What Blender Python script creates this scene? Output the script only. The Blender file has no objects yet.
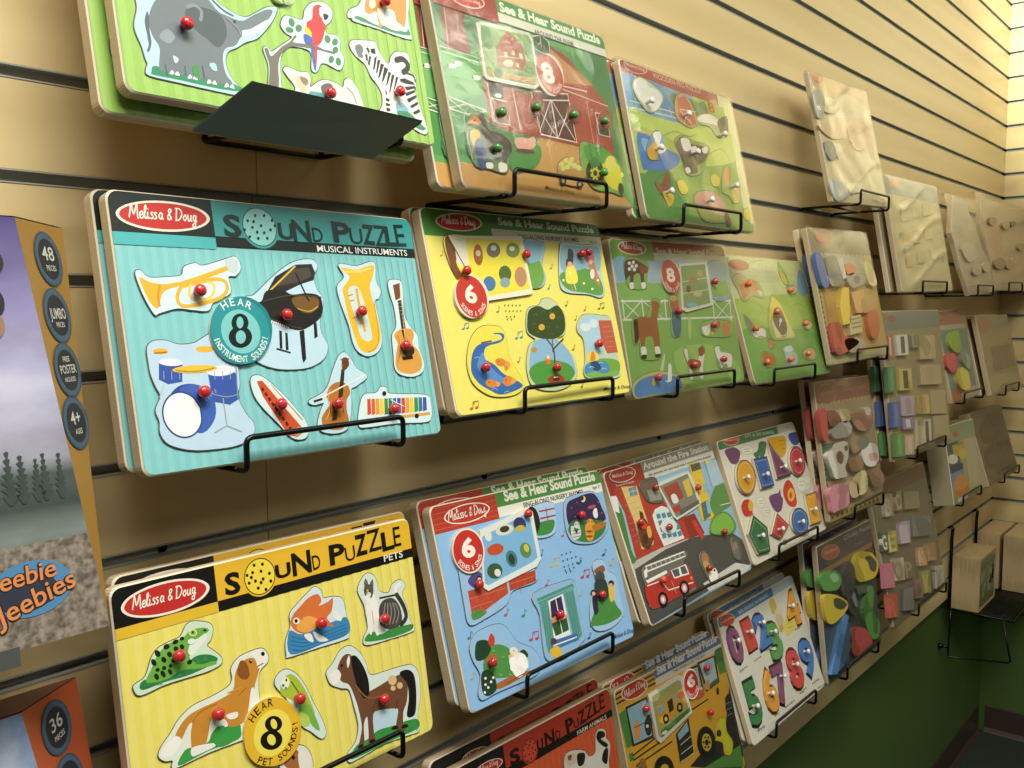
import bpy, bmesh, math, random
from mathutils import Matrix, Vector
random.seed(4)
COL = bpy.context.scene.collection
# board: x of left edge, z of bottom, distance of the bottom edge from the wall, lean, width, height, yaw, roll
BOARD = {
 'safari': (0.3155, 1.5813, 0.1113, 0.1918, 0.2996, 0.211, 0.0052, 0.0022),
 'barn': (0.6444, 1.546, 0.1164, 0.2248, 0.2995, 0.2148, -0.0065, -0.0035),
 'pegfarm': (0.9793, 1.5388, 0.1126, 0.2192, 0.3037, 0.206, 0.005, 0.0076),
 'tall1': (1.6097, 1.6082, 0.1017, 0.2012, 0.2854, 0.2367, -0.0147, -0.038),
 'tan5': (1.9762, 1.4502, 0.1102, 0.1793, 0.3499, 0.249, -0.0212, -0.0131),
 'cut6': (2.4851, 1.4447, 0.1163, 0.2068, 0.2214, 0.2514, -0.009, -0.028),
 'cut7': (2.7485, 1.459, 0.1134, 0.1977, 0.3, 0.2608, -0.0001, 0.0002),
 'teal': (0.3161, 1.3138, 0.1112, 0.2007, 0.3, 0.2104, 0.0017, 0.0091),
 'yellow': (0.6353, 1.3249, 0.1129, 0.2401, 0.2996, 0.2123, -0.0214, -0.0005),
 'horse': (0.9593, 1.3133, 0.1067, 0.1848, 0.301, 0.2056, -0.0117, -0.0073),
 'kennel': (1.3044, 1.3071, 0.1056, 0.2892, 0.2988, 0.208, -0.003, 0.003),
 'tall2': (1.5822, 1.3208, 0.1173, 0.2055, 0.2944, 0.248, -0.0126, -0.0183),
 'blocks': (1.9252, 1.1001, 0.1207, 0.1228, 0.4005, 0.3135, -0.0085, 0.0036),
 'small': (2.3711, 1.1809, 0.112, 0.2055, 0.2502, 0.2298, -0.0034, -0.0041),
 'alpha': (2.7497, 1.1686, 0.1153, 0.2209, 0.3605, 0.2263, -0.0039, 0.0077),
 'pets': (0.3006, 1.0246, 0.111, 0.164, 0.3016, 0.208, 0.0118, 0.0132),
 'blue': (0.6471, 1.0204, 0.1143, 0.2814, 0.2995, 0.2133, -0.0123, 0.0129),
 'fire': (0.9953, 1.0123, 0.1123, 0.3608, 0.3011, 0.2097, -0.0001, -0.0262),
 'shapes': (1.3164, 1.0179, 0.1032, 0.3429, 0.2997, 0.2047, 0.0006, -0.0048),
 'chunky': (1.6043, 1.0342, 0.1125, 0.1537, 0.2696, 0.256, -0.0171, 0.02),
 'box6': (2.4554, 0.9131, 0.1039, 0.1582, 0.2582, 0.201, -0.02, 0.015),
 'brown': (2.7831, 0.9094, 0.1111, 0.2882, 0.359, 0.2111, 0.0, 0.008),
 'redfarm': (0.641, 0.7366, 0.112, 0.177, 0.3, 0.211, -0.0146, 0.0124),
 'bus': (0.9932, 0.7067, 0.1022, 0.2509, 0.2972, 0.2077, -0.0063, 0.0246),
 'numbers': (1.3122, 0.7247, 0.1087, 0.3325, 0.3, 0.2085, 0.0037, -0.004),
 'tools': (1.6164, 0.7248, 0.1111, 0.1077, 0.2706, 0.259, -0.0178, -0.007),
 'letters': (1.9828, 0.73, 0.1118, 0.207, 0.3823, 0.3082, -0.0095, -0.0036),
}
# artwork of every board in tenths of a millimetre on the board face: (part, thickness mm, colour, outline, smooth, gap colour, shapes, pegs)
ART = {
 'teal': [
  ('printed_face', 0, None, None, 1, None, [('r','88cacb', (2.2, 1.3, 6.6, 169.4),(0, 0, 0, 0)),('r','88cacb', (11.0, 1.3, 15.4, 169.4),(0, 0, 0, 0)),('r','88cacb', (19.9, 1.3, 24.3, 169.4),(0, 0, 0, 0)),('r','88cacb', (28.7, 1.3, 33.1, 169.4),(0, 0, 0, 0)),('r','88cacb', (37.5, 1.3, 41.9, 169.4),(0, 0, 0, 0)),('r','88cacb', (46.3, 1.3, 50.7, 169.4),(0, 0, 0, 0)),('r','88cacb', (55.1, 1.3, 59.6, 169.4),(0, 0, 0, 0)),('r','88cacb', (64.0, 1.3, 68.4, 169.4),(0, 0, 0, 0)),('r','88cacb', (72.8, 1.3, 77.2, 169.4),(0, 0, 0, 0)),('r','88cacb', (81.6, 1.3, 86.0, 169.4),(0, 0, 0, 0)),('r','88cacb', (90.4, 1.3, 94.9, 169.4),(0, 0, 0, 0)),('r','88cacb', (99.3, 1.3, 103.7, 169.4),(0, 0, 0, 0)),('r','88cacb', (108.1, 1.3, 112.5, 169.4),(0, 0, 0, 0)),('r','88cacb', (116.9, 1.3, 121.3, 169.4),(0, 0, 0, 0)),('r','88cacb', (125.7, 1.3, 130.1, 169.4),(0, 0, 0, 0)),('r','88cacb', (134.6, 1.3, 139.0, 169.4),(0, 0, 0, 0)),('r','88cacb', (143.4, 1.3, 147.8, 169.4),(0, 0, 0, 0)),('r','88cacb', (152.2, 1.3, 156.6, 169.4),(0, 0, 0, 0)),('r','88cacb', (161.0, 1.3, 165.4, 169.4),(0, 0, 0, 0)),('r','88cacb', (169.9, 1.3, 174.3, 169.4),(0, 0, 0, 0)),('r','88cacb', (178.7, 1.3, 183.1, 169.4),(0, 0, 0, 0)),('r','88cacb', (187.5, 1.3, 191.9, 169.4),(0, 0, 0, 0)),('r','88cacb', (196.3, 1.3, 200.7, 169.4),(0, 0, 0, 0)),('r','88cacb', (205.1, 1.3, 209.6, 169.4),(0, 0, 0, 0)),('r','88cacb', (214.0, 1.3, 218.4, 169.4),(0, 0, 0, 0)),('r','88cacb', (222.8, 1.3, 227.2, 169.4),(0, 0, 0, 0)),('r','88cacb', (231.6, 1.3, 236.0, 169.4),(0, 0, 0, 0)),('r','88cacb', (240.4, 1.3, 244.9, 169.4),(0, 0, 0, 0)),('r','88cacb', (249.3, 1.3, 253.7, 169.4),(0, 0, 0, 0)),('r','88cacb', (258.1, 1.3, 262.5, 169.4),(0, 0, 0, 0)),('r','88cacb', (266.9, 1.3, 271.3, 169.4),(0, 0, 0, 0)),('r','88cacb', (275.7, 1.3, 280.1, 169.4),(0, 0, 0, 0)),('r','88cacb', (284.6, 1.3, 289.0, 169.4),(0, 0, 0, 0)),('r','88cacb', (293.4, 1.3, 297.8, 169.4),(0, 0, 0, 0)),('r','4fb3b4', (0.0, 169.4, 84.0, 179.1),(0, 0, 0, 0)),('r','13201f', (0.0, 178.8, 84.3, 210.4),(8, 0, 0, 0)),('r','3f9c9c', (84.3, 179.7, 300.0, 210.4),(0, 8, 0, 0)),('r','13201f', (84.3, 171.7, 300.0, 180.1),(0, 0, 0, 0)),('s','f2ead8','816 1933 722 1860 514 1815 281 1816 110 1858 56 1925 138 1993 329 2040 564 2045 754 2005'),('s','c0302c','787 1932 701 1870 509 1831 292 1832 132 1868 81 1925 156 1984 333 2024 552 2029 729 1994'),('m','f4ecdc','154 1901 700 1905', 4.34),('o','3f9c9c', 126.7, 190.2, 18.2),('o','13302f', 126.7, 190.2, 16.3),('o','8ed2cf', 126.7, 190.2, 15.6),('s','0f2b2b','1172 1948 1164 1936 1151 1935 1147 1946 1155 1958 1168 1959'),('s','0f2b2b','1250 1996 1242 1984 1229 1983 1225 1994 1233 2006 1246 2007'),('s','0f2b2b','1338 2003 1330 1991 1317 1990 1312 2001 1321 2013 1334 2014'),('s','0f2b2b','1409 1968 1401 1956 1387 1955 1383 1966 1391 1979 1405 1980'),('s','0f2b2b','1130 1870 1122 1858 1110 1857 1105 1868 1113 1880 1126 1881'),('s','0f2b2b','1208 1895 1200 1883 1187 1882 1182 1893 1191 1905 1203 1906'),('s','0f2b2b','1293 1914 1285 1902 1272 1901 1267 1912 1276 1924 1289 1925'),('s','0f2b2b','1380 1886 1372 1874 1358 1873 1354 1885 1362 1897 1375 1897'),('s','0f2b2b','1169 1814 1161 1802 1148 1801 1144 1812 1152 1824 1164 1825'),('s','0f2b2b','1249 1805 1241 1794 1228 1793 1223 1804 1232 1816 1245 1817'),('s','0f2b2b','1337 1811 1328 1799 1315 1798 1311 1809 1319 1821 1332 1822'),('s','0f2b2b','1246 1858 1238 1846 1225 1845 1221 1856 1229 1868 1242 1869'),('s','0f2b2b','1314 1855 1305 1844 1292 1843 1288 1854 1296 1866 1309 1867'),('s','0f2b2b','1227 1945 1219 1933 1206 1932 1202 1943 1210 1955 1223 1956'),('s','0f2b2b','1429 1923 1420 1911 1407 1910 1402 1921 1411 1933 1424 1934'),('t','13302f','S','926 1812 1086 1809', 17.9, 3, 0),('t','13302f','U','1440 1817 1598 1816', 13.7, 3, 0),('t','13302f','N','1588 1805 1777 1808', 19.0, 2.5, 0),('t','13302f','D','1793 1809 1903 1808', 13.4, 0.5, 0),('t','13302f','P','2017 1822 2212 1822', 18.8, 3, 0),('t','13302f','U','2210 1815 2357 1815', 15.4, 0, 0),('t','13302f','Z','2358 1823 2503 1819', 18.7, 3, 0),('t','13302f','Z','2502 1812 2671 1813', 20.4, 0.8, 0),('t','13302f','L','2634 1822 2782 1823', 18.3, 3, 0),('t','13302f','E','2771 1818 2893 1825', 22.2, 0.3, 0),('t','e8efe8','MUSICAL INSTRUMENTS','1819 1721 2884 1729', 5.9, 0.9, 0)], []),
  ('trumpet_piece', 0.4, 'd3eef2','138 1486 177 1504 235 1453 352 1456 497 1475 529 1539 625 1573 696 1557 895 1615 994 1638 1026 1550 970 1484 901 1470 902 1344 746 1274 685 1203 557 1207 427 1219 282 1184 244 1173 192 1272 154 1388', 1, '4c4a40', [('s','e9b43a','163 1452 240 1418 360 1403 473 1423 518 1400 409 1374 328 1332 275 1219 225 1255 189 1336'),('l','e9b43a', 4, '470 1399 675 1464 890 1539 950 1560', 1),('l','e9b43a', 3, '483 1384 440 1309 462 1243 575 1243 784 1296 869 1359 867 1431 774 1451 567 1407 483 1384', 1),('l','f6d26b', 2.2, '567 1407 542 1325 597 1280 725 1311 766 1405 702 1428', 1),('l','f4f6f2', 2.5, '564 1492 618 1530 675 1507', 1),('s','c4d2d6','886 1602 991 1619 1004 1543 937 1502'),('l','d8992a', 2, '313 1396 288 1308 289 1234', 1)], [(60.3, 134.7, 'c02a2e', 0)]),
  ('drum_kit_piece', 0.4, 'bcd6ea','148 926 198 976 298 979 403 946 525 954 610 994 689 1017 724 911 858 782 868 627 838 505 888 377 945 294 914 195 773 143 570 137 379 154 217 214 161 300 167 385 149 472 199 569 174 643 150 730 145 817', 1, '4c4a40', [('s','e9b43a','308 897 288 881 244 876 202 884 187 901 207 917 250 922 292 914'),('s','e9b43a','688 900 662 884 605 879 551 888 531 906 556 922 613 927 668 918'),('p','3a58a8','222 813 405 792 386 664 272 653 205 692'),('s','eef2f2','410 805 378 789 309 788 245 802 221 823 252 839 320 840 386 826'),('s','2f4f9c','608 416 501 341 360 355 266 448 271 565 372 641 514 631 614 538'),('s','3f62b4','352 601 515 631 623 522 613 372 499 270 390 334'),('s','eef4f4','498 455 482 328 388 257 274 282 206 386 221 509 312 582 427 561'),('l','2b3f7a', 1.2, '502 456 495 350 433 272 340 252 253 296 203 385 208 488 268 565 359 589 449 547 505 456', 1),('p','3a58a8','605 704 843 709 848 504 755 462 613 498'),('s','f2f6f6','839 729 800 701 712 689 628 700 595 727 632 755 719 768 805 757'),('l','8a98a0', 0.8, '584 570 731 525 851 541', 1),('l','9aa6ac', 1, '702 515 703 303 589 260', 0),('l','9aa6ac', 1, '703 303 824 244', 0),('l','8c989e', 0.9, '858 782 831 505', 1),('s','efc043','692 754 633 733 499 725 369 735 318 755 373 776 504 784 638 775'),('l','8aa0d8', 0.7, '250 753 244 690', 0),('l','8aa0d8', 0.7, '311 750 305 686', 0),('l','8aa0d8', 0.7, '373 747 367 682', 0),('l','8aa0d8', 0.7, '662 731 655 665', 0),('l','8aa0d8', 0.7, '729 727 722 660', 0),('l','8aa0d8', 0.7, '797 724 789 656', 0),('l','8aa0d8', 0.8, '538 528 562 508', 0),('l','8aa0d8', 0.8, '564 544 583 522', 0),('l','8aa0d8', 0.8, '589 560 605 535', 0),('l','8aa0d8', 0.8, '615 577 627 548', 0),('l','8aa0d8', 0.8, '641 593 649 562', 0),('l','c89020', 0.8, '343 754 499 737 666 755', 1),('l','c89020', 0.8, '198 892 295 894', 1),('l','c0c8cc', 1, '236 656 191 555', 1)], [(51.7, 57.2, 'c02a2e', 0)]),
  ('piano_piece', 0.4, 'bfdcec','1026 1299 1119 1333 1323 1489 1529 1611 1729 1649 1794 1591 1739 1503 1744 1393 1795 1310 1776 1206 1729 1103 1732 999 1778 895 1731 793 1601 726 1441 705 1211 723 1034 809 1119 944 1051 1111', 1, '4c4a40', [('p','2a2a28','1246 1363 1339 1484 1561 1595 1732 1607 1755 1536 1728 1464 1587 1426 1418 1359'),('p','4a463e','1325 1404 1519 1553 1698 1576 1713 1499 1569 1443'),('l','d9b24a', 1.5, '1273 1369 1559 1583', 1),('s','211f1d','1095 1261 1174 1278 1233 1363 1387 1376 1482 1337 1641 1350 1762 1328 1784 1251 1761 1162 1685 1097 1533 1033 1399 1050 1275 1103 1153 1152'),('s','75562c','1476 1302 1619 1327 1743 1304 1736 1227 1627 1174 1513 1216'),('l','1c1b1a', 1.6, '1549 1524 1646 1280', 1),('p','eef2ef','1226 1126 1401 1061 1390 1039 1216 1104'),('p','1f1e1c','1303 1035 1328 1028 1310 882 1284 883'),('p','1f1e1c','1360 1016 1382 1010 1368 868 1341 869'),('p','1f1e1c','1504 1025 1554 1035 1531 787 1498 754 1490 789'),('p','1f1e1c','1661 1086 1692 1097 1684 974 1646 957'),('l','1f1e1c', 1.4, '1251 884 1384 845', 1),('l','1c1c1c', 0.7, '1238 1117 1232 1101', 0),('l','1c1c1c', 0.7, '1256 1111 1250 1094', 0),('l','1c1c1c', 0.7, '1275 1104 1269 1087', 0),('l','1c1c1c', 0.7, '1294 1097 1287 1080', 0),('l','1c1c1c', 0.7, '1312 1091 1306 1074', 0),('l','1c1c1c', 0.7, '1331 1084 1325 1067', 0),('l','1c1c1c', 0.7, '1350 1077 1344 1060', 0),('l','1c1c1c', 0.7, '1369 1070 1363 1053', 0),('l','1c1c1c', 0.7, '1388 1063 1381 1046', 0),('l','4a4640', 1, '1193 1278 1481 1331 1781 1316', 1),('l','4a4640', 1, '1155 1166 1403 1073 1535 1047', 1),('l','d9b24a', 0.8, '1516 1216 1630 1192 1730 1233', 1)], [(135.9, 115.4, 'c02a2e', 0)]),
  ('tuba_piece', 0.4, 'c6e2ee','2028 1618 2227 1606 2444 1652 2434 1474 2474 1385 2435 1309 2389 1283 2401 1094 2400 921 2336 820 2208 782 2100 829 2058 916 2041 1068 1982 1282 1977 1418 2068 1503', 1, '4c4a40', [('s','efbb36','2053 1588 2221 1575 2430 1620 2399 1505 2347 1403 2379 1189 2393 969 2321 846 2210 812 2124 853 2088 952 2052 1129 2033 1312 2033 1398 2127 1492 2084 1546'),('s','c9dfe0','2102 1399 2206 1413 2253 1283 2283 1065 2283 940 2215 917 2155 974 2129 1128 2096 1282'),('l','e6aa2c', 3, '2188 1400 2193 1221 2215 1004', 1),('l','b98a2a', 1, '2082 1331 2139 1344', 1),('l','b98a2a', 1, '2088 1282 2145 1295', 1),('l','b98a2a', 1, '2091 1129 2159 1144', 1),('s','d8e2e2','2451 1391 2434 1364 2403 1353 2376 1364 2369 1390 2386 1417 2417 1429 2444 1418'),('l','f8dc80', 1.4, '2062 1551 2216 1550 2400 1593', 1),('l','c8902a', 0.8, '2373 1283 2369 969 2315 858 2212 819', 1),('s','f4d070','2338 1565 2306 1552 2232 1541 2159 1539 2130 1548 2161 1561 2235 1572 2308 1574')], [(216.5, 118.2, 'c02a2e', 0)]),
  ('guitar_piece', 0.4, 'd3e9ec','2581 1464 2646 1491 2745 1474 2746 1350 2724 1155 2779 1037 2850 957 2850 827 2885 694 2849 605 2726 566 2580 588 2508 649 2515 791 2533 965 2600 1047 2609 1220 2584 1348', 1, '4c4a40', [('p','7a4a2a','2635 1439 2725 1460 2705 1317 2640 1291'),('p','3c3028','2666 1291 2718 1298 2713 1013 2660 1007'),('s','dba04a','2618 1008 2715 1025 2791 1011 2805 952 2772 878 2836 801 2858 696 2816 620 2697 594 2565 620 2520 686 2551 799 2584 884 2557 958'),('s','3a2a1e','2785 810 2754 772 2696 758 2645 776 2630 815 2660 853 2718 867 2770 849'),('p','2a1e18','2610 758 2749 765 2752 733 2621 726'),('l','2c221c', 2.4, '2670 1013 2698 813', 1),('l','b8b0a0', 0.4, '2665 1265 2717 1272', 0),('l','b8b0a0', 0.4, '2669 1230 2718 1236', 0),('l','b8b0a0', 0.4, '2673 1194 2718 1200', 0),('l','b8b0a0', 0.4, '2677 1159 2718 1165', 0),('l','b8b0a0', 0.4, '2681 1123 2718 1129', 0),('l','b8b0a0', 0.4, '2685 1087 2718 1093', 0),('l','b8b0a0', 0.4, '2689 1052 2718 1058', 0),('l','f0d8a8', 0.6, '2723 1408 2676 833', 0),('l','b87a30', 1, '2600 964 2608 835 2550 710', 1),('s','2a1e18','2746 811 2730 791 2701 784 2675 793 2668 814 2684 834 2713 841 2738 832')], [(263.3, 85.8, 'c02a2e', 0)]),
  ('harmonica_piece', 0.4, 'cfe8ea','969 643 1028 678 1116 639 1270 490 1366 369 1435 278 1452 177 1391 124 1278 148 1168 276 1060 396 985 511', 1, '4c4a40', [('p','c8502e','1023 629 1074 631 1407 196 1338 147 1248 168 1059 506'),('p','eae4d2','1085 625 1139 605 1402 281 1380 232'),('p','9a8a72','1139 605 1173 575 1409 286 1401 276'),('p','4a2018','1051 572 1071 579 1083 551 1062 541'),('p','4a2018','1077 530 1097 537 1108 509 1087 499'),('p','4a2018','1102 489 1123 495 1134 467 1113 457'),('p','4a2018','1128 447 1148 453 1160 425 1139 415'),('p','4a2018','1154 404 1174 411 1186 382 1165 373'),('p','4a2018','1180 362 1200 369 1212 340 1191 331'),('p','4a2018','1206 319 1226 326 1238 297 1217 288'),('p','4a2018','1232 277 1253 283 1264 254 1243 245'),('p','4a2018','1258 234 1279 240 1291 211 1269 202'),('p','d88a3e','1288 208 1366 234 1390 175 1317 143')], [(118.2, 42.4, 'c02a2e', 0)]),
  ('violin_piece', 0.4, 'bfdfee','1497 432 1648 490 1724 558 1799 686 1878 796 1947 829 2002 778 2054 685 2130 638 2160 591 2023 523 1961 497 1943 379 1901 234 1841 151 1709 135 1589 165 1551 227 1608 348 1646 403 1542 394', 1, '4c4a40', [('s','b4722c','1735 537 1826 572 1921 545 1945 469 1897 413 1880 325 1883 220 1806 166 1697 166 1610 203 1602 277 1656 338 1709 392 1685 458'),('p','3a2a1c','1886 682 1925 686 1858 445 1801 420'),('s','6a4020','1910 770 1971 774 1974 707 1899 666'),('l','efe8d8', 1.2, '1529 418 2150 619', 0),('l','2a2420', 2, '1544 423 1638 439', 1),('p','3b281a','1727 332 1778 334 1755 247 1703 241'),('l','e0a860', 0.8, '1731 514 1694 428 1700 340 1642 258', 1),('l','2a1a10', 0.7, '1705 369 1703 282', 1),('l','2a1a10', 0.7, '1847 387 1838 299', 1),('s','b4722c','1913 764 1906 757 1895 757 1891 765 1898 773 1909 772'),('s','b4722c','1989 767 1982 759 1970 760 1966 768 1973 775 1985 775'),('s','b4722c','1910 710 1903 703 1892 703 1888 711 1895 719 1906 718')], [(175.2, 38.3, 'c02a2e', 0)]),
  ('xylophone_piece', 0.4, 'd6ecee','2084 434 2236 447 2302 498 2371 481 2402 429 2843 384 2893 302 2875 173 2790 129 2430 152 2068 151 1988 171 1996 255', 1, '4c4a40', [('p','d8482c','2124 401 2163 398 2145 264 2100 256'),('p','e0602c','2173 398 2212 395 2194 260 2149 252'),('p','e89a34','2222 396 2262 393 2243 257 2198 249'),('p','f0cc3c','2272 393 2312 390 2293 253 2247 245'),('p','3f8f44','2323 390 2363 387 2344 250 2298 241'),('p','2f7a4c','2373 388 2414 384 2395 246 2348 238'),('p','3c6cb0','2425 385 2466 382 2446 242 2399 234'),('p','3a55a4','2477 382 2518 379 2499 242 2451 234'),('p','d8482c','2529 379 2571 376 2552 242 2504 234'),('p','e8a034','2582 377 2624 373 2606 242 2557 234'),('p','f0cc3c','2635 374 2677 370 2660 242 2611 234'),('p','3f8f44','2689 371 2732 368 2715 242 2665 234'),('p','2f7a9c','2743 368 2786 365 2770 242 2720 234'),('p','4a58a8','2798 365 2842 362 2826 242 2775 234'),('l','e2a23c', 2.4, '2045 190 2118 207 2784 207 2855 207', 1),('s','1c1c1c','2354 433 2344 418 2325 413 2310 421 2306 436 2316 451 2334 456 2350 448'),('s','1c1c1c','2711 195 2700 180 2681 175 2664 183 2660 199 2670 214 2690 219 2707 211'),('l','e8e8e0', 0.8, '2391 374 2543 299', 1)], [(237.5, 28.6, 'c02a2e', 0)]),
  ('sound_badge', 2.4, '1f7f86','1224 1032 1141 870 980 776 807 785 687 887 660 1044 736 1200 889 1299 1065 1300 1195 1198', 1, None, [('o','2b9298', 93.4, 103.8, 26.6),('o','7cc7c6', 93.2, 102.9, 17.6),('s','12201f','1011 1097 979 1044 921 1023 870 1046 856 1099 887 1152 945 1174 997 1151'),('s','12201f','1025 982 983 921 905 898 835 926 814 988 854 1049 932 1073 1004 1046'),('s','7cc7c6','965 1101 951 1068 926 1054 906 1068 902 1102 916 1135 941 1148 961 1134'),('s','7cc7c6','968 984 948 947 913 932 884 949 877 986 896 1024 930 1038 960 1022'),('c','e8f2ee','HEAR', [92.6, 103.5, 20.3], -38, 38, 6.4, 1, 0),('c','e8f2ee','INSTRUMENT SOUNDS!', [92.6, 103.5, 25.2], 258, 102, 5.4, 1, 1)], []),
 ],
 'pets': [
  ('printed_face', 0, None, None, 1, None, [('r','ece078', (2.9, 1.2, 8.7, 169.7),(0, 0, 0, 0)),('r','ece078', (14.5, 1.2, 20.3, 169.7),(0, 0, 0, 0)),('r','ece078', (26.1, 1.2, 31.9, 169.7),(0, 0, 0, 0)),('r','ece078', (37.7, 1.2, 43.5, 169.7),(0, 0, 0, 0)),('r','ece078', (49.3, 1.2, 55.1, 169.7),(0, 0, 0, 0)),('r','ece078', (60.9, 1.2, 66.7, 169.7),(0, 0, 0, 0)),('r','ece078', (72.5, 1.2, 78.3, 169.7),(0, 0, 0, 0)),('r','ece078', (84.1, 1.2, 89.9, 169.7),(0, 0, 0, 0)),('r','ece078', (95.7, 1.2, 101.5, 169.7),(0, 0, 0, 0)),('r','ece078', (107.3, 1.2, 113.1, 169.7),(0, 0, 0, 0)),('r','ece078', (118.9, 1.2, 124.7, 169.7),(0, 0, 0, 0)),('r','ece078', (130.5, 1.2, 136.3, 169.7),(0, 0, 0, 0)),('r','ece078', (142.1, 1.2, 147.9, 169.7),(0, 0, 0, 0)),('r','ece078', (153.7, 1.2, 159.5, 169.7),(0, 0, 0, 0)),('r','ece078', (165.3, 1.2, 171.1, 169.7),(0, 0, 0, 0)),('r','ece078', (176.9, 1.2, 182.7, 169.7),(0, 0, 0, 0)),('r','ece078', (188.5, 1.2, 194.3, 169.7),(0, 0, 0, 0)),('r','ece078', (200.1, 1.2, 205.9, 169.7),(0, 0, 0, 0)),('r','ece078', (211.7, 1.2, 217.5, 169.7),(0, 0, 0, 0)),('r','ece078', (223.3, 1.2, 229.1, 169.7),(0, 0, 0, 0)),('r','ece078', (234.9, 1.2, 240.7, 169.7),(0, 0, 0, 0)),('r','ece078', (246.5, 1.2, 252.3, 169.7),(0, 0, 0, 0)),('r','ece078', (258.1, 1.2, 263.9, 169.7),(0, 0, 0, 0)),('r','ece078', (269.7, 1.2, 275.5, 169.7),(0, 0, 0, 0)),('r','ece078', (281.3, 1.2, 287.1, 169.7),(0, 0, 0, 0)),('r','ece078', (292.9, 1.2, 298.7, 169.7),(0, 0, 0, 0)),('r','e2ba34', (0.0, 169.5, 85.7, 178.0),(0, 0, 0, 0)),('r','121210', (0.0, 177.8, 86.0, 208.0),(8, 0, 0, 0)),('r','e6b832', (86.0, 177.2, 301.6, 208.0),(0, 8, 0, 0)),('r','121210', (86.0, 169.7, 301.6, 178.0),(0, 0, 0, 0)),('s','f2ead8','802 1914 739 1837 556 1790 331 1791 150 1836 74 1908 128 1980 295 2028 518 2033 715 1990'),('s','c0302c','774 1914 715 1847 545 1807 336 1808 168 1846 98 1908 149 1970 305 2012 513 2016 695 1979'),('m','f4ecdc','159 1885 681 1888', 4.14),('o','e6b832', 127.0, 188.8, 16.5),('o','16140e', 127.0, 188.8, 15.2),('o','f0d84a', 127.0, 188.8, 14.4),('s','16140e','1240 1988 1231 1978 1217 1981 1212 1994 1221 2004 1235 2001'),('s','16140e','1321 1979 1312 1969 1298 1972 1293 1985 1301 1996 1316 1993'),('s','16140e','1163 1920 1155 1910 1141 1913 1136 1926 1144 1936 1158 1933'),('s','16140e','1218 1931 1210 1921 1196 1924 1191 1937 1199 1948 1213 1944'),('s','16140e','1300 1925 1291 1915 1277 1918 1272 1931 1280 1942 1294 1938'),('s','16140e','1378 1890 1369 1880 1355 1883 1350 1896 1358 1907 1373 1904'),('s','16140e','1174 1854 1166 1844 1152 1847 1147 1860 1155 1870 1169 1867'),('s','16140e','1235 1857 1227 1847 1213 1850 1208 1864 1216 1874 1230 1871'),('s','16140e','1311 1858 1302 1848 1288 1851 1283 1864 1292 1875 1306 1871'),('s','16140e','1383 1824 1374 1814 1360 1817 1354 1831 1363 1841 1377 1838'),('s','16140e','1254 1795 1245 1785 1232 1788 1226 1801 1235 1811 1249 1808'),('s','16140e','1326 1766 1317 1756 1303 1760 1298 1773 1306 1783 1320 1780'),('s','16140e','1287 1834 1278 1824 1264 1827 1259 1840 1268 1851 1282 1847'),('s','16140e','1200 1895 1191 1884 1178 1888 1172 1901 1181 1911 1195 1908'),('t','14120c','S','932 1813 1074 1805', 17.3, 3, 0),('t','14120c','U','1422 1833 1580 1834', 11.6, 3, 0),('t','14120c','N','1596 1821 1798 1819', 19.6, 2.5, 0),('t','14120c','D','1813 1822 1898 1825', 13.2, 0.3, 0),('t','14120c','P','2000 1828 2176 1823', 17.9, 3, 0),('t','14120c','U','2184 1818 2300 1823', 13.6, 0, 0),('t','14120c','Z','2304 1848 2448 1847', 19.0, 3, 0),('t','14120c','Z','2457 1849 2623 1852', 21.1, 0.6, 0),('t','14120c','L','2628 1828 2781 1830', 17.5, 3, 0),('t','14120c','E','2782 1837 2873 1836', 19.8, 0.2, 0),('t','f4f0e0','PETS','2629 1724 2873 1720', 6.5, 1, 0)], []),
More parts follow.
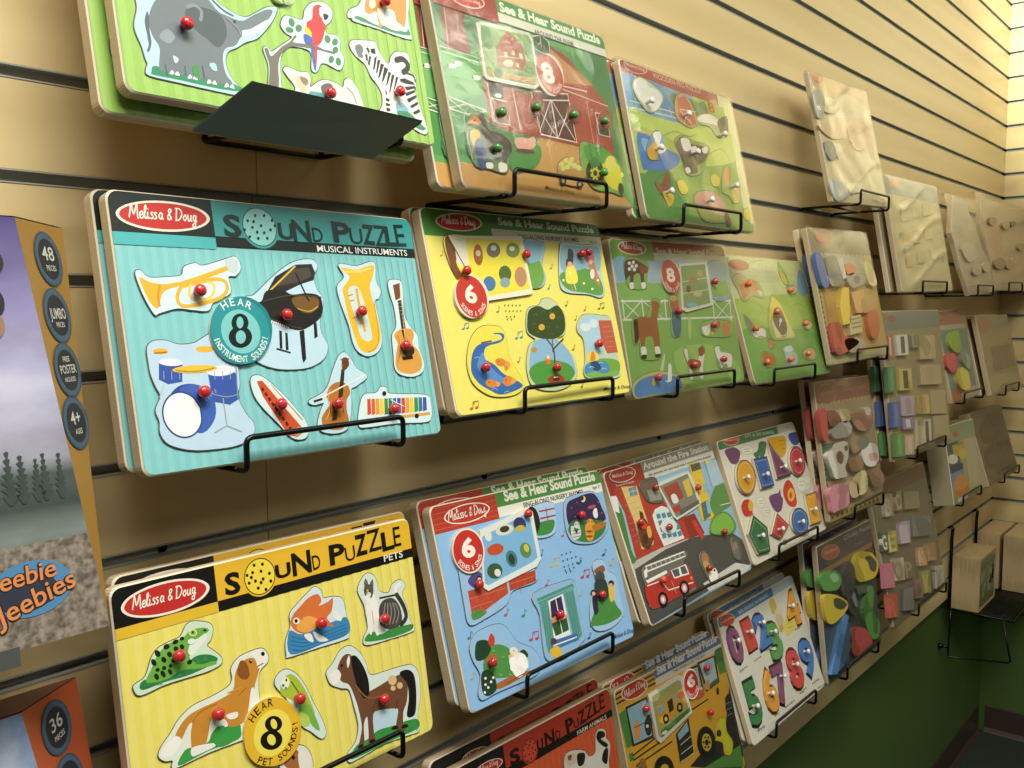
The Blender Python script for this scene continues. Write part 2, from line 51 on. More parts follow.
  ('frog_piece', 0.4, 'cfe6cc','96 1317 108 1349 196 1385 258 1505 319 1558 421 1581 503 1596 568 1671 638 1678 751 1636 783 1588 758 1509 717 1467 769 1409 828 1339 814 1289 703 1269 540 1272 338 1276 143 1258', 1, '4c4a40', [('s','2f7f48','144 1333 198 1361 343 1316 531 1383 627 1414 742 1385 787 1325 565 1289 341 1296 168 1290'),('s','6fae48','195 1337 248 1426 306 1511 397 1567 514 1576 584 1616 654 1619 727 1603 743 1573 666 1534 611 1465 558 1417 641 1340 759 1333 774 1303 637 1310 480 1340 343 1312'),('s','e6efe0','587 1535 644 1541 717 1563 717 1521 646 1466 583 1431 552 1461'),('s','1c2418','327 1525 327 1499 308 1494 288 1516 288 1543 307 1547'),('s','1c2418','407 1556 403 1536 379 1530 360 1545 364 1565 388 1571'),('s','1c2418','483 1572 477 1555 453 1549 435 1561 441 1578 465 1584'),('s','1c2418','533 1581 529 1566 511 1562 496 1572 500 1586 518 1591'),('s','1c2418','368 1465 368 1442 350 1438 333 1457 333 1480 350 1484'),('s','1c2418','418 1492 417 1471 399 1466 382 1484 383 1505 401 1509'),('s','1c2418','475 1517 473 1497 455 1493 439 1509 440 1529 458 1533'),('s','1c2418','523 1519 523 1500 506 1496 491 1512 491 1531 507 1535'),('s','1c2418','288 1468 289 1442 272 1438 253 1460 251 1487 269 1491'),('s','1c2418','308 1406 306 1392 290 1389 277 1399 280 1413 296 1417'),('s','1c2418','361 1405 358 1391 342 1387 329 1398 332 1412 348 1415'),('s','1c2418','412 1405 410 1391 396 1388 384 1399 386 1413 400 1416'),('s','1c2418','294 1360 295 1337 279 1333 263 1353 262 1375 278 1379'),('s','1c2418','347 1364 349 1337 334 1334 316 1357 313 1383 329 1387'),('s','1c2418','402 1362 404 1340 390 1337 375 1356 373 1379 386 1382'),('s','1c2418','575 1389 571 1373 550 1368 534 1380 538 1397 558 1401'),('s','1c2418','441 1439 439 1423 423 1419 409 1432 411 1448 427 1451'),('s','f0e6a0','643 1588 630 1570 605 1568 583 1583 575 1606 588 1623 613 1625 635 1610'),('s','8cc050','634 1590 625 1577 606 1576 590 1587 584 1603 593 1616 612 1617 628 1606'),('s','161a12','616 1597 610 1589 601 1592 598 1602 604 1609 613 1607'),('s','e6efe0','618 1537 613 1521 592 1514 569 1519 557 1533 562 1549 582 1556 605 1551'),('s','1c2418','725 1587 717 1581 704 1585 698 1594 706 1599 719 1596'),('l','4f9a5c', 1, '606 1357 623 1381 629 1352 643 1369', 0),('l','4f9a5c', 1, '665 1361 683 1385 688 1356 702 1373', 0),('l','4f9a5c', 1, '179 1314 195 1337 200 1310 213 1326', 0),('l','4f9a5c', 1, '284 1292 300 1315 305 1287 318 1303', 0),('l','4f9a5c', 1, '440 1305 456 1329 462 1300 475 1317', 0)], [(44.5, 146.7, 'c02a2e', 0)]),
  ('dog_piece', 0.4, 'e4ecdc','225 778 254 838 337 909 413 985 534 1048 700 1067 849 1095 900 1144 902 1230 975 1292 1079 1310 1196 1308 1249 1250 1245 1184 1158 1131 1131 1028 1126 896 1127 718 1066 651 888 649 623 657 370 644 317 664 329 708 270 726', 1, '4c4a40', [('s','3f9a48','371 652 439 749 540 733 634 741 669 792 741 830 813 827 908 794 925 734 890 666 625 671'),('s','c88a34','379 894 480 983 599 1010 767 1024 894 1059 930 1178 995 1251 1098 1260 1167 1195 1144 1124 1091 1019 1076 913 1010 803 905 773 810 802 738 895 678 894 642 801 609 729 562 725 494 733 498 852 519 928 483 916 421 838 367 796'),('s','f2f2ea','377 875 418 815 338 746 263 754 239 787 283 827'),('s','f0efe6','1103 1292 1194 1295 1242 1241 1218 1185 1149 1156 1132 1224'),('s','8a5526','992 1265 1043 1232 1061 1138 1026 1105 973 1130 951 1189'),('s','2a1c10','1099 1229 1090 1218 1075 1222 1069 1238 1078 1248 1093 1244'),('s','17120e','1223 1255 1212 1243 1194 1248 1187 1266 1198 1278 1216 1273'),('s','eeeee8','491 743 598 733 689 708 674 684 556 677 487 682'),('s','eeeee8','812 887 909 880 904 839 840 843'),('s','eef0ea','700 883 793 859 810 798 729 830'),('s','f0efe6','1066 1026 1107 947 1052 832 995 786 1024 908'),('s','3f9a48','664 751 713 798 769 821 826 736 842 670 720 668'),('l','a86c24', 0.8, '519 928 596 986 740 1001', 1),('l','a86c24', 0.8, '936 1002 1017 1042', 1),('l','d8a050', 1, '844 1053 968 1057', 1),('s','f4f4ec','1092 1237 1088 1233 1083 1237 1084 1243 1090 1244'),('l','8a5526', 0.8, '1139 1177 1198 1186', 1)], [(71.3, 93.3, 'c02a2e', 0)]),
  ('goldfish_piece', 0.4, 'd6e6ec','1431 1184 1440 1301 1505 1412 1512 1511 1598 1576 1723 1645 1801 1680 1860 1631 1879 1560 1968 1551 2077 1513 2101 1421 2113 1297 2109 1170 2059 1144 1759 1153 1458 1159', 1, '4c4a40', [('s','3f86b8','1485 1374 1603 1314 1784 1323 1973 1333 2110 1328 2104 1184 1798 1172 1471 1178'),('l','2c6a9c', 0.8, '1492 1326 1631 1265 1812 1263 2097 1270', 1),('l','2c6a9c', 0.8, '1491 1289 1627 1234 1808 1234 2093 1241', 1),('l','2c6a9c', 0.8, '1489 1253 1622 1204 1804 1206 2088 1212', 1),('l','2c6a9c', 0.8, '1487 1216 1618 1173 1799 1177 2084 1183', 1),('s','d8743a','1509 1440 1546 1502 1631 1553 1716 1600 1820 1610 1854 1543 1819 1507 1925 1519 1981 1536 1949 1429 1889 1379 1951 1294 1857 1319 1766 1322 1638 1310 1540 1365'),('s','e8a850','1560 1383 1658 1450 1762 1418 1810 1346 1710 1314 1622 1326'),('s','efefe8','1629 1301 1700 1293 1718 1218 1664 1244'),('s','efefe8','1727 1303 1826 1235 1875 1186 1767 1210'),('s','e8ecea','1979 1428 2052 1349 2031 1318 1958 1361'),('s','f0f0e0','1602 1430 1589 1413 1564 1411 1541 1425 1534 1447 1547 1464 1572 1466 1595 1452'),('s','1a1612','1582 1435 1571 1423 1554 1427 1548 1444 1558 1456 1575 1452')], [(178.6, 136.6, 'c02a2e', 0)]),
  ('cat_piece', 0.4, 'd8e4dc','2269 1534 2332 1628 2411 1664 2493 1608 2522 1475 2633 1430 2696 1498 2799 1514 2854 1446 2799 1377 2842 1237 2863 1101 2897 1034 2868 996 2564 1005 2301 1025 2267 1087 2334 1177 2329 1303 2320 1398', 1, '4c4a40', [('s','3c8f44','2291 1059 2324 1118 2414 1118 2490 1073 2622 1100 2749 1083 2880 1065 2853 1013 2565 1014'),('s','f0efe8','2352 1446 2449 1461 2486 1357 2483 1232 2479 1107 2429 1077 2400 1159 2362 1101 2334 1177 2342 1330'),('s','5a5854','2339 1518 2375 1588 2411 1557 2446 1574 2454 1491 2415 1431 2360 1444'),('s','4a4844','2497 1323 2561 1377 2675 1368 2747 1277 2762 1160 2730 1098 2599 1091 2503 1148 2483 1232'),('l','8e8c86', 1.3, '2511 1146 2547 1263 2577 1347', 1),('l','8e8c86', 1.3, '2552 1141 2591 1252 2606 1340', 1),('l','8e8c86', 1.3, '2594 1137 2637 1240 2635 1333', 1),('l','8e8c86', 1.3, '2636 1132 2682 1229 2664 1326', 1),('l','8e8c86', 1.3, '2678 1127 2728 1217 2693 1319', 1),('l','3a3834', 4.5, '2744 1100 2814 1153 2797 1264 2730 1387', 1),('l','f0efe8', 4, '2716 1410 2733 1458 2797 1475', 1),('s','c8b040','2396 1504 2387 1496 2374 1499 2368 1511 2377 1520 2391 1517'),('s','f0efe8','2338 1462 2395 1461 2402 1403 2351 1390'),('s','e8e4dc','2416 1462 2405 1447 2384 1445 2366 1456 2361 1475 2372 1490 2392 1493 2411 1481'),('s','1c1810','2363 1512 2356 1505 2348 1510 2349 1521 2358 1522'),('s','1c1810','2418 1499 2411 1492 2403 1497 2404 1508 2414 1509'),('s','d09090','2392 1477 2384 1473 2373 1478 2374 1485 2386 1485'),('s','6a6864','2348 1572 2372 1623 2397 1573'),('s','6a6864','2421 1568 2458 1597 2457 1534'),('l','c8c4ba', 1, '2405 1315 2409 1188', 1),('l','3a3834', 1.6, '2511 1408 2713 1391', 1)], [(250.0, 121.9, 'c02a2e', 0)]),
  ('budgie_piece', 0.4, 'd6e8e4','1286 978 1323 1051 1411 1070 1505 1002 1576 888 1627 756 1667 656 1719 521 1736 414 1681 389 1587 481 1494 570 1444 702 1377 837', 1, '4c4a40', [('s','a9bf3a','1333 885 1354 985 1438 1022 1510 966 1576 844 1621 714 1643 620 1589 618 1514 707 1455 783'),('s','7ab04a','1526 789 1615 673 1676 478 1625 496 1540 641 1483 688'),('l','2e5a34', 1, '1446 957 1501 854 1556 750', 1),('s','f2efc8','1426 942 1402 916 1368 917 1344 944 1344 981 1368 1007 1402 1007 1426 980'),('s','4a78b0','1376 945 1368 935 1355 939 1350 953 1358 963 1371 958'),('s','3a8ab0','1397 915 1390 907 1379 910 1374 923 1382 931 1393 928'),('s','20281e','1408 980 1402 972 1392 975 1389 986 1395 994 1405 991'),('s','b8d060','1477 690 1572 624 1578 541 1487 573')], [(147.5, 80.8, 'c02a2e', 0)]),
  ('horse_piece', 0.4, 'd8e6e0','1820 870 1821 929 1900 980 1988 1059 2095 1077 2193 1000 2256 890 2295 755 2477 731 2688 715 2816 687 2886 574 2867 353 2807 212 2809 66 2667 68 2373 95 2048 78 1941 88 1938 164 2041 231 2093 363 2068 552 2036 698 1950 740 1854 801', 1, '4c4a40', [('s','bcd8e6','2263 427 2543 364 2519 215 2254 246'),('s','3a8f42','1957 118 2047 198 2187 208 2314 240 2519 215 2647 209 2796 177 2786 90 2415 96 2050 92'),('s','6e4a32','1929 896 1997 996 2069 1011 2116 961 2111 781 2174 624 2334 619 2547 646 2675 639 2727 527 2693 378 2636 301 2616 181 2633 128 2534 153 2527 212 2572 329 2535 366 2342 412 2273 392 2258 244 2259 152 2188 165 2197 266 2202 401 2153 342 2133 167 2084 155 2064 180 2126 321 2118 475 2092 605 2043 741 1966 795'),('s','efeee6','1852 890 1931 914 1968 855 1929 801 1862 804'),('s','1a1814','2101 966 2156 968 2220 870 2263 734 2257 597 2189 573 2135 682 2108 812'),('s','1a1814','2644 661 2746 666 2822 594 2826 431 2786 251 2728 219 2673 257 2723 400 2721 545'),('s','dcb88c','2601 611 2581 583 2541 582 2506 607 2496 643 2517 670 2556 672 2591 647'),('s','dcb88c','2667 539 2645 519 2608 530 2593 562 2616 583 2653 571'),('s','dcb88c','2577 542 2558 527 2525 537 2512 563 2532 578 2564 568'),('s','1a120c','2002 925 1993 918 1978 922 1972 934 1981 942 1996 938'),('s','f2efe8','2082 995 2081 935 2050 890 2048 951'),('s','1e1812','2058 164 2073 189 2123 177 2126 151'),('s','1e1812','2188 165 2204 190 2255 178 2259 152'),('s','1e1812','2468 189 2485 214 2538 202 2542 175'),('s','1e1812','2591 161 2609 187 2663 174 2667 148'),('l','553522', 0.9, '2263 427 2339 525', 1),('l','553522', 0.9, '2542 358 2599 440', 1),('l','8a6040', 1.4, '2110 720 2243 556 2485 524', 1),('s','e8e2d6','1885 859 1879 855 1872 860 1873 866 1881 866'),('l','2e2822', 1, '2179 912 2220 716 2221 624', 1),('l','57a858', 1, '1976 138 2004 169 2009 128 2036 148', 0),('l','57a858', 1, '2116 161 2145 193 2150 152 2178 172', 0),('l','57a858', 1, '2279 175 2309 208 2314 166 2342 187', 0),('l','57a858', 1, '2441 155 2472 187 2478 145 2507 166', 0),('l','57a858', 1, '2697 140 2729 174 2735 130 2765 152', 0),('l','57a858', 1, '2732 90 2765 123 2771 79 2801 101', 0)], [(237.6, 50.9, 'c02a2e', 0)]),
  ('guinea_pig_piece', 0.4, 'dfe2d8','1236 303 1278 397 1371 433 1491 395 1557 293 1545 164 1384 153 1252 219', 1, '4c4a40', [('s','a06a3c','1282 308 1329 389 1424 384 1448 298 1414 214'),('s','eae6da','1436 367 1536 301 1527 191 1434 206'),('s','1c1410','1395 333 1385 321 1368 328 1362 345 1372 357 1389 350')], []),
  ('sound_badge', 2.4, 'e0b02c','1460 488 1351 366 1185 345 1029 429 939 584 944 751 1045 873 1206 902 1368 824 1467 665', 1, None, [('o','e6ba30', 119.6, 62.3, 26.6),('o','f2e05a', 119.8, 61.4, 18.3),('s','15130c','1296 671 1280 625 1225 612 1164 639 1133 690 1149 734 1203 748 1264 722'),('s','15130c','1281 547 1260 493 1190 478 1113 512 1074 574 1095 628 1164 643 1241 610'),('s','f2e05a','1247 676 1243 645 1224 635 1202 650 1188 682 1192 713 1210 723 1233 708'),('s','f2e05a','1216 559 1210 527 1185 516 1155 534 1138 569 1144 600 1170 611 1199 593'),('c','1c180c','HEAR', [119.2, 61.9, 20.8], -52, 12, 6.9, 1, 0),('c','1c180c','PET SOUNDS!', [119.2, 61.9, 25.3], 225, 85, 5.7, 1, 1)], []),
 ],
 'safari': [
  ('printed_face', 0, None, None, 1, None, [('r','9cc464', (2.9, 1.3, 8.6, 172.2),(0, 0, 0, 0)),('r','9cc464', (14.4, 1.3, 20.2, 172.2),(0, 0, 0, 0)),('r','9cc464', (25.9, 1.3, 31.7, 172.2),(0, 0, 0, 0)),('r','9cc464', (37.4, 1.3, 43.2, 172.2),(0, 0, 0, 0)),('r','9cc464', (49.0, 1.3, 54.7, 172.2),(0, 0, 0, 0)),('r','9cc464', (60.5, 1.3, 66.3, 172.2),(0, 0, 0, 0)),('r','9cc464', (72.0, 1.3, 77.8, 172.2),(0, 0, 0, 0)),('r','9cc464', (83.5, 1.3, 89.3, 172.2),(0, 0, 0, 0)),('r','9cc464', (95.1, 1.3, 100.8, 172.2),(0, 0, 0, 0)),('r','9cc464', (106.6, 1.3, 112.4, 172.2),(0, 0, 0, 0)),('r','9cc464', (118.1, 1.3, 123.9, 172.2),(0, 0, 0, 0)),('r','9cc464', (129.6, 1.3, 135.4, 172.2),(0, 0, 0, 0)),('r','9cc464', (141.2, 1.3, 146.9, 172.2),(0, 0, 0, 0)),('r','9cc464', (152.7, 1.3, 158.4, 172.2),(0, 0, 0, 0)),('r','9cc464', (164.2, 1.3, 170.0, 172.2),(0, 0, 0, 0)),('r','9cc464', (175.7, 1.3, 181.5, 172.2),(0, 0, 0, 0)),('r','9cc464', (187.2, 1.3, 193.0, 172.2),(0, 0, 0, 0)),('r','9cc464', (198.8, 1.3, 204.5, 172.2),(0, 0, 0, 0)),('r','9cc464', (210.3, 1.3, 216.1, 172.2),(0, 0, 0, 0)),('r','9cc464', (221.8, 1.3, 227.6, 172.2),(0, 0, 0, 0)),('r','9cc464', (233.3, 1.3, 239.1, 172.2),(0, 0, 0, 0)),('r','9cc464', (244.9, 1.3, 250.6, 172.2),(0, 0, 0, 0)),('r','9cc464', (256.4, 1.3, 262.2, 172.2),(0, 0, 0, 0)),('r','9cc464', (267.9, 1.3, 273.7, 172.2),(0, 0, 0, 0)),('r','9cc464', (279.4, 1.3, 285.2, 172.2),(0, 0, 0, 0)),('r','9cc464', (291.0, 1.3, 296.7, 172.2),(0, 0, 0, 0)),('r','7fb03a', (0.0, 172.0, 85.1, 180.6),(0, 0, 0, 0)),('r','141810', (0.0, 180.4, 85.4, 211.0),(8, 0, 0, 0)),('r','6fa838', (85.4, 179.8, 299.6, 211.0),(0, 8, 0, 0)),('r','141810', (85.4, 172.2, 299.6, 180.6),(0, 0, 0, 0)),('s','f2ead8','779 1962 710 2019 531 2055 308 2055 129 2019 60 1962 129 1905 308 1870 531 1870 710 1905'),('s','c0302c','754 1962 690 2011 523 2042 316 2042 149 2011 85 1962 149 1913 316 1883 523 1883 690 1913'),('m','f4ecdc','161 1984 678 1984', 4.11),('t','14180e','SOUND PUZZLE','1079 1857 2936 1857', 19.0, 3, 0)], []),
  ('elephant_piece', 0.4, 'b4d2dc','125 475 166 625 175 768 371 892 648 894 773 868 864 815 960 781 1062 772 1159 827 1280 904 1376 928 1342 839 1249 722 1142 619 1027 562 950 507 875 465 831 398 833 308 871 232 954 164 921 125 721 122 408 131 187 140 167 178 185 223 174 263 160 344', 1, '4c4a40', [('s','2f8a60','206 168 243 221 449 204 671 217 900 200 931 160 725 144 411 151 218 151'),('s','6f7a80','241 559 296 686 423 834 630 875 737 843 822 759 886 744 1020 731 1138 806 1276 884 1331 882 1260 788 1137 696 1043 659 1001 610 934 519 843 476 805 393 811 274 854 206 731 184 642 182 638 211 570 180 476 177 464 200 400 180 341 186 271 212 295 359 250 448'),('s','55616a','239 615 209 537 212 453 214 369 193 316 214 324 238 389 236 473 246 560'),('s','4f5a5e','536 674 594 747 691 757 819 743 874 665 856 555 776 468 686 517 627 548 557 605'),('l','7e9092', 2.5, '559 724 627 755 678 723 658 644', 1),('s','8c9aa0','305 446 376 519 429 474 375 412'),('s','eef2ee','1014 652 1100 687 1262 796 1281 780 1152 676 1036 614'),('s','20262a','967 712 959 699 947 696 943 706 951 719 963 721'),('s','eef2ea','343 181 366 214 381 191'),('s','eef2ea','386 186 408 213 422 184'),('s','eef2ea','482 176 506 209 521 186'),('s','eef2ea','526 181 549 209 564 179'),('s','eef2ea','635 167 659 202 675 178'),('s','eef2ea','680 173 704 201 719 171'),('s','eef2ea','781 166 806 201 822 176'),('s','eef2ea','828 172 853 200 868 170'),('s','b8dce0','389 324 428 315 424 288 399 272'),('s','a8d4d8','681 323 730 336 738 282 697 282'),('s','3f8f4a','538 279 586 282 581 200 542 200'),('l','565f66', 1, '321 250 323 165', 1),('l','565f66', 1, '474 267 472 194', 1),('l','565f66', 1, '619 296 622 208', 1),('l','8a949a', 1.4, '884 729 974 658 999 602', 1),('l','5c656c', 1, '771 852 859 783 955 754', 1)], [(50.4, 56.7, 'c82834', 0)]),
  ('parrot_piece', 0.4, 'c6dfe6','1392 790 1445 875 1517 882 1621 886 1662 978 1735 1053 1827 1091 1914 1085 1953 1032 1930 953 1855 881 1866 821 1957 833 1998 787 1977 701 2012 644 1977 555 1921 521 1817 550 1750 540 1706 475 1665 450 1641 480 1654 623 1494 632 1407 596 1338 488 1311 296 1299 226 1186 223 1214 412 1186 541 1226 574 1259 539 1348 601 1438 664 1487 709 1430 730', 1, '4c4a40', [('s','6e6a62','1197 543 1231 557 1256 502 1367 600 1459 665 1515 729 1533 719 1495 666 1691 691 1796 675 1910 674 1902 654 1771 655 1663 650 1472 626 1357 540 1307 431 1281 257 1189 240 1222 414'),('s','4e8058','1534 850 1527 813 1498 797 1475 819 1481 856 1511 871'),('s','4e8058','1510 761 1478 740 1441 743 1434 767 1465 788 1503 785'),('s','4e8058','1603 809 1581 776 1546 768 1534 793 1556 825 1591 833'),('s','4e8058','1889 790 1881 754 1849 739 1826 758 1834 794 1865 809'),('s','4e8058','1964 764 1932 735 1904 737 1907 768 1938 798 1967 795'),('s','4e8058','1959 702 1938 673 1906 666 1895 689 1916 718 1948 725'),('s','4e8058','1894 601 1868 571 1839 569 1837 598 1862 629 1891 631'),('s','4e8058','1971 607 1956 571 1926 561 1910 587 1924 622 1954 633'),('s','c8353a','1665 876 1723 918 1750 1017 1811 1061 1858 1044 1852 985 1833 930 1857 891 1829 813 1784 731 1714 675 1671 694 1693 773 1653 806'),('s','eef0ea','1822 1035 1862 1042 1880 996 1844 944 1811 975'),('s','1c1c1e','1853 993 1906 991 1886 954 1853 942'),('s','1c1c1e','1862 1027 1857 1020 1850 1018 1848 1024 1853 1031 1859 1033'),('s','e8c83a','1637 834 1676 818 1699 781 1666 763 1628 783'),('s','3a62b0','1611 761 1677 755 1697 721 1670 690 1611 691'),('s','3a62b0','1664 657 1711 660 1689 490 1667 482'),('s','c8353a','1694 660 1728 660 1693 508 1686 542')], []),
  ('zebra_piece', 0.4, 'd2e0dc','2097 781 2138 827 2284 858 2395 871 2422 824 2458 755 2498 706 2543 706 2573 770 2649 834 2780 846 2808 789 2779 685 2849 640 2840 559 2814 496 2844 383 2874 270 2904 156 2879 103 2787 108 2499 211 2378 220 2329 222 2382 306 2389 401 2353 470 2294 534 2242 636 2157 683 2118 721', 1, '4c4a40', [('s','eef0ea','2151 775 2250 802 2371 809 2410 761 2468 681 2530 617 2678 597 2803 572 2815 476 2783 373 2832 263 2833 204 2764 252 2673 316 2547 324 2481 246 2406 238 2428 351 2400 460 2331 541 2287 626 2204 684'),('s','6e7478','2155 774 2218 808 2250 777 2231 727 2233 690 2177 693'),('p','1a1a18','2283 790 2310 803 2324 765 2301 745'),('p','1a1a18','2332 793 2390 809 2390 756 2336 753'),('p','1a1a18','2260 729 2289 735 2282 663 2261 677'),('p','1a1a18','2307 728 2329 719 2292 627 2276 643'),('p','1a1a18','2365 717 2402 744 2353 617 2324 592'),('p','1a1a18','2399 705 2437 713 2376 587 2353 568'),('p','1a1a18','2431 682 2473 678 2398 550 2371 534'),('p','1a1a18','2469 659 2515 643 2431 518 2409 503'),('p','1a1a18','2511 623 2545 616 2470 488 2451 469'),('p','1a1a18','2548 605 2582 600 2499 436 2481 421'),('p','1a1a18','2595 591 2626 589 2570 491 2526 421'),('p','1a1a18','2644 581 2704 596 2805 580 2826 557 2720 547 2639 557'),('p','1a1a18','2688 516 2811 544 2826 527 2707 484'),('p','1a1a18','2675 455 2811 507 2812 485 2696 428'),('p','1a1a18','2690 400 2817 461 2823 438 2710 370'),('p','1a1a18','2720 343 2826 399 2832 377 2736 322'),('p','1a1a18','2745 288 2833 332 2838 303 2762 268'),('p','1a1a18','2432 371 2474 359 2465 339 2426 343'),('p','1a1a18','2422 322 2471 317 2462 296 2417 297'),('p','1a1a18','2418 278 2467 274 2457 250 2417 247'),('p','1a1a18','2437 448 2455 413 2436 390'),('p','1a1a18','2815 551 2829 518 2808 495'),('l','1a1a1c', 5, '2633 753 2715 780 2770 742 2749 689 2700 654', 1),('l','33403c', 1.5, '2715 653 2818 644 2838 588', 1),('s','7fb4c8','2549 334 2628 347 2696 300 2636 261 2559 259'),('s','3f8a62','2544 247 2640 281 2714 264 2829 184 2876 152 2794 140'),('s','1a1a1c','2370 783 2364 773 2354 771 2350 778 2357 788 2367 790')], [(256.5, 43.2, 'c82834', 0)]),
  ('giraffe_piece', 0.4, 'c4dcd8','2124 1028 2154 1100 2274 1176 2341 1278 2432 1379 2653 1496 2915 1508 2914 1348 2873 1199 2878 1041 2858 993 2655 991 2457 1003 2195 1007 2176 1031', 1, '4c4a40', [('s','3f8a66','2212 1036 2253 1068 2467 1053 2796 1052 2844 1093 2860 1033 2659 1011 2412 1021'),('s','d0924a','2339 1146 2387 1272 2528 1366 2745 1443 2875 1418 2858 1255 2806 1104 2721 1064 2700 1216 2597 1210 2543 1061 2475 1030 2476 1160 2382 1118'),('s','eee8d4','2262 1089 2381 1110 2473 1083 2476 1038 2369 1051'),('s','eee8d4','2529 1116 2683 1133 2802 1083 2690 1037 2518 1059'),('s','eee4c8','2405 1238 2473 1275 2480 1219 2417 1175'),('s','eee4c8','2494 1194 2571 1203 2555 1122 2499 1089')], [(255.5, 126.1, 'c82834', 0)]),
  ('lemur_piece', 0.4, 'cfdcd2','1351 414 1401 446 1499 426 1593 436 1615 379 1599 315 1688 375 1769 408 1877 401 1951 378 1984 448 2047 469 2104 406 2143 303 2128 190 1709 193 1439 200 1444 286 1386 361', 1, '4c4a40', [('s','c8c2a8','1445 355 1535 398 1587 365 1558 272 1508 246'),('s','8a7860','1508 384 1584 373 1563 322 1524 336'),('s','5a5a54','1714 344 1808 385 1844 341 1785 260 1723 275'),('l','e2e6dc', 3, '2012 426 2073 364 2100 259', 1),('l','6a8a7c', 1, '1986 385 2046 341 2076 255', 1),('s','5f9ea0','1597 279 1746 279 1801 227 1587 225')], [(175.7, 27.5, 'c82834', 0)]),
  ('sound_badge', 2.4, '5f9434','1582 1116 1544 1038 1471 977 1390 957 1333 984 1321 1047 1357 1123 1429 1184 1510 1206 1569 1180', 1, None, [('o','a8d058', 145.0, 108.1, 8.9),('t','14180e','8','1400 1024 1484 1046', 8.4, 3, 0),('c','eef4d8','ANIMAL SOUNDS!', [145.0, 108.1, 11.7], 250, 110, 2.8, 1, 1)], []),
 ],
 'yellow': [
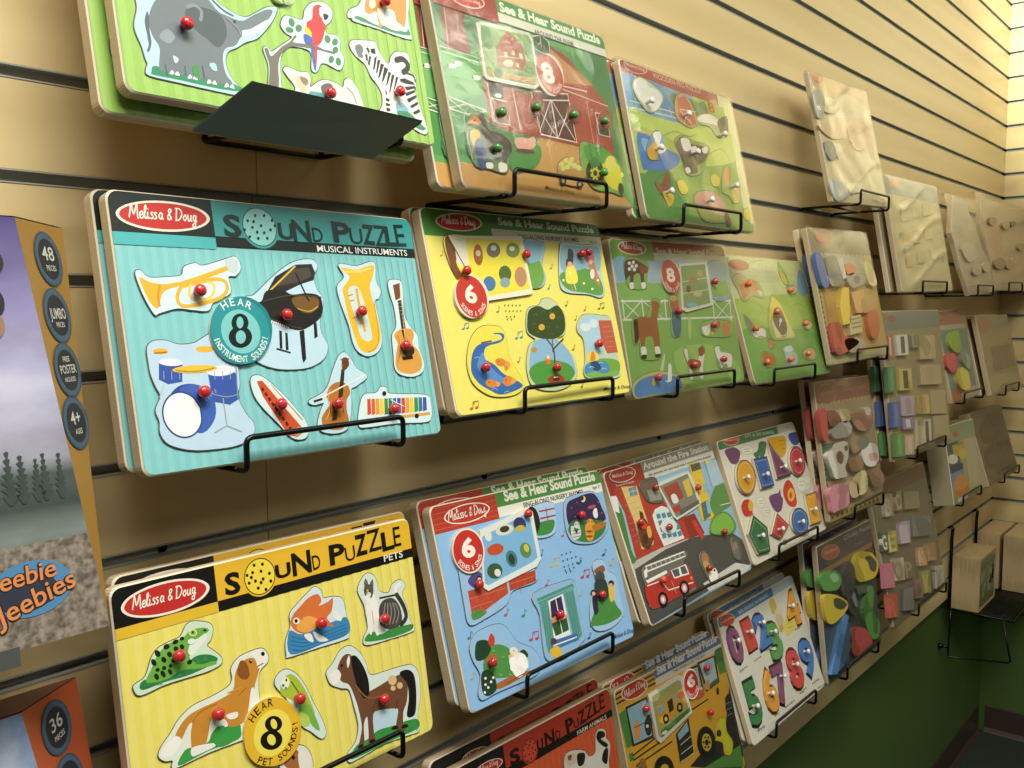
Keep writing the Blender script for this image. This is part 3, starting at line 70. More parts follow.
  ('printed_face', 0, None, None, 1, None, [('r','c8ccae', (98.9, 184.3, 299.6, 196.0),(0, 0, 0, 0)),('r','4c8250', (98.9, 195.3, 299.6, 212.3),(0, 8, 0, 0)),('r','4a8a3c', (0.0, 183.0, 101.0, 212.3),(8, 0, 0, 0)),('s','f2ead8','885 1997 795 1937 607 1900 396 1899 243 1934 200 1990 282 2047 461 2085 674 2089 838 2056'),('s','c0302c','860 1997 778 1945 604 1913 408 1912 264 1942 223 1990 298 2039 464 2072 661 2076 815 2047'),('m','f4ecdc','288 1970 781 1974', 3.91),('t','dfe8d8','See & Hear Sound Puzzle','1138 2003 2870 1999', 8.3, 3.5, 0),('t','28301e','SING-ALONG NURSERY RHYMES','1427 1863 2528 1870', 5.2, 1.2, 0),('t','28301e','Ages 2+','2741 1875 2894 1874', 3.2, 0.2, 0),('s','c88a28','209 1631 202 1621 184 1616 173 1621 180 1632 198 1637'),('l','c88a28', 0.81, '207 1627 222 1680 235 1663', 0),('s','5f9a3c','885 1044 877 1033 855 1028 842 1035 850 1046 872 1051'),('l','5f9a3c', 0.9, '883 1039 902 1100 918 1079', 0),('s','3f86a4','325 874 317 864 298 860 287 866 294 877 313 881'),('l','3f86a4', 0.85, '323 870 339 924 353 906', 0),('s','3f86a4','387 882 379 871 360 867 348 873 356 884 375 888'),('l','3f86a4', 0.85, '384 877 399 932 339 924', 0),('s','4a8ca0','1104 751 1094 738 1069 733 1054 741 1064 754 1089 759'),('l','4a8ca0', 0.99, '1101 745 1123 812 1141 789', 0),('s','4a8ca0','1185 759 1175 746 1150 741 1135 749 1144 762 1170 767'),('l','4a8ca0', 0.99, '1182 753 1201 821 1123 812', 0),('s','cf6a24','1058 496 1050 486 1030 482 1017 489 1025 499 1046 503'),('l','cf6a24', 0.81, '1055 492 1073 546 1088 527', 0),('s','b86a22','234 68 225 55 202 52 187 61 197 73 220 77'),('l','b86a22', 1.08, '232 62 252 129 270 104', 0),('s','b86a22','311 72 302 60 278 56 263 65 273 78 296 81'),('l','b86a22', 1.08, '308 67 326 134 252 129', 0),('s','5f8a3c','2061 1102 2051 1090 2028 1085 2014 1092 2023 1103 2046 1108'),('l','5f8a3c', 0.81, '2058 1096 2079 1156 2096 1136', 0),('s','c86a22','2396 1042 2388 1031 2366 1027 2352 1033 2361 1043 2383 1048'),('l','c86a22', 0.72, '2394 1037 2413 1091 2430 1073', 0),('s','6f8a2c','2690 1058 2680 1046 2654 1041 2639 1048 2649 1060 2675 1065'),('l','6f8a2c', 0.81, '2687 1053 2710 1115 2729 1094', 0),('s','6f8a2c','2774 1067 2763 1055 2737 1050 2722 1057 2732 1069 2758 1074'),('l','6f8a2c', 0.81, '2771 1062 2791 1125 2710 1115', 0),('s','d08a2c','1917 1541 1909 1531 1888 1526 1876 1532 1884 1542 1905 1547'),('l','d08a2c', 0.72, '1915 1537 1933 1590 1948 1573', 0),('s','4f9aa4','1801 1303 1793 1292 1772 1288 1760 1293 1768 1304 1788 1308'),('l','4f9aa4', 0.72, '1798 1298 1816 1350 1831 1333', 0),('s','d07a22','2035 588 2026 577 2003 573 1988 580 1998 591 2021 595'),('l','d07a22', 0.81, '2032 583 2053 642 2071 621', 0),('s','98a03c','2182 933 2173 922 2152 918 2139 925 2148 935 2169 939'),('l','98a03c', 0.72, '2179 928 2198 981 2214 963', 0),('s','50702c','2053 149 2045 139 2024 136 2011 143 2020 153 2040 156'),('l','50702c', 0.72, '2050 145 2069 196 2084 177', 0),('s','5a5a1e','1001 1109 992 1102 982 1105 984 1114 996 1116'),('s','5a5a1e','1060 1109 1052 1101 1041 1104 1044 1113 1056 1116'),('s','5a5a1e','1121 1108 1112 1101 1101 1104 1104 1113 1116 1115'),('s','5a5a1e','1181 1108 1172 1100 1162 1103 1164 1112 1176 1115'),('s','5a5a1e','1243 1107 1234 1100 1223 1103 1226 1112 1238 1114'),('s','5a5a1e','999 1048 990 1041 979 1044 982 1052 994 1055'),('s','5a5a1e','1058 1047 1049 1040 1039 1043 1041 1052 1053 1054'),('s','5a5a1e','1118 1046 1109 1039 1099 1042 1101 1051 1113 1053'),('s','5a5a1e','1179 1045 1170 1038 1160 1041 1162 1050 1174 1053'),('s','5a5a1e','1241 1045 1231 1037 1221 1040 1223 1049 1235 1052'),('s','5a5a1e','996 987 988 980 977 982 980 991 992 994'),('s','5a5a1e','1056 985 1047 978 1037 981 1039 990 1051 993'),('s','5a5a1e','1116 984 1107 977 1097 980 1099 989 1111 992'),('s','5a5a1e','1004 959 995 952 985 955 987 964 999 966'),('s','5a5a1e','1063 958 1054 951 1044 954 1047 963 1058 965'),('t','30301c','Melissa & Doug','2443 70 2971 67', 4.1, 0.3, 0.4)], []),
  ('bird_and_clock_piece', 0.4, 'f2e65a','276 1824 618 1841 796 1714 733 1443 487 1340 345 1403 262 1596', 1, '4c4a40', [('s','7a4a2a','283 1818 483 1834 494 1736 370 1567 436 1405 335 1397 269 1590'),('s','e2e4da','398 1712 505 1743 528 1621 470 1537 392 1551'),('s','efe8d8','525 1803 500 1774 455 1760 416 1770 406 1798 431 1827 476 1841 515 1831'),('s','1c1c1c','498 1802 489 1793 475 1792 470 1801 479 1810 493 1810')], [(44.6, 146.1, 'c02a2e', 0)]),
  ('fairy_hill_piece', 0.4, '9fc0d0','1507 1831 1753 1842 1863 1800 1739 1569 1763 1425 1664 1315 1486 1296 1405 1384', 1, '4c4a40', [('s','6fa24a','1472 1580 1689 1622 1735 1442 1644 1322 1489 1307'),('s','8ab8cc','1518 1814 1750 1831 1793 1753 1700 1622 1486 1591')], [(143.6, 166.5, 'c02a2e', 0)]),
  ('dancing_girl_piece', 0.4, 'b6d0d4','2114 1765 2211 1852 2564 1829 2920 1836 2842 1519 2843 1285 2734 1187 2496 1226 2085 1252 1995 1373', 1, '4c4a40', [('s','5f9a48','2048 1473 2354 1547 2711 1509 2817 1323 2743 1214 2440 1245 2150 1274 2017 1369'),('s','8ab2c4','2161 1786 2559 1813 2886 1811 2819 1526 2600 1553 2100 1489'),('s','efe05a','2156 1520 2280 1598 2344 1516 2340 1388 2244 1349 2121 1370'),('s','8a5a34','2318 1607 2291 1579 2241 1567 2198 1577 2187 1603 2214 1630 2264 1643 2307 1633'),('s','6b4024','2334 1637 2306 1615 2252 1605 2205 1612 2190 1633 2218 1655 2271 1666 2319 1658'),('l','c88a5a', 1.6, '2199 1356 2209 1274', 1),('l','d8d8c8', 1.6, '2259 1357 2269 1274', 1),('s','3f4a54','2280 1772 2365 1737 2305 1621 2224 1627'),('s','c8707a','2525 1704 2606 1765 2745 1770 2745 1653 2591 1622'),('s','c08058','2612 1630 2733 1614 2765 1362 2709 1346 2625 1515'),('s','f0ecd0','2093 1392 2073 1378 2048 1383 2054 1401 2081 1406'),('s','f0ecd0','2471 1359 2449 1344 2423 1350 2429 1368 2458 1373'),('s','f0ecd0','2616 1291 2594 1277 2568 1282 2574 1300 2603 1306'),('s','f0ecd0','2765 1401 2743 1386 2716 1391 2722 1409 2752 1415'),('s','f4e8c8','2236 1477 2219 1460 2196 1460 2189 1476 2206 1492 2230 1493'),('s','e8b890','2290 1591 2271 1569 2238 1559 2212 1568 2206 1589 2225 1610 2257 1620 2284 1612'),('l','6b4024', 1.6, '2200 1626 2167 1558', 1),('s','e8b890','2705 1625 2685 1602 2650 1592 2622 1601 2616 1622 2636 1645 2670 1655 2699 1647'),('s','f0e0d0','2695 1477 2668 1433 2631 1414 2605 1432 2607 1476 2634 1520 2671 1539 2696 1521')], [(245.2, 170.9, 'c02a2e', 0),(258.1, 172.9, 'a8283a', 0)]),
  ('fish_stream_piece', 0.4, 'e6da58','272 567 366 755 525 874 718 895 880 851 907 702 909 533 1040 289 1002 191 800 141 520 165 321 277 257 409', 1, '4c4a40', [('s','3668ac','308 501 368 626 479 702 670 718 831 745 815 792 721 802 744 814 867 804 871 750 782 707 572 669 523 554 653 481 768 375 1019 251 924 197 662 166 501 231 373 305 301 406'),('s','5a8cc8','397 496 503 620 537 537 635 417 836 271 605 304 448 380'),('s','d8843a','819 484 778 461 718 462 674 487 671 521 712 544 772 542 817 518'),('s','d8843a','618 267 574 248 514 255 473 284 473 317 516 337 576 330 619 301'),('s','d8843a','864 269 808 246 751 255 726 290 746 330 801 353 859 345 885 310'),('s','d8843a','795 473 853 436 796 406'),('l','8a5030', 1.6, '511 717 674 731', 1),('l','8ab4e0', 0.8, '373 562 422 575 463 554', 1),('l','8ab4e0', 0.8, '448 412 497 425 538 403', 1),('l','8ab4e0', 0.8, '537 228 587 240 628 217', 1),('l','8ab4e0', 0.8, '714 181 766 193 808 170', 1),('s','3a2010','729 513 720 507 711 510 713 518 724 520'),('s','3a2010','529 303 521 298 512 301 514 308 525 310'),('s','3a2010','789 311 780 305 770 308 772 316 784 317'),('s','e89a50','825 511 895 481 841 430'),('s','e89a50','626 312 682 276 618 248'),('s','e89a50','883 334 930 291 842 257')], [(45.8, 45.7, 'c02a2e', 0)]),
  ('oak_tree_piece', 0.4, 'c2d0a4','1305 998 1381 1081 1536 1101 1622 1172 1767 1178 1863 1127 1902 1069 1975 987 1908 770 1747 704 1972 513 1991 294 1812 181 1575 139 1314 166 1156 247 1148 452 1247 653 1371 718 1261 808', 1, '4c4a40', [('s','8ab4d0','1218 517 1367 704 1747 704 1944 515 1951 297 1771 416 1395 438 1190 313'),('s','4e9440','1169 383 1350 468 1623 478 1883 410 1940 298 1764 209 1477 175 1230 235'),('s','364a26','1295 929 1362 1050 1534 1094 1684 1050 1866 1098 1955 980 1913 806 1753 725 1585 717 1429 737 1280 804'),('l','5a3a22', 2.2, '1623 442 1649 601 1563 718', 1),('l','5a3a22', 1.8, '1649 601 1862 714', 1),('l','5a3a22', 1.4, '1627 566 1661 714', 1),('s','d8a838','1571 852 1548 828 1507 818 1472 830 1464 855 1487 879 1527 889 1562 877'),('s','d8a838','1789 972 1766 947 1728 938 1696 949 1689 974 1711 999 1749 1009 1782 998'),('s','c8883a','1364 607 1345 588 1310 581 1279 591 1271 611 1290 630 1326 636 1356 627'),('s','d08a4a','1569 498 1548 477 1511 470 1480 481 1473 503 1493 525 1530 532 1561 521'),('s','a03a28','1455 281 1630 318 1746 261 1650 204 1494 229'),('s','efe8d8','1639 275 1613 262 1570 265 1553 281 1579 295 1622 292'),('l','566c40', 1, '1417 986 1455 1007 1487 988', 1),('l','566c40', 1, '1560 1019 1599 1040 1632 1022', 1),('l','566c40', 1, '1694 1010 1734 1031 1767 1012', 1),('l','566c40', 1, '1813 943 1854 964 1887 945', 1),('l','566c40', 1, '1360 882 1398 902 1430 884', 1),('l','566c40', 1, '1589 841 1628 861 1661 842', 1),('l','566c40', 1, '1753 836 1793 857 1827 838', 1),('l','566c40', 1, '1414 793 1452 813 1484 795', 1),('l','566c40', 1, '1620 762 1659 782 1692 763', 1),('s','f0d8b0','1551 513 1539 499 1519 494 1502 501 1498 516 1510 530 1531 536 1548 529'),('s','d07830','1546 457 1528 436 1499 428 1475 439 1471 462 1488 483 1517 491 1541 480'),('s','3a2a1c','1656 260 1619 247 1555 252 1527 269 1564 281 1628 277')], [(158.5, 38.9, 'c02a2e', 0)]),
  ('pool_and_house_piece', 0.4, 'b8ccb8','2167 873 2294 975 2481 987 2662 968 2843 934 2857 701 2819 355 2798 218 2536 202 2126 256 2192 465 2227 686 2150 781', 1, '4c4a40', [('s','a8ccdc','2202 872 2380 958 2617 946 2640 823 2517 524 2251 462 2262 684'),('p','b85a44','2592 908 2846 903 2857 507 2636 503 2566 673'),('s','6fa24a','2181 392 2493 449 2834 400 2768 243 2420 229 2142 270'),('s','4a88b4','2193 391 2544 416 2604 292 2305 251 2147 284'),('s','e6d25a','2207 435 2273 528 2421 536 2439 437'),('s','d88a3a','2280 438 2335 532 2383 530 2378 440'),('s','2c4470','2268 402 2398 424 2456 339 2336 309'),('s','cfe0e4','2418 829 2374 793 2293 780 2222 798 2202 835 2245 871 2326 884 2398 867'),('s','cfe0e4','2567 871 2530 834 2464 820 2409 837 2396 875 2432 911 2498 926 2554 909'),('l','d88a74', 0.6, '2640 823 2849 833', 0),('l','d88a74', 0.6, '2639 762 2854 771', 0),('l','d88a74', 0.6, '2638 701 2859 709', 0),('l','d88a74', 0.6, '2637 640 2864 646', 0),('l','d88a74', 0.6, '2636 579 2870 584', 0),('l','a8d4e8', 0.8, '2228 352 2281 364 2324 347', 1),('l','a8d4e8', 0.8, '2463 319 2516 331 2561 313', 1),('l','a8d4e8', 0.8, '2425 393 2478 405 2522 387', 1),('s','7ab055','2142 270 2324 309 2496 268 2760 297 2765 235 2418 221')], [(244.0, 62.2, 'c02a2e', 0)]),
  ('preview_card', 1.8, 'e6e2ca','313 1832 1464 1883 1470 1243 1422 1222 548 1136 540 1175 498 1472', 0, None, [('p','e8da4a','561 1818 1407 1830 1430 1285 590 1189 535 1505'),('s','a06030','774 1650 741 1567 685 1529 639 1558 630 1637 662 1719 718 1758 764 1729'),('s','6e6a60','1063 1714 1022 1652 940 1621 866 1638 843 1692 883 1754 964 1786 1039 1769'),('s','7a8a50','1382 1726 1339 1663 1253 1631 1176 1648 1151 1704 1194 1766 1279 1799 1357 1783'),('s','4a78a8','888 1343 851 1284 778 1256 713 1275 693 1329 730 1388 802 1417 867 1398'),('s','4c6a34','1167 1456 1128 1391 1052 1359 984 1380 964 1441 1003 1506 1079 1538 1147 1518'),('s','88a4a8','1120 1358 1090 1317 1030 1297 976 1309 958 1346 987 1387 1047 1407 1102 1395'),('s','b88a6a','1412 1425 1369 1343 1293 1306 1228 1334 1211 1411 1252 1492 1328 1530 1394 1503'),('s','e0c8a0','744 1662 726 1637 697 1626 673 1635 668 1659 685 1683 715 1694 739 1685'),('s','c8d0c0','1003 1729 984 1706 950 1696 921 1704 914 1726 933 1748 967 1759 996 1751'),('s','d8e0c0','1302 1734 1283 1713 1247 1704 1217 1711 1209 1730 1228 1751 1263 1760 1294 1753')], []),
  ('song_badge', 2.6, 'e8dcc8','737 1232 692 1091 566 992 411 972 286 1037 235 1160 277 1296 397 1396 552 1422 683 1359', 1, None, [('o','c03a2c', 48.1, 119.5, 22.2),('t','f2e6d8','6','384 1137 557 1136', 18.4, 4, 0),('c','f2e6d8','SCENES & SONGS', [48.1, 119.5, 20.1], 247, 113, 5.2, 1, 1)], []),
 ],
 'blue': [
  ('printed_face', 0, None, None, 1, None, [('r','e6e6da', (98.8, 185.1, 299.5, 196.9),(0, 0, 0, 0)),('r','4d8a44', (98.8, 196.2, 299.5, 213.3),(0, 8, 0, 0)),('r','b43c2c', (0.0, 183.9, 100.9, 213.3),(8, 0, 0, 0)),('r','c8604c', (0.0, 187.7, 100.3, 188.5),(0, 0, 0, 0)),('r','c8604c', (0.0, 193.2, 100.3, 194.0),(0, 0, 0, 0)),('r','c8604c', (0.0, 198.8, 100.3, 199.5),(0, 0, 0, 0)),('r','c8604c', (0.0, 204.3, 100.3, 205.1),(0, 0, 0, 0)),('r','c8604c', (0.0, 209.9, 100.3, 210.6),(0, 0, 0, 0)),('s','f0e8da','888 1983 783 1909 530 1879 283 1908 180 1978 274 2049 518 2082 775 2055'),('s','b43c2c','866 1983 767 1917 529 1890 297 1916 200 1978 289 2041 519 2070 760 2047'),('m','f0e8da','238 1946 825 1945', 4.66),('t','e8ead8','See & Hear Sound Puzzle','1148 2012 2880 2009', 11.8, 4, 0),('t','1c221c','SING-ALONG NURSERY RHYMES','1439 1892 2581 1882', 5.7, 1.5, 0),('t','1c221c','Ages 2+','2781 1905 2948 1908', 3.8, 0.3, 0),('s','b85a7a','2033 1455 2023 1444 1996 1443 1981 1453 1992 1465 2018 1466'),('l','b85a7a', 0.81, '2030 1450 2056 1514 2074 1488', 0),('s','3f6a74','1579 1315 1568 1303 1541 1302 1524 1314 1536 1326 1563 1327'),('l','3f6a74', 0.9, '1576 1310 1602 1378 1621 1350', 0),('s','c8b85a','1739 1160 1726 1145 1692 1145 1673 1159 1686 1173 1720 1174'),('l','c8b85a', 1.08, '1735 1153 1767 1236 1791 1201', 0),('s','c8b85a','1848 1152 1834 1137 1800 1137 1780 1151 1794 1166 1828 1166'),('l','c8b85a', 1.08, '1844 1145 1873 1229 1767 1236', 0),('s','b84a6a','1566 971 1555 960 1528 960 1512 971 1523 983 1550 983'),('l','b84a6a', 0.9, '1562 966 1588 1033 1608 1005', 0),('s','b84a6a','812 816 802 804 775 804 759 817 770 829 796 829'),('l','b84a6a', 0.99, '809 811 834 880 853 850', 0),('s','3f8a74','1082 741 1071 729 1043 729 1027 742 1038 754 1066 754'),('l','3f8a74', 0.99, '1079 735 1105 806 1125 775', 0),('s','c04a5a','1127 465 1115 452 1085 453 1067 467 1079 480 1109 479'),('l','c04a5a', 1.08, '1124 459 1153 535 1174 502', 0),('s','c04a5a','1226 453 1213 440 1183 441 1164 455 1177 468 1208 467'),('l','c04a5a', 1.08, '1222 447 1248 524 1153 535', 0),('s','3f8a7a','214 729 204 717 180 718 165 730 175 741 199 741'),('l','3f8a7a', 0.99, '211 724 233 790 251 761', 0),('s','b8b05a','139 335 130 324 106 325 92 337 101 348 125 347'),('l','b8b05a', 0.99, '136 330 158 394 176 365', 0),('s','c0405a','2236 918 2223 905 2190 905 2171 918 2185 932 2217 932'),('l','c0405a', 0.99, '2232 912 2264 989 2287 956', 0),('s','c0405a','2343 909 2329 895 2296 895 2276 909 2290 923 2323 923'),('l','c0405a', 0.99, '2338 903 2367 981 2264 989', 0),('s','3f6a7a','2225 1090 2213 1078 2183 1078 2166 1090 2178 1102 2208 1103'),('l','3f6a7a', 0.9, '2222 1085 2251 1156 2272 1126', 0),('s','3a5a74','2734 1090 2721 1077 2689 1077 2671 1090 2684 1103 2716 1103'),('l','3a5a74', 0.9, '2730 1084 2762 1158 2784 1127', 0),('s','c0b86a','2850 948 2835 933 2800 933 2779 947 2794 962 2829 962'),('l','c0b86a', 0.99, '2846 941 2881 1022 2906 987', 0),('s','a85a8a','2915 1538 2903 1526 2874 1525 2856 1536 2869 1548 2898 1550'),('l','a85a8a', 0.81, '2912 1533 2941 1601 2961 1573', 0),('s','3a5a80','2103 221 2092 211 2066 212 2051 224 2062 234 2088 233'),('l','3a5a80', 0.81, '2100 216 2125 277 2144 250', 0),('s','b8b89a','2121 731 2110 721 2084 721 2068 732 2079 743 2105 743'),('l','b8b89a', 0.81, '2118 726 2143 789 2162 762', 0),('s','a8a8c0','2580 416 2569 405 2541 406 2525 418 2536 429 2564 428'),('l','a8a8c0', 0.81, '2577 411 2604 474 2624 446', 0),('s','3a5468','1934 1245 1923 1239 1910 1245 1913 1255 1929 1255'),('s','3a5468','2016 1246 2004 1239 1991 1245 1995 1255 2010 1256'),('s','3a5468','2098 1246 2086 1240 2073 1246 2077 1256 2092 1256'),('s','3a5468','1930 1175 1919 1169 1906 1175 1909 1185 1924 1185'),('s','3a5468','2011 1175 2000 1168 1987 1175 1990 1185 2006 1185'),('s','3a5468','2094 1175 2082 1168 2069 1175 2072 1185 2088 1185'),('s','3a5468','2177 1175 2165 1168 2152 1175 2155 1185 2171 1185'),('s','3a5468','1926 1105 1914 1098 1901 1104 1905 1114 1920 1115'),('s','3a5468','2007 1104 1995 1098 1982 1104 1986 1114 2001 1114'),('s','3a5468','2089 1104 2077 1098 2064 1104 2068 1114 2083 1114'),('s','3a5468','2172 1103 2160 1097 2147 1103 2151 1113 2166 1114'),('s','3a5468','2256 1103 2244 1097 2231 1103 2234 1113 2250 1113'),('s','3a5468','1931 1062 1920 1055 1907 1062 1910 1072 1925 1072'),('s','3a5468','2012 1061 2001 1055 1988 1061 1991 1071 2006 1071'),('s','3a5468','2095 1060 2083 1054 2070 1060 2073 1070 2089 1071'),('s','3a5468','1942 1034 1930 1028 1917 1034 1921 1044 1936 1044'),('s','3a5468','2023 1034 2011 1027 1998 1033 2002 1044 2017 1044'),('t','28384a','Melissa & Doug','2531 88 2967 67', 5.2, 0.3, 0.4)], []),
  ('running_boy_piece', 0.4, 'a8cae8','1479 1860 1947 1868 1915 1577 1775 1498 1496 1530 1387 1672', 1, '4c4a40', [('s','3f8a44','1425 1657 1675 1682 1904 1663 1807 1534 1534 1547'),('s','2a2018','1509 1876 1623 1837 1644 1667 1533 1564 1463 1658'),('l','a04848', 2, '1664 1805 1964 1797', 1),('l','a04848', 2, '1662 1722 1949 1715', 1),('l','a04848', 1.6, '1802 1828 1784 1621', 1)], [(141.6, 181.9, 'c02a2e', 0)]),
  ('night_cats_piece', 0.4, '94b8e0','2160 1834 2354 1890 2783 1869 2918 1622 2910 1398 2636 1271 2352 1290 2137 1375 2087 1567', 1, '4c4a40', [('s','33284e','2197 1802 2413 1855 2762 1854 2868 1653 2884 1493 2582 1523 2289 1510 2146 1578'),('s','3c7a3e','2148 1544 2453 1568 2862 1474 2764 1335 2496 1289 2235 1356 2140 1442'),('s','e8d87a','2577 1811 2553 1787 2515 1781 2486 1798 2481 1826 2505 1851 2543 1857 2573 1840'),('s','33284e','2547 1829 2527 1808 2494 1802 2469 1817 2465 1842 2486 1864 2518 1869 2544 1855'),('s','cfd2d0','2191 1549 2311 1571 2355 1454 2299 1378 2162 1387'),('s','4a4a4a','2234 1511 2313 1497 2260 1429'),('s','d8963a','2521 1556 2637 1513 2634 1426 2539 1307 2437 1326 2443 1460'),('s','b0702c','2601 1476 2862 1474 2860 1429 2623 1397'),('s','e8e8e0','2757 1600 2740 1561 2703 1547 2669 1566 2657 1607 2675 1645 2711 1660 2746 1641'),('s','3f6a4c','2141 1562 2321 1599 2580 1519 2328 1520'),('s','d8963a','2628 1511 2599 1484 2551 1480 2512 1500 2505 1532 2533 1558 2582 1563 2621 1543'),('s','d2d4d2','2351 1525 2325 1499 2284 1493 2250 1512 2245 1543 2271 1569 2313 1575 2346 1556'),('s','a85a6a','2724 1697 2704 1682 2654 1675 2604 1682 2582 1697 2601 1713 2651 1719 2702 1712'),('s','a85a6a','2748 1695 2729 1683 2701 1687 2692 1704 2712 1716 2740 1712'),('l','54585a', 0.7, '2196 1483 2347 1473', 0),('l','54585a', 0.7, '2182 1443 2332 1433', 0),('l','54585a', 0.7, '2169 1407 2319 1396', 0),('s','1c1814','2554 1537 2544 1530 2533 1535 2537 1545 2549 1546'),('s','1c1814','2614 1522 2604 1515 2594 1520 2597 1530 2610 1531'),('s','1c1814','2291 1544 2281 1537 2271 1542 2275 1552 2287 1553'),('s','1c1814','2339 1540 2329 1533 2319 1538 2323 1548 2335 1549'),('s','8a5030','2575 1405 2554 1400 2509 1404 2467 1416 2452 1428 2473 1433 2518 1429 2560 1417'),('s','8a5030','2554 1348 2533 1342 2488 1347 2446 1359 2432 1371 2453 1376 2497 1372 2539 1360'),('s','f0f0ea','2758 1640 2741 1624 2713 1620 2691 1632 2688 1651 2704 1667 2732 1671 2754 1659'),('s','8a7a98','2283 1749 2271 1743 2257 1748 2261 1758 2277 1758'),('s','8a7a98','2405 1795 2393 1788 2379 1794 2383 1803 2399 1804'),('s','8a7a98','2821 1728 2808 1722 2793 1727 2797 1737 2814 1738'),('s','8a7a98','2844 1589 2832 1583 2817 1589 2821 1599 2838 1599'),('s','8a7a98','2313 1635 2301 1629 2287 1635 2291 1644 2307 1645')], [(236.7, 164.1, 'c02a2e', 0)]),
  ('stone_wall_piece', 0.4, '98bfe0','242 1468 387 1513 607 1334 1166 1273 1404 1175 1363 1051 973 1041 819 923 463 860 221 856 206 1072 217 1289', 1, '4c4a40', [('p','b84a34','293 1191 896 1167 882 1031 383 917 280 929'),('p','b04430','930 1183 1393 1177 1365 1055 916 1047'),('l','d07a5c', 0.7, '290 1107 873 1095', 0),('l','d07a5c', 0.7, '294 1013 619 1009', 0),('l','d07a5c', 0.7, '939 1119 1373 1117', 0),('s','4e8a48','278 958 368 977 505 924 395 885 284 891'),('s','4a4a80','324 1295 472 1360 578 1276 515 1177 375 1216'),('l','d07a5c', 0.6, '400 1099 400 1047', 0),('l','d07a5c', 0.6, '561 1091 561 1038', 0),('l','d07a5c', 0.6, '726 1083 726 1029', 0),('l','d07a5c', 0.6, '429 1017 430 965', 0),('l','d07a5c', 0.6, '593 1015 594 963', 0),('l','d07a5c', 0.6, '317 1000 317 949', 0),('l','d07a5c', 0.6, '464 953 465 901', 0),('l','d07a5c', 0.6, '1051 1101 1051 1047', 0),('l','d07a5c', 0.6, '1172 1106 1173 1050', 0),('l','d07a5c', 0.6, '1296 1110 1296 1054', 0),('l','d07a5c', 0.6, '1093 1045 1093 990', 0),('s','2a1c14','527 1272 511 1255 483 1252 460 1266 456 1288 472 1306 500 1308 523 1295'),('s','e8b0a0','515 1267 504 1257 484 1255 468 1265 464 1279 475 1290 495 1291 511 1282')], [(42.5, 122.8, 'c02a2e', 0)]),
  ('window_piece', 0.4, '8fb8dc','1274 932 1884 947 2010 919 2036 838 1996 306 1982 227 1599 130 1295 177 1258 344 1310 685', 1, '4c4a40', [('p','4f8f86','1315 867 1986 891 2008 836 1330 799'),('p','5a9a90','1341 797 1508 805 1436 295 1320 249'),('p','5a9a90','1787 820 1977 826 1960 283 1798 245'),('p','e6ebea','1494 800 1772 816 1759 287 1452 267'),('p','3b2c50','1526 784 1739 799 1729 540 1486 553'),('s','e09070','1504 605 1744 585 1738 529 1505 532'),('p','2f5a34','1472 549 1755 541 1747 404 1497 398'),('l','eef0ea', 1.4, '1631 788 1621 345', 0),('p','3a74b0','1384 365 1872 339 1882 254 1387 261'),('l','e8ebea', 1.6, '1416 309 1856 294', 0),('s','5a3a24','1496 339 1472 317 1431 317 1398 337 1391 367 1415 389 1456 389 1489 369'),('s','e0b83c','1355 278 1497 286 1540 187 1397 180'),('l','3a766e', 0.6, '1380 763 1307 284', 1),('l','3a766e', 0.6, '1424 745 1346 289', 1),('l','3a766e', 0.6, '1468 726 1385 294', 1),('l','3a766e', 0.6, '1513 707 1425 298', 1),('l','3a766e', 0.6, '1836 809 1818 263', 1),('l','3a766e', 0.6, '1890 809 1859 265', 1),('l','3a766e', 0.6, '1944 809 1900 266', 1),('l','7ac0b4', 1.2, '1314 827 1985 849', 0),('l','2a5a94', 0.8, '1383 326 1873 306', 0),('s','c05040','1632 564 1620 556 1597 557 1577 567 1572 579 1585 588 1607 587 1627 577'),('s','d8a040','1697 564 1687 555 1668 555 1653 564 1649 576 1660 585 1678 585 1694 576')], [(159.0, 61.8, 'c02a2e', 0)]),
  ('hill_couple_piece', 0.4, 'a2c6e6','2428 1007 2557 1058 2685 1005 2713 881 2844 786 2842 521 2813 309 2540 227 2259 258 2165 387 2250 619 2429 791', 1, '4c4a40', [('s','4a8a44','2453 700 2637 679 2720 463 2788 324 2488 287 2181 333 2162 379 2341 555'),('s','8a5a3a','2444 952 2629 973 2644 896 2470 903'),('s','4a4a44','2618 827 2572 785 2497 780 2438 815 2428 869 2474 911 2548 916 2608 882'),('s','2f3f3a','2409 817 2620 792 2599 579 2382 587'),('s','2a2a40','2291 652 2382 665 2352 467 2264 463'),('s','2a1c14','2390 688 2366 667 2324 665 2291 684 2285 713 2309 734 2350 736 2384 717'),('s','d8c05a','2648 707 2757 717 2723 550 2622 521'),('s','2a1c14','2771 714 2745 692 2701 690 2666 710 2660 739 2686 761 2729 763 2764 744'),('s','e0b090','2737 704 2721 692 2694 692 2672 703 2667 720 2683 732 2710 732 2732 721'),('s','e0b090','2366 681 2350 667 2324 665 2304 678 2300 696 2316 711 2342 712 2363 700'),('l','6aa860', 0.8, '2324 431 2355 457', 0),('l','6aa860', 0.8, '2539 421 2571 447', 0),('l','6aa860', 0.8, '2394 329 2426 355', 0),('l','6aa860', 0.8, '2611 316 2644 343', 0)], [(242.7, 65.2, 'c02a2e', 0)]),
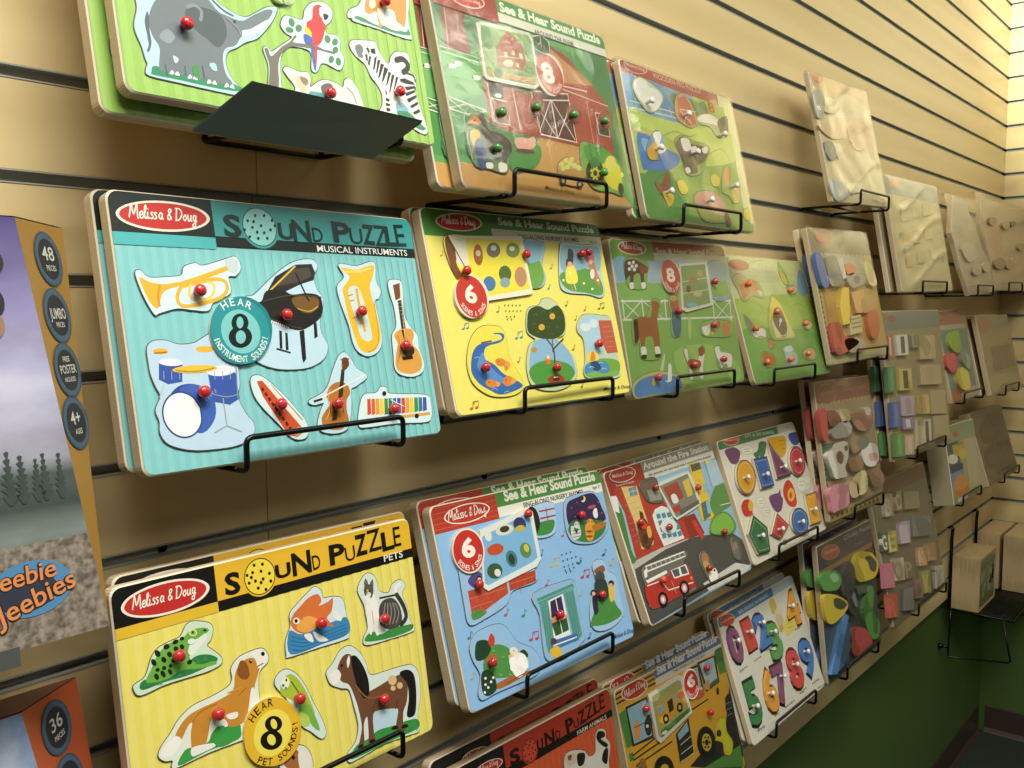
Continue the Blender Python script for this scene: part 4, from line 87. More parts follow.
  ('sheep_piece', 0.4, '94bde2','165 646 297 755 600 765 747 693 862 511 1084 373 1171 213 1053 93 672 94 395 99 189 92 153 182 231 337 169 500', 1, '4c4a40', [('s','4e8f48','315 458 496 569 687 502 812 353 961 235 757 181 438 239 300 317'),('s','a8683a','376 178 761 195 995 156 740 126 457 123'),('s','23402a','213 560 276 666 424 640 455 543 346 471 222 485'),('s','23402a','241 335 339 360 419 282 417 136 288 103 211 164'),('s','23402a','872 394 944 400 991 326 923 299 865 338'),('s','e8ebe4','307 279 291 270 273 280 278 296 299 295'),('s','e8ebe4','376 222 360 213 342 223 347 239 368 238'),('s','e8ebe4','320 180 304 172 286 182 291 198 312 197'),('s','e8ebe4','289 219 273 210 255 221 260 236 281 235'),('s','e8ebe4','418 253 402 244 384 254 389 270 410 269'),('s','e8ebe4','257 149 241 140 224 151 228 167 249 166'),('s','c8402c','441 643 501 694 537 632 506 566 435 586'),('s','efefe6','696 386 794 404 920 361 966 249 869 167 780 144 715 193 680 297'),('s','efe6d8','843 413 815 391 767 393 726 416 716 449 743 470 791 469 833 445'),('s','e0c090','754 370 736 351 707 349 684 366 681 391 698 410 727 412 750 395'),('s','a06a3c','370 479 511 476 488 364 369 369'),('s','fbfbf4','790 322 754 297 701 312 685 352 722 377 774 362'),('s','fbfbf4','944 308 906 283 853 298 836 339 874 365 928 349'),('s','fbfbf4','957 221 919 195 865 211 849 252 887 277 941 262'),('s','fbfbf4','825 176 788 151 735 167 719 207 756 232 809 217'),('s','fbfbf4','779 250 742 225 690 240 674 280 711 305 763 290'),('s','fbfbf4','880 273 842 248 789 264 773 304 810 330 864 314'),('s','efe0cc','837 415 816 394 779 393 748 413 742 441 764 462 801 463 831 443'),('s','1c1814','789 432 781 427 772 432 775 440 785 440'),('s','7ab060','504 508 484 503 457 514 460 526 490 522'),('s','7ab060','629 406 608 401 580 413 584 425 614 420'),('s','7ab060','679 204 658 200 630 212 634 224 664 219'),('s','7ab060','535 247 514 243 487 255 491 267 520 262'),('l','8a5030', 1, '576 146 880 167', 1),('s','d88a50','449 398 430 377 398 376 373 394 369 421 387 441 419 443 444 425')], [(38.6, 42.1, 'c02a2e', 0)]),
  ('preview_card', 1.8, 'dde4e0','637 1768 1434 1876 1543 1825 1515 1281 1417 1212 577 1125 515 1177', 0, None, [('p','7db2dc','649 1697 1376 1812 1476 1812 1461 1308 1376 1278 594 1182 548 1215'),('s','d8d8c0','1167 1707 1126 1665 1022 1649 917 1666 872 1707 911 1748 1013 1765 1119 1748'),('s','3a3a30','1100 1714 1078 1689 1023 1679 966 1690 941 1714 962 1739 1017 1749 1074 1739'),('s','3a3860','1387 1723 1360 1667 1286 1644 1210 1668 1175 1724 1201 1779 1274 1803 1351 1780'),('s','c0b04a','1354 1676 1332 1651 1274 1641 1215 1652 1189 1677 1211 1702 1268 1712 1328 1702'),('s','c05030','944 1525 909 1482 816 1466 722 1485 681 1528 715 1571 806 1588 902 1569'),('s','e0e0da','797 1691 784 1648 747 1630 708 1648 688 1691 701 1734 737 1752 777 1734'),('s','4a7a7a','1124 1378 1102 1313 1040 1287 974 1317 943 1383 964 1447 1025 1473 1092 1444'),('s','2a4038','1082 1371 1070 1328 1035 1311 998 1330 980 1374 991 1417 1026 1435 1063 1416'),('s','5a8a50','1382 1422 1359 1361 1294 1337 1226 1365 1194 1426 1217 1487 1281 1511 1350 1484'),('s','d0c050','1348 1444 1338 1410 1310 1397 1280 1412 1265 1445 1275 1479 1303 1492 1333 1477'),('s','3a5a38','853 1303 822 1246 740 1224 654 1252 615 1311 644 1368 726 1390 813 1364'),('s','e0e0d8','819 1278 807 1249 773 1238 738 1252 721 1282 733 1311 766 1322 802 1308')], []),
  ('song_badge', 2.6, 'e8e0d2','642 1569 582 1432 453 1359 308 1376 199 1474 167 1616 223 1750 347 1826 494 1814 608 1716', 1, None, [('o','c0332b', 40.0, 159.3, 22.0),('t','f2eae0','6','299 1538 500 1528', 19.5, 4.5, 0),('c','f2eae0','SCENES & SONGS', [40.0, 159.3, 20.2], 247, 113, 5.4, 1, 1)], []),
 ],
 'barn': [
  ('printed_face', 0, None, None, 1, None, [('r','4f9150', (0.0, 32.2, 299.5, 180.4),(0, 0, 0, 0)),('p','c89a58','-79 252 664 246 1078 259 1338 665 1693 680 2404 703 2579 344 2924 16 12 -6'),('s','5fa85a','-2 1344 509 1450 623 1232 520 1003 114 1021 -21 1111'),('s','3f7f4c','2517 1971 3049 1976 3008 1102 2850 441 2649 559 2586 1459'),('s','73b06a','-91 1297 306 1305 511 1211 476 996 9 917'),('p','8c4434','134 1867 490 1896 466 1411 102 1389'),('l','e6dccc', 0.9, '194 1824 146 1404', 0),('l','d8ccb8', 0.7, '362 1847 331 1401', 0),('p','b8887a','209 1592 425 1611 428 1522 211 1505'),('l','b06a58', 0.5, '153 1784 109 1381', 0),('l','b06a58', 0.5, '246 1807 201 1401', 0),('l','b06a58', 0.5, '341 1830 295 1420', 0),('l','b06a58', 0.5, '437 1853 390 1440', 0),('s','35733f','1 1834 127 1871 106 1656 -1 1603'),('s','3f7a44','465 1800 628 1808 633 1597 499 1493 452 1617'),('l','dfe4d4', 0.9, '29 1408 606 1394', 0),('l','dfe4d4', 0.9, '32 1357 609 1344', 0),('s','e8ece0','212 1238 187 1216 140 1202 100 1205 89 1222 114 1244 160 1258 201 1256'),('s','3a3a30','108 1222 97 1209 84 1211 88 1225 103 1232'),('s','e8ece0','553 1179 526 1156 477 1142 434 1145 423 1162 449 1185 498 1199 542 1197'),('s','3a3a30','443 1162 431 1149 418 1151 421 1165 437 1173'),('s','e8ece0','304 1280 278 1257 230 1243 189 1245 178 1263 204 1285 251 1300 293 1297'),('s','3a3a30','198 1263 187 1250 174 1251 177 1266 193 1273'),('l','e8e8d8', 1.2, '-3 900 528 841', 0),('l','e8e8d8', 1.2, '-3 778 558 726', 0),('l','e8e8d8', 1, '1 887 248 759 553 835', 0),('l','e8e8d8', 1, '15 786 276 868 544 739', 0),('p','a84c38','570 1192 615 1170 1328 1140 1617 1810 2015 1762 2391 1562 2814 1250 2747 641 1894 656 1338 665 779 667 564 718'),('p','c08a58','1564 1799 1769 1810 2107 1713 2388 1555 2586 1459 1898 1370 1508 1430'),('p','96402f','1753 1790 1868 1798 2211 1700 2337 1570 2225 1600 1948 1714'),('l','e8dcc8', 1.4, '1479 1327 2418 1360', 0),('l','e6dcc8', 1.1, '1778 1316 2811 1243', 0),('l','8c3c2c', 0.5, '969 1117 949 644', 0),('l','8c3c2c', 0.5, '1091 1125 1070 647', 0),('l','8c3c2c', 0.5, '1216 1133 1194 650', 0),('l','8c3c2c', 0.5, '1343 1141 1320 652', 0),('l','8c3c2c', 0.5, '1472 1150 1448 655', 0),('l','8c3c2c', 0.5, '1605 1159 1579 658', 0),('l','8c3c2c', 0.5, '1739 1168 1713 661', 0),('l','8c3c2c', 0.5, '1877 1177 1849 664', 0),('l','8c3c2c', 0.5, '2018 1186 1988 667', 0),('l','8c3c2c', 0.5, '2161 1195 2131 670', 0),('l','8c3c2c', 0.5, '2308 1205 2276 673', 0),('l','8c3c2c', 0.5, '2458 1215 2424 676', 0),('l','8c3c2c', 0.5, '2611 1225 2576 680', 0),('l','8c3c2c', 0.5, '2767 1235 2731 683', 0),('l','e8dcc6', 1.2, '634 1143 615 713', 0),('l','e8dcc6', 1.2, '1029 1152 1034 702', 0),('l','e0a890', 1.2, '2371 1283 2356 732', 0),('p','2c3a2e','651 1140 872 1143 851 998 656 996'),('s','e8e8e0','823 1033 797 1013 753 1004 716 1009 709 1027 735 1046 779 1056 816 1050'),('p','8c3a2c','661 982 882 979 870 738 640 741'),('l','efe8da', 1.4, '645 988 893 987 878 733 638 735 645 988', 0),('l','efe8da', 1.1, '660 979 870 738', 0),('l','efe8da', 1.1, '891 980 649 742', 0),('s','33502f','1548 1828 1686 1875 1823 1822 1816 1654 1627 1583 1535 1662'),('l','e8e8da', 1.2, '1545 1834 1719 1886 1837 1831 1810 1636', 0),('l','e8e8da', 0.9, '1671 1789 1545 1697 1776 1659', 0),('l','e8e8da', 0.9, '1694 1867 1678 1741', 0),('p','5a3026','1348 1144 2012 1256 2016 705 1378 702'),('l','efe8da', 1.6, '1360 1184 2012 1256 2013 694 1378 702 1336 1167', 0),('l','efe8da', 1.2, '1360 1082 2011 1182', 0),('l','efe8da', 1.6, '1671 1127 1664 689', 0),('l','efe8da', 1.1, '1660 1125 1355 725', 0),('l','efe8da', 1.1, '1682 1128 1988 718', 0),('l','efe8da', 1.1, '1413 995 1658 701', 0),('l','efe8da', 1.1, '1681 711 2012 1116', 0),('p','3a4438','2521 1106 2733 1110 2711 861 2512 862'),('l','efe8da', 1.4, '2501 1117 2747 1120 2719 848 2498 853 2501 1117', 0),('s','4a9040','859 632 1178 613 1325 537 1243 370 982 249 756 256'),('s','e0a898','898 576 1017 623 1134 623 1239 658 1239 558 1096 490 936 483'),('s','5a3e2e','1205 476 1147 454 1030 442 923 448 888 467 943 489 1058 501 1167 496'),('l','d08a80', 1, '937 551 1062 536', 1),('r','dcdccc', (98.8, 188.2, 299.5, 198.7),(0, 0, 0, 0)),('r','4d8a48', (98.8, 198.0, 299.5, 214.8),(0, 8, 0, 0)),('r','9c3a30', (0.0, 184.7, 100.9, 214.8),(8, 0, 0, 0)),('t','e6ecd8','See & Hear Sound Puzzle','1060 2004 2897 2031', 10.8, 4, 0),('t','2a3024','AROUND THE FARM','1595 1871 2309 1878', 6.1, 1.6, 0),('s','f2ead8','816 2008 734 1953 590 1917 440 1913 341 1942 327 1991 404 2045 544 2082 696 2088 801 2060'),('s','c0302c','798 2008 725 1960 592 1929 453 1925 359 1949 344 1992 413 2038 542 2070 683 2076 782 2052'),('m','f4ecdc','396 1978 748 1990', 2.8),('t','6a5034','Melissa & Doug','1269 90 1771 76', 4.3, 0.4, 0.4)], []),
  ('farmer_and_horse_piece', 0.4, '6a8a58','172 540 260 726 404 801 527 706 766 620 842 539 758 347 651 197 398 218 213 228 189 369', 1, '4c4a40', [('s','4f7a48','193 542 637 632 805 519 712 341 187 282'),('s','4c3e36','376 743 482 730 516 631 716 598 829 522 766 393 708 341 648 221 569 218 598 358 482 375 407 219 345 242 418 455 397 599'),('s','e0b03c','224 570 356 600 340 475 225 445'),('s','2f4a78','264 471 389 504 371 245 256 218'),('s','c8946a','375 690 351 658 308 640 272 647 263 674 287 706 330 725 366 718'),('s','d88a3c','236 679 337 752 417 705 392 675 243 660'),('s','efe8dc','379 275 473 279 459 225 373 222'),('s','efe8dc','573 296 686 294 665 216 557 205'),('l','c8c8b8', 0.9, '245 811 164 683 182 282', 1),('l','c8946a', 1.2, '233 447 189 340', 1),('s','2a1c14','335 696 324 686 310 687 313 698 328 704'),('s','3a2e28','480 753 459 721 425 703 397 711 392 740 413 772 447 789 475 782'),('l','2a221e', 1.4, '473 728 502 643', 1),('s','e0b03c','321 531 302 503 269 489 241 495 236 519 255 546 287 561 315 555'),('s','2a3f68','264 407 353 429 344 300 257 284'),('s','5a4a40','759 528 714 480 632 452 561 461 541 500 584 548 666 576 738 568'),('l','2a221e', 1.2, '805 534 808 413', 1)], [(52.6, 42.5, '3f7f3c', 0)]),
  ('tractor_piece', 0.4, '78a84c','2057 660 2239 717 2672 632 2831 474 2785 153 2518 159 2179 170 2017 355', 1, '4c4a40', [('s','4e9a3e','2103 632 2351 714 2672 632 2737 464 2256 414'),('s','d6d23c','2384 461 2767 520 2777 293 2766 187 2484 231'),('s','24241e','2441 390 2367 264 2226 196 2102 223 2064 329 2134 453 2274 523 2402 498'),('s','c8c04a','2351 375 2312 307 2237 270 2171 285 2151 343 2188 410 2263 448 2330 434'),('s','24241e','2291 363 2271 337 2239 324 2214 331 2209 355 2229 381 2261 394 2287 387'),('s','3a3a2e','2789 221 2762 163 2714 134 2673 150 2663 202 2690 260 2738 289 2779 273'),('s','d8d860','2730 516 2669 435 2572 395 2496 418 2486 489 2545 569 2642 611 2719 589'),('l','3a3a2e', 1.2, '2239 717 2243 514', 1),('s','24241e','2355 370 2339 355 2321 358 2326 375 2347 382'),('s','24241e','2312 312 2296 298 2278 301 2283 318 2304 325'),('s','24241e','2243 284 2227 270 2209 273 2214 289 2235 296'),('s','24241e','2189 300 2173 286 2155 289 2160 305 2181 312'),('s','24241e','2181 352 2165 337 2147 340 2152 357 2173 364'),('s','24241e','2223 409 2207 394 2189 397 2194 413 2215 421'),('s','24241e','2292 438 2275 423 2257 426 2263 443 2284 450'),('s','24241e','2347 422 2330 407 2312 410 2317 427 2339 434'),('l','24241e', 1, '2407 532 2334 660 2457 689', 0),('p','3f7f3c','2173 506 2361 568 2384 461 2198 408'),('s','e8e070','2842 398 2823 373 2794 361 2770 368 2767 390 2786 414 2815 427 2839 420')], [(235.3, 36.2, '3f8a3c', 0)]),
  ('apple_cart_piece', 0.4, 'c89a58','1551 339 1617 427 1793 496 1937 446 2028 356 1953 183 1596 183', 1, '4c4a40', [('s','b08a4a','1593 344 2045 358 1968 267 1618 256'),('s','c8d070','1682 402 1650 373 1602 368 1586 392 1618 420 1666 425'),('s','c8d070','1775 455 1743 426 1695 420 1679 444 1711 473 1759 478'),('s','c8d070','1847 430 1814 401 1765 395 1749 419 1781 448 1830 454'),('s','c8d070','1921 411 1888 382 1839 377 1822 401 1855 430 1904 435'),('s','c8d070','1779 380 1747 351 1699 346 1682 370 1714 398 1763 404'),('s','c8d070','1996 393 1963 364 1913 358 1896 382 1929 412 1979 417'),('s','c8d070','1889 481 1856 451 1807 446 1790 469 1823 499 1872 504'),('s','c8d070','1693 354 1662 326 1614 321 1598 344 1629 373 1677 378'),('s','24241e','1660 209 1632 172 1587 154 1550 164 1544 198 1571 234 1617 253 1653 242'),('s','24241e','1964 201 1935 163 1887 145 1849 156 1842 190 1871 227 1918 246 1957 235'),('s','8aa0a0','1628 206 1615 189 1595 180 1578 185 1575 201 1588 218 1609 226 1625 221'),('s','8aa0a0','1930 198 1917 180 1896 172 1878 177 1875 193 1889 210 1910 219 1927 214')], []),
  ('barn_door_piece', 0.4, '8c3c2c','1524 1038 1479 966 1400 915 1318 902 1264 933 1258 996 1302 1066 1380 1118 1462 1132 1518 1101', 1, None, [('s','96483a','1493 1033 1457 974 1396 932 1333 923 1292 949 1288 1000 1323 1058 1384 1101 1447 1111 1489 1085')], [(130.8, 97.2, '3f8a44', 0)]),
  ('barn_boards_piece', 0.4, '8c3c2c','2213 1059 2162 984 2074 929 1984 916 1924 949 1918 1014 1967 1088 2053 1143 2144 1158 2206 1126', 1, None, [('s','96483a','2178 1054 2138 992 2070 948 2000 938 1955 965 1951 1019 1990 1080 2057 1125 2128 1136 2174 1109')], [(197.5, 99.2, '3f8a44', 0)]),
  ('window_piece', 0.4, '8c3c2c','2841 1077 2786 998 2690 941 2591 927 2526 961 2519 1030 2573 1107 2667 1165 2767 1180 2834 1147', 1, None, [('s','96483a','2804 1071 2760 1007 2685 961 2609 950 2560 978 2556 1035 2598 1099 2672 1146 2749 1157 2799 1129')], [(258.5, 100.9, '3f8a44', 0)]),
  ('pony_stall_piece', 0.4, '8c3c2c','901 883 860 816 788 768 714 757 665 787 659 846 699 913 769 961 844 974 895 944', 1, None, [('s','96483a','872 879 840 824 785 784 728 776 690 801 687 850 718 905 773 945 831 954 869 929')], [(70.3, 82.2, '3f8a44', 0)]),
  ('preview_card', 1.8, 'd8d8c8','598 1759 685 1797 1471 1850 1522 1790 1491 1265 1392 1196 614 1164 571 1198 604 1651', 0, None, [('p','8aaa62','666 1756 1440 1811 1481 1748 1453 1271 1375 1238 651 1207 616 1236 633 1597'),('p','a85a40','848 1551 1094 1791 1297 1677 1322 1458 1232 1377 825 1331'),('s','5a8a48','666 1726 797 1725 792 1539 662 1542'),('s','5a8a48','1331 1748 1439 1739 1442 1611 1339 1590'),('p','c89a60','644 1278 1427 1318 1441 1262 662 1215'),('l','e6dcc0', 0.8, '859 1461 1265 1511', 0),('p','e0d0a0','968 1529 1024 1535 1019 1484 963 1479'),('p','e0d0a0','1094 1571 1151 1576 1146 1525 1089 1520'),('p','e0d0a0','1218 1565 1277 1571 1272 1519 1213 1513'),('p','e0d0a0','985 1424 1041 1429 1036 1378 980 1373'),('p','e0d0a0','1129 1446 1187 1451 1182 1399 1124 1395'),('s','4a7a44','884 1287 851 1241 793 1215 745 1222 735 1259 767 1304 825 1331 873 1324'),('s','5a8a40','1446 1418 1404 1360 1332 1326 1274 1336 1262 1383 1304 1441 1374 1475 1434 1466'),('s','4a6a34','1221 1337 1201 1316 1164 1301 1131 1303 1122 1319 1141 1340 1179 1355 1212 1353'),('s','d0d8b0','1092 1429 1058 1396 994 1373 936 1372 918 1395 951 1428 1015 1452 1074 1452')], []),
  ('song_badge', 2.6, 'e2d6c4','1961 1499 1926 1341 1806 1213 1650 1164 1518 1210 1458 1333 1490 1486 1604 1614 1760 1668 1897 1625', 1, None, [('o','b8503c', 170.4, 141.4, 23.1),('t','f0e4d4','8','1565 1317 1782 1330', 22.5, 4, 0),('c','f0e4d4','SCENES & SONGS', [170.4, 141.4, 20.3], 247, 113, 5.5, 1, 1)], []),
 ],
 'bus': [
  ('printed_face', 0, None, None, 1, None, [('r','d9a73c', (0.0, 0.0, 297.2, 174.5),(0, 0, 0, 0)),('r','d4d2c6', (98.1, 186.1, 297.2, 195.9),(0, 0, 0, 0)),('r','50688c', (98.1, 195.2, 297.2, 207.7),(0, 8, 0, 0)),('r','d0a03c', (0.0, 184.0, 100.2, 207.7),(8, 0, 0, 0)),('r','201c18', (0.0, 189.0, 99.6, 191.5),(0, 0, 0, 0)),('r','201c18', (0.0, 195.2, 99.6, 197.7),(0, 0, 0, 0)),('r','201c18', (0.0, 201.5, 99.6, 204.0),(0, 0, 0, 0)),('s','e6dcc8','799 1978 758 1882 550 1836 304 1866 161 1952 200 2045 399 2092 648 2065'),('s','b03030','775 1977 734 1892 541 1852 314 1877 184 1953 222 2035 408 2077 638 2054'),('m','ead8c8','217 1914 743 1945', 4.19),('t','d8dce4','See & Hear Sound Puzzle','1074 1992 2855 2015', 11.2, 3.5, 0),('t','2a2a28','THE WHEELS ON THE BUS','1487 1900 2426 1893', 4.2, 0.8, 0),('p','4f8a40','22 1762 181 1784 189 1296 57 1293'),('p','4f8a40','2699 1835 3083 1847 3060 1508 2752 1511'),('s','3a6f38','2720 1886 2980 1888 2996 1726 2783 1700'),('p','4f8a40','74 1216 159 1210 169 1110 72 1109'),('p','2c2c2e','1444 557 1784 620 2638 792 2974 1305 3081 989 3037 324 2848 32 1900 373'),('p','5a9048','1806 407 2930 360 2909 32'),('p','2a2a2c','2679 1112 2878 1192 2915 814 2783 744'),('l','8a8a80', 1.2, '2679 1057 2889 1048', 0),('l','8a8a80', 1.2, '2690 970 2899 960', 0),('l','8a8a80', 1.2, '2700 883 2899 876', 0),('p','d9a73c','1677 1209 2679 1448 2815 1352 2679 889 2304 682 1905 923 1479 648'),('p','2a2622','188 1806 725 1789 708 1219 182 1275'),('p','93b9cc','220 1771 692 1762 678 1266 232 1294'),('s','d89a5c','284 1507 395 1569 446 1454 387 1326 267 1330'),('s','2c2c30','547 1471 686 1550 730 1411 640 1291 549 1321'),('s','e0e0d8','635 1405 619 1392 593 1393 572 1408 568 1427 584 1439 609 1438 630 1424'),('l','2a2622', 1, '300 1490 704 1470', 0),('p','2a2622','2171 1869 2720 1830 2689 1417 2257 1392'),('p','a8c4cc','2221 1828 2656 1814 2648 1457 2307 1432'),('s','c89a6a','2208 1476 2382 1562 2372 1399'),('s','3a6a4a','2412 1470 2637 1488 2648 1429 2407 1416'),('p','2a2622','1947 1850 2186 1837 2203 1395 1931 1396'),('p','9ab8c0','1976 1814 2147 1807 2153 1464 1959 1468'),('s','c8604a','1959 1468 2183 1483 2193 1371 1969 1358'),('s','d8d0c8','2055 1507 2165 1494 2149 1452'),('l','201c18', 2, '144 1167 800 1213', 0),('l','201c18', 2, '145 1107 814 1120', 0),('l','201c18', 2, '182 1021 1119 1029', 0),('l','201c18', 2, '1723 1274 2268 1280', 0),('p','2c2a28','1242 1091 1640 1195 1606 708 1215 690'),('p','8fb4c4','1286 1076 1584 1160 1585 1029 1301 981'),('l','c8c8bc', 1.4, '1306 915 1618 939', 0),('l','c8c8bc', 1.4, '1280 795 1619 808', 0),('l','c8c8bc', 1.4, '1233 697 1611 693', 0),('s','1a1a1a','2243 645 2128 511 1932 502 1772 621 1737 797 1848 931 2042 944 2207 826'),('s','d0b04a','2129 679 2068 604 1966 596 1883 660 1866 758 1925 833 2027 842 2112 778'),('s','1a1a1a','2045 703 2019 677 1979 677 1951 701 1949 735 1975 760 2014 761 2043 737'),('s','2a2a22','2103 683 2084 671 2060 679 2054 699 2073 712 2098 703'),('s','2a2a22','2036 634 2017 622 1993 630 1988 650 2006 662 2030 654'),('s','2a2a22','1954 662 1936 650 1912 658 1906 679 1925 691 1949 682'),('s','2a2a22','1939 739 1921 727 1897 735 1891 755 1910 767 1934 759'),('s','2a2a22','2006 788 1988 776 1964 784 1958 804 1977 816 2001 808'),('s','2a2a22','2088 759 2069 747 2045 755 2040 776 2058 788 2083 780'),('s','1a1a1a','1035 688 940 596 766 602 615 701 574 835 665 927 838 924 992 825'),('s','d0b04a','912 710 865 674 786 681 722 726 709 783 756 819 835 813 899 768'),('s','a07038','412 988 379 962 323 966 277 998 268 1039 301 1065 357 1061 403 1029'),('s','a07038','178 1011 336 1003 413 914'),('s','201c18','2550 1346 2612 1356 2607 1274 2545 1264')], []),
  ('waving_kid_piece', 0.4, 'd8ba3a','2314 842 2429 914 2617 881 2597 694 2716 489 2592 338 2415 400 2425 560 2270 667', 1, '4c4a40', [('s','cfcf3a','2454 906 2612 869 2597 639 2680 446 2526 361 2465 519 2435 639 2237 656 2255 699 2389 681'),('s','3a2a20','2439 705 2405 678 2349 681 2306 711 2299 752 2334 779 2389 777 2433 746')], [(217.7, 111.2, 'c02a2e', 0)]),
  ('driver_window_piece', 0.4, '8fb0bc','2555 1679 2508 1633 2428 1620 2347 1643 2295 1694 2291 1753 2337 1799 2416 1813 2497 1790 2551 1739', 1, None, [], [(232.3, 174.5, 'c02a2e', 0)]),
  ('rear_window_piece', 0.4, '8fb0bc','771 1604 733 1563 668 1551 601 1572 558 1618 554 1672 591 1713 656 1726 723 1705 767 1658', 1, None, [], [(57.6, 166.8, 'c02a2e', 0)]),
  ('preview_card', 1.8, 'd8d8cc','725 1814 1579 1847 1671 1789 1737 1243 810 1109 732 1181', 0, None, [('p','a8a46a','800 1762 1526 1788 1593 1748 1674 1284 851 1171 791 1216'),('p','d0a23c','846 1601 1553 1643 1629 1436 1446 1361 935 1319 844 1399'),('s','201e1c','1116 1350 1077 1312 1018 1310 973 1346 968 1397 1006 1436 1065 1438 1111 1402'),('s','201e1c','1518 1391 1478 1352 1416 1350 1369 1386 1364 1439 1404 1478 1466 1481 1513 1444'),('s','d0b050','1077 1362 1059 1345 1031 1344 1009 1361 1007 1385 1025 1403 1053 1403 1074 1387'),('s','d0b050','1477 1404 1458 1386 1429 1385 1407 1402 1404 1426 1423 1445 1452 1445 1475 1429'),('p','4a7a3c','867 1266 1694 1336 1684 1281 861 1172'),('p','8fb0bc','872 1567 1061 1598 1053 1510 890 1486'),('p','8fb0bc','1335 1604 1521 1613 1534 1538 1365 1522'),('p','2c2a28','1149 1583 1295 1603 1283 1438 1157 1421'),('s','dfe0d4','1019 1213 1006 1197 957 1191 901 1200 870 1217 883 1233 931 1239 988 1231'),('s','c8603a','1607 1542 1569 1513 1504 1516 1452 1549 1442 1593 1480 1622 1544 1620 1597 1587')], []),
  ('song_badge', 2.6, 'ddd8cc','2058 1582 1986 1466 1863 1415 1736 1449 1652 1553 1643 1688 1712 1804 1833 1857 1962 1825 2048 1720', 1, None, [('o','b8302c', 184.8, 163.6, 19.8),('t','ecdcd0','6','1732 1622 1951 1584', 16.8, 5, 0),('c','ecdcd0','SCENES & SONGS', [184.8, 163.6, 18.3], 247, 113, 4.6, 1, 1)], []),
 ],
 'redfarm': [
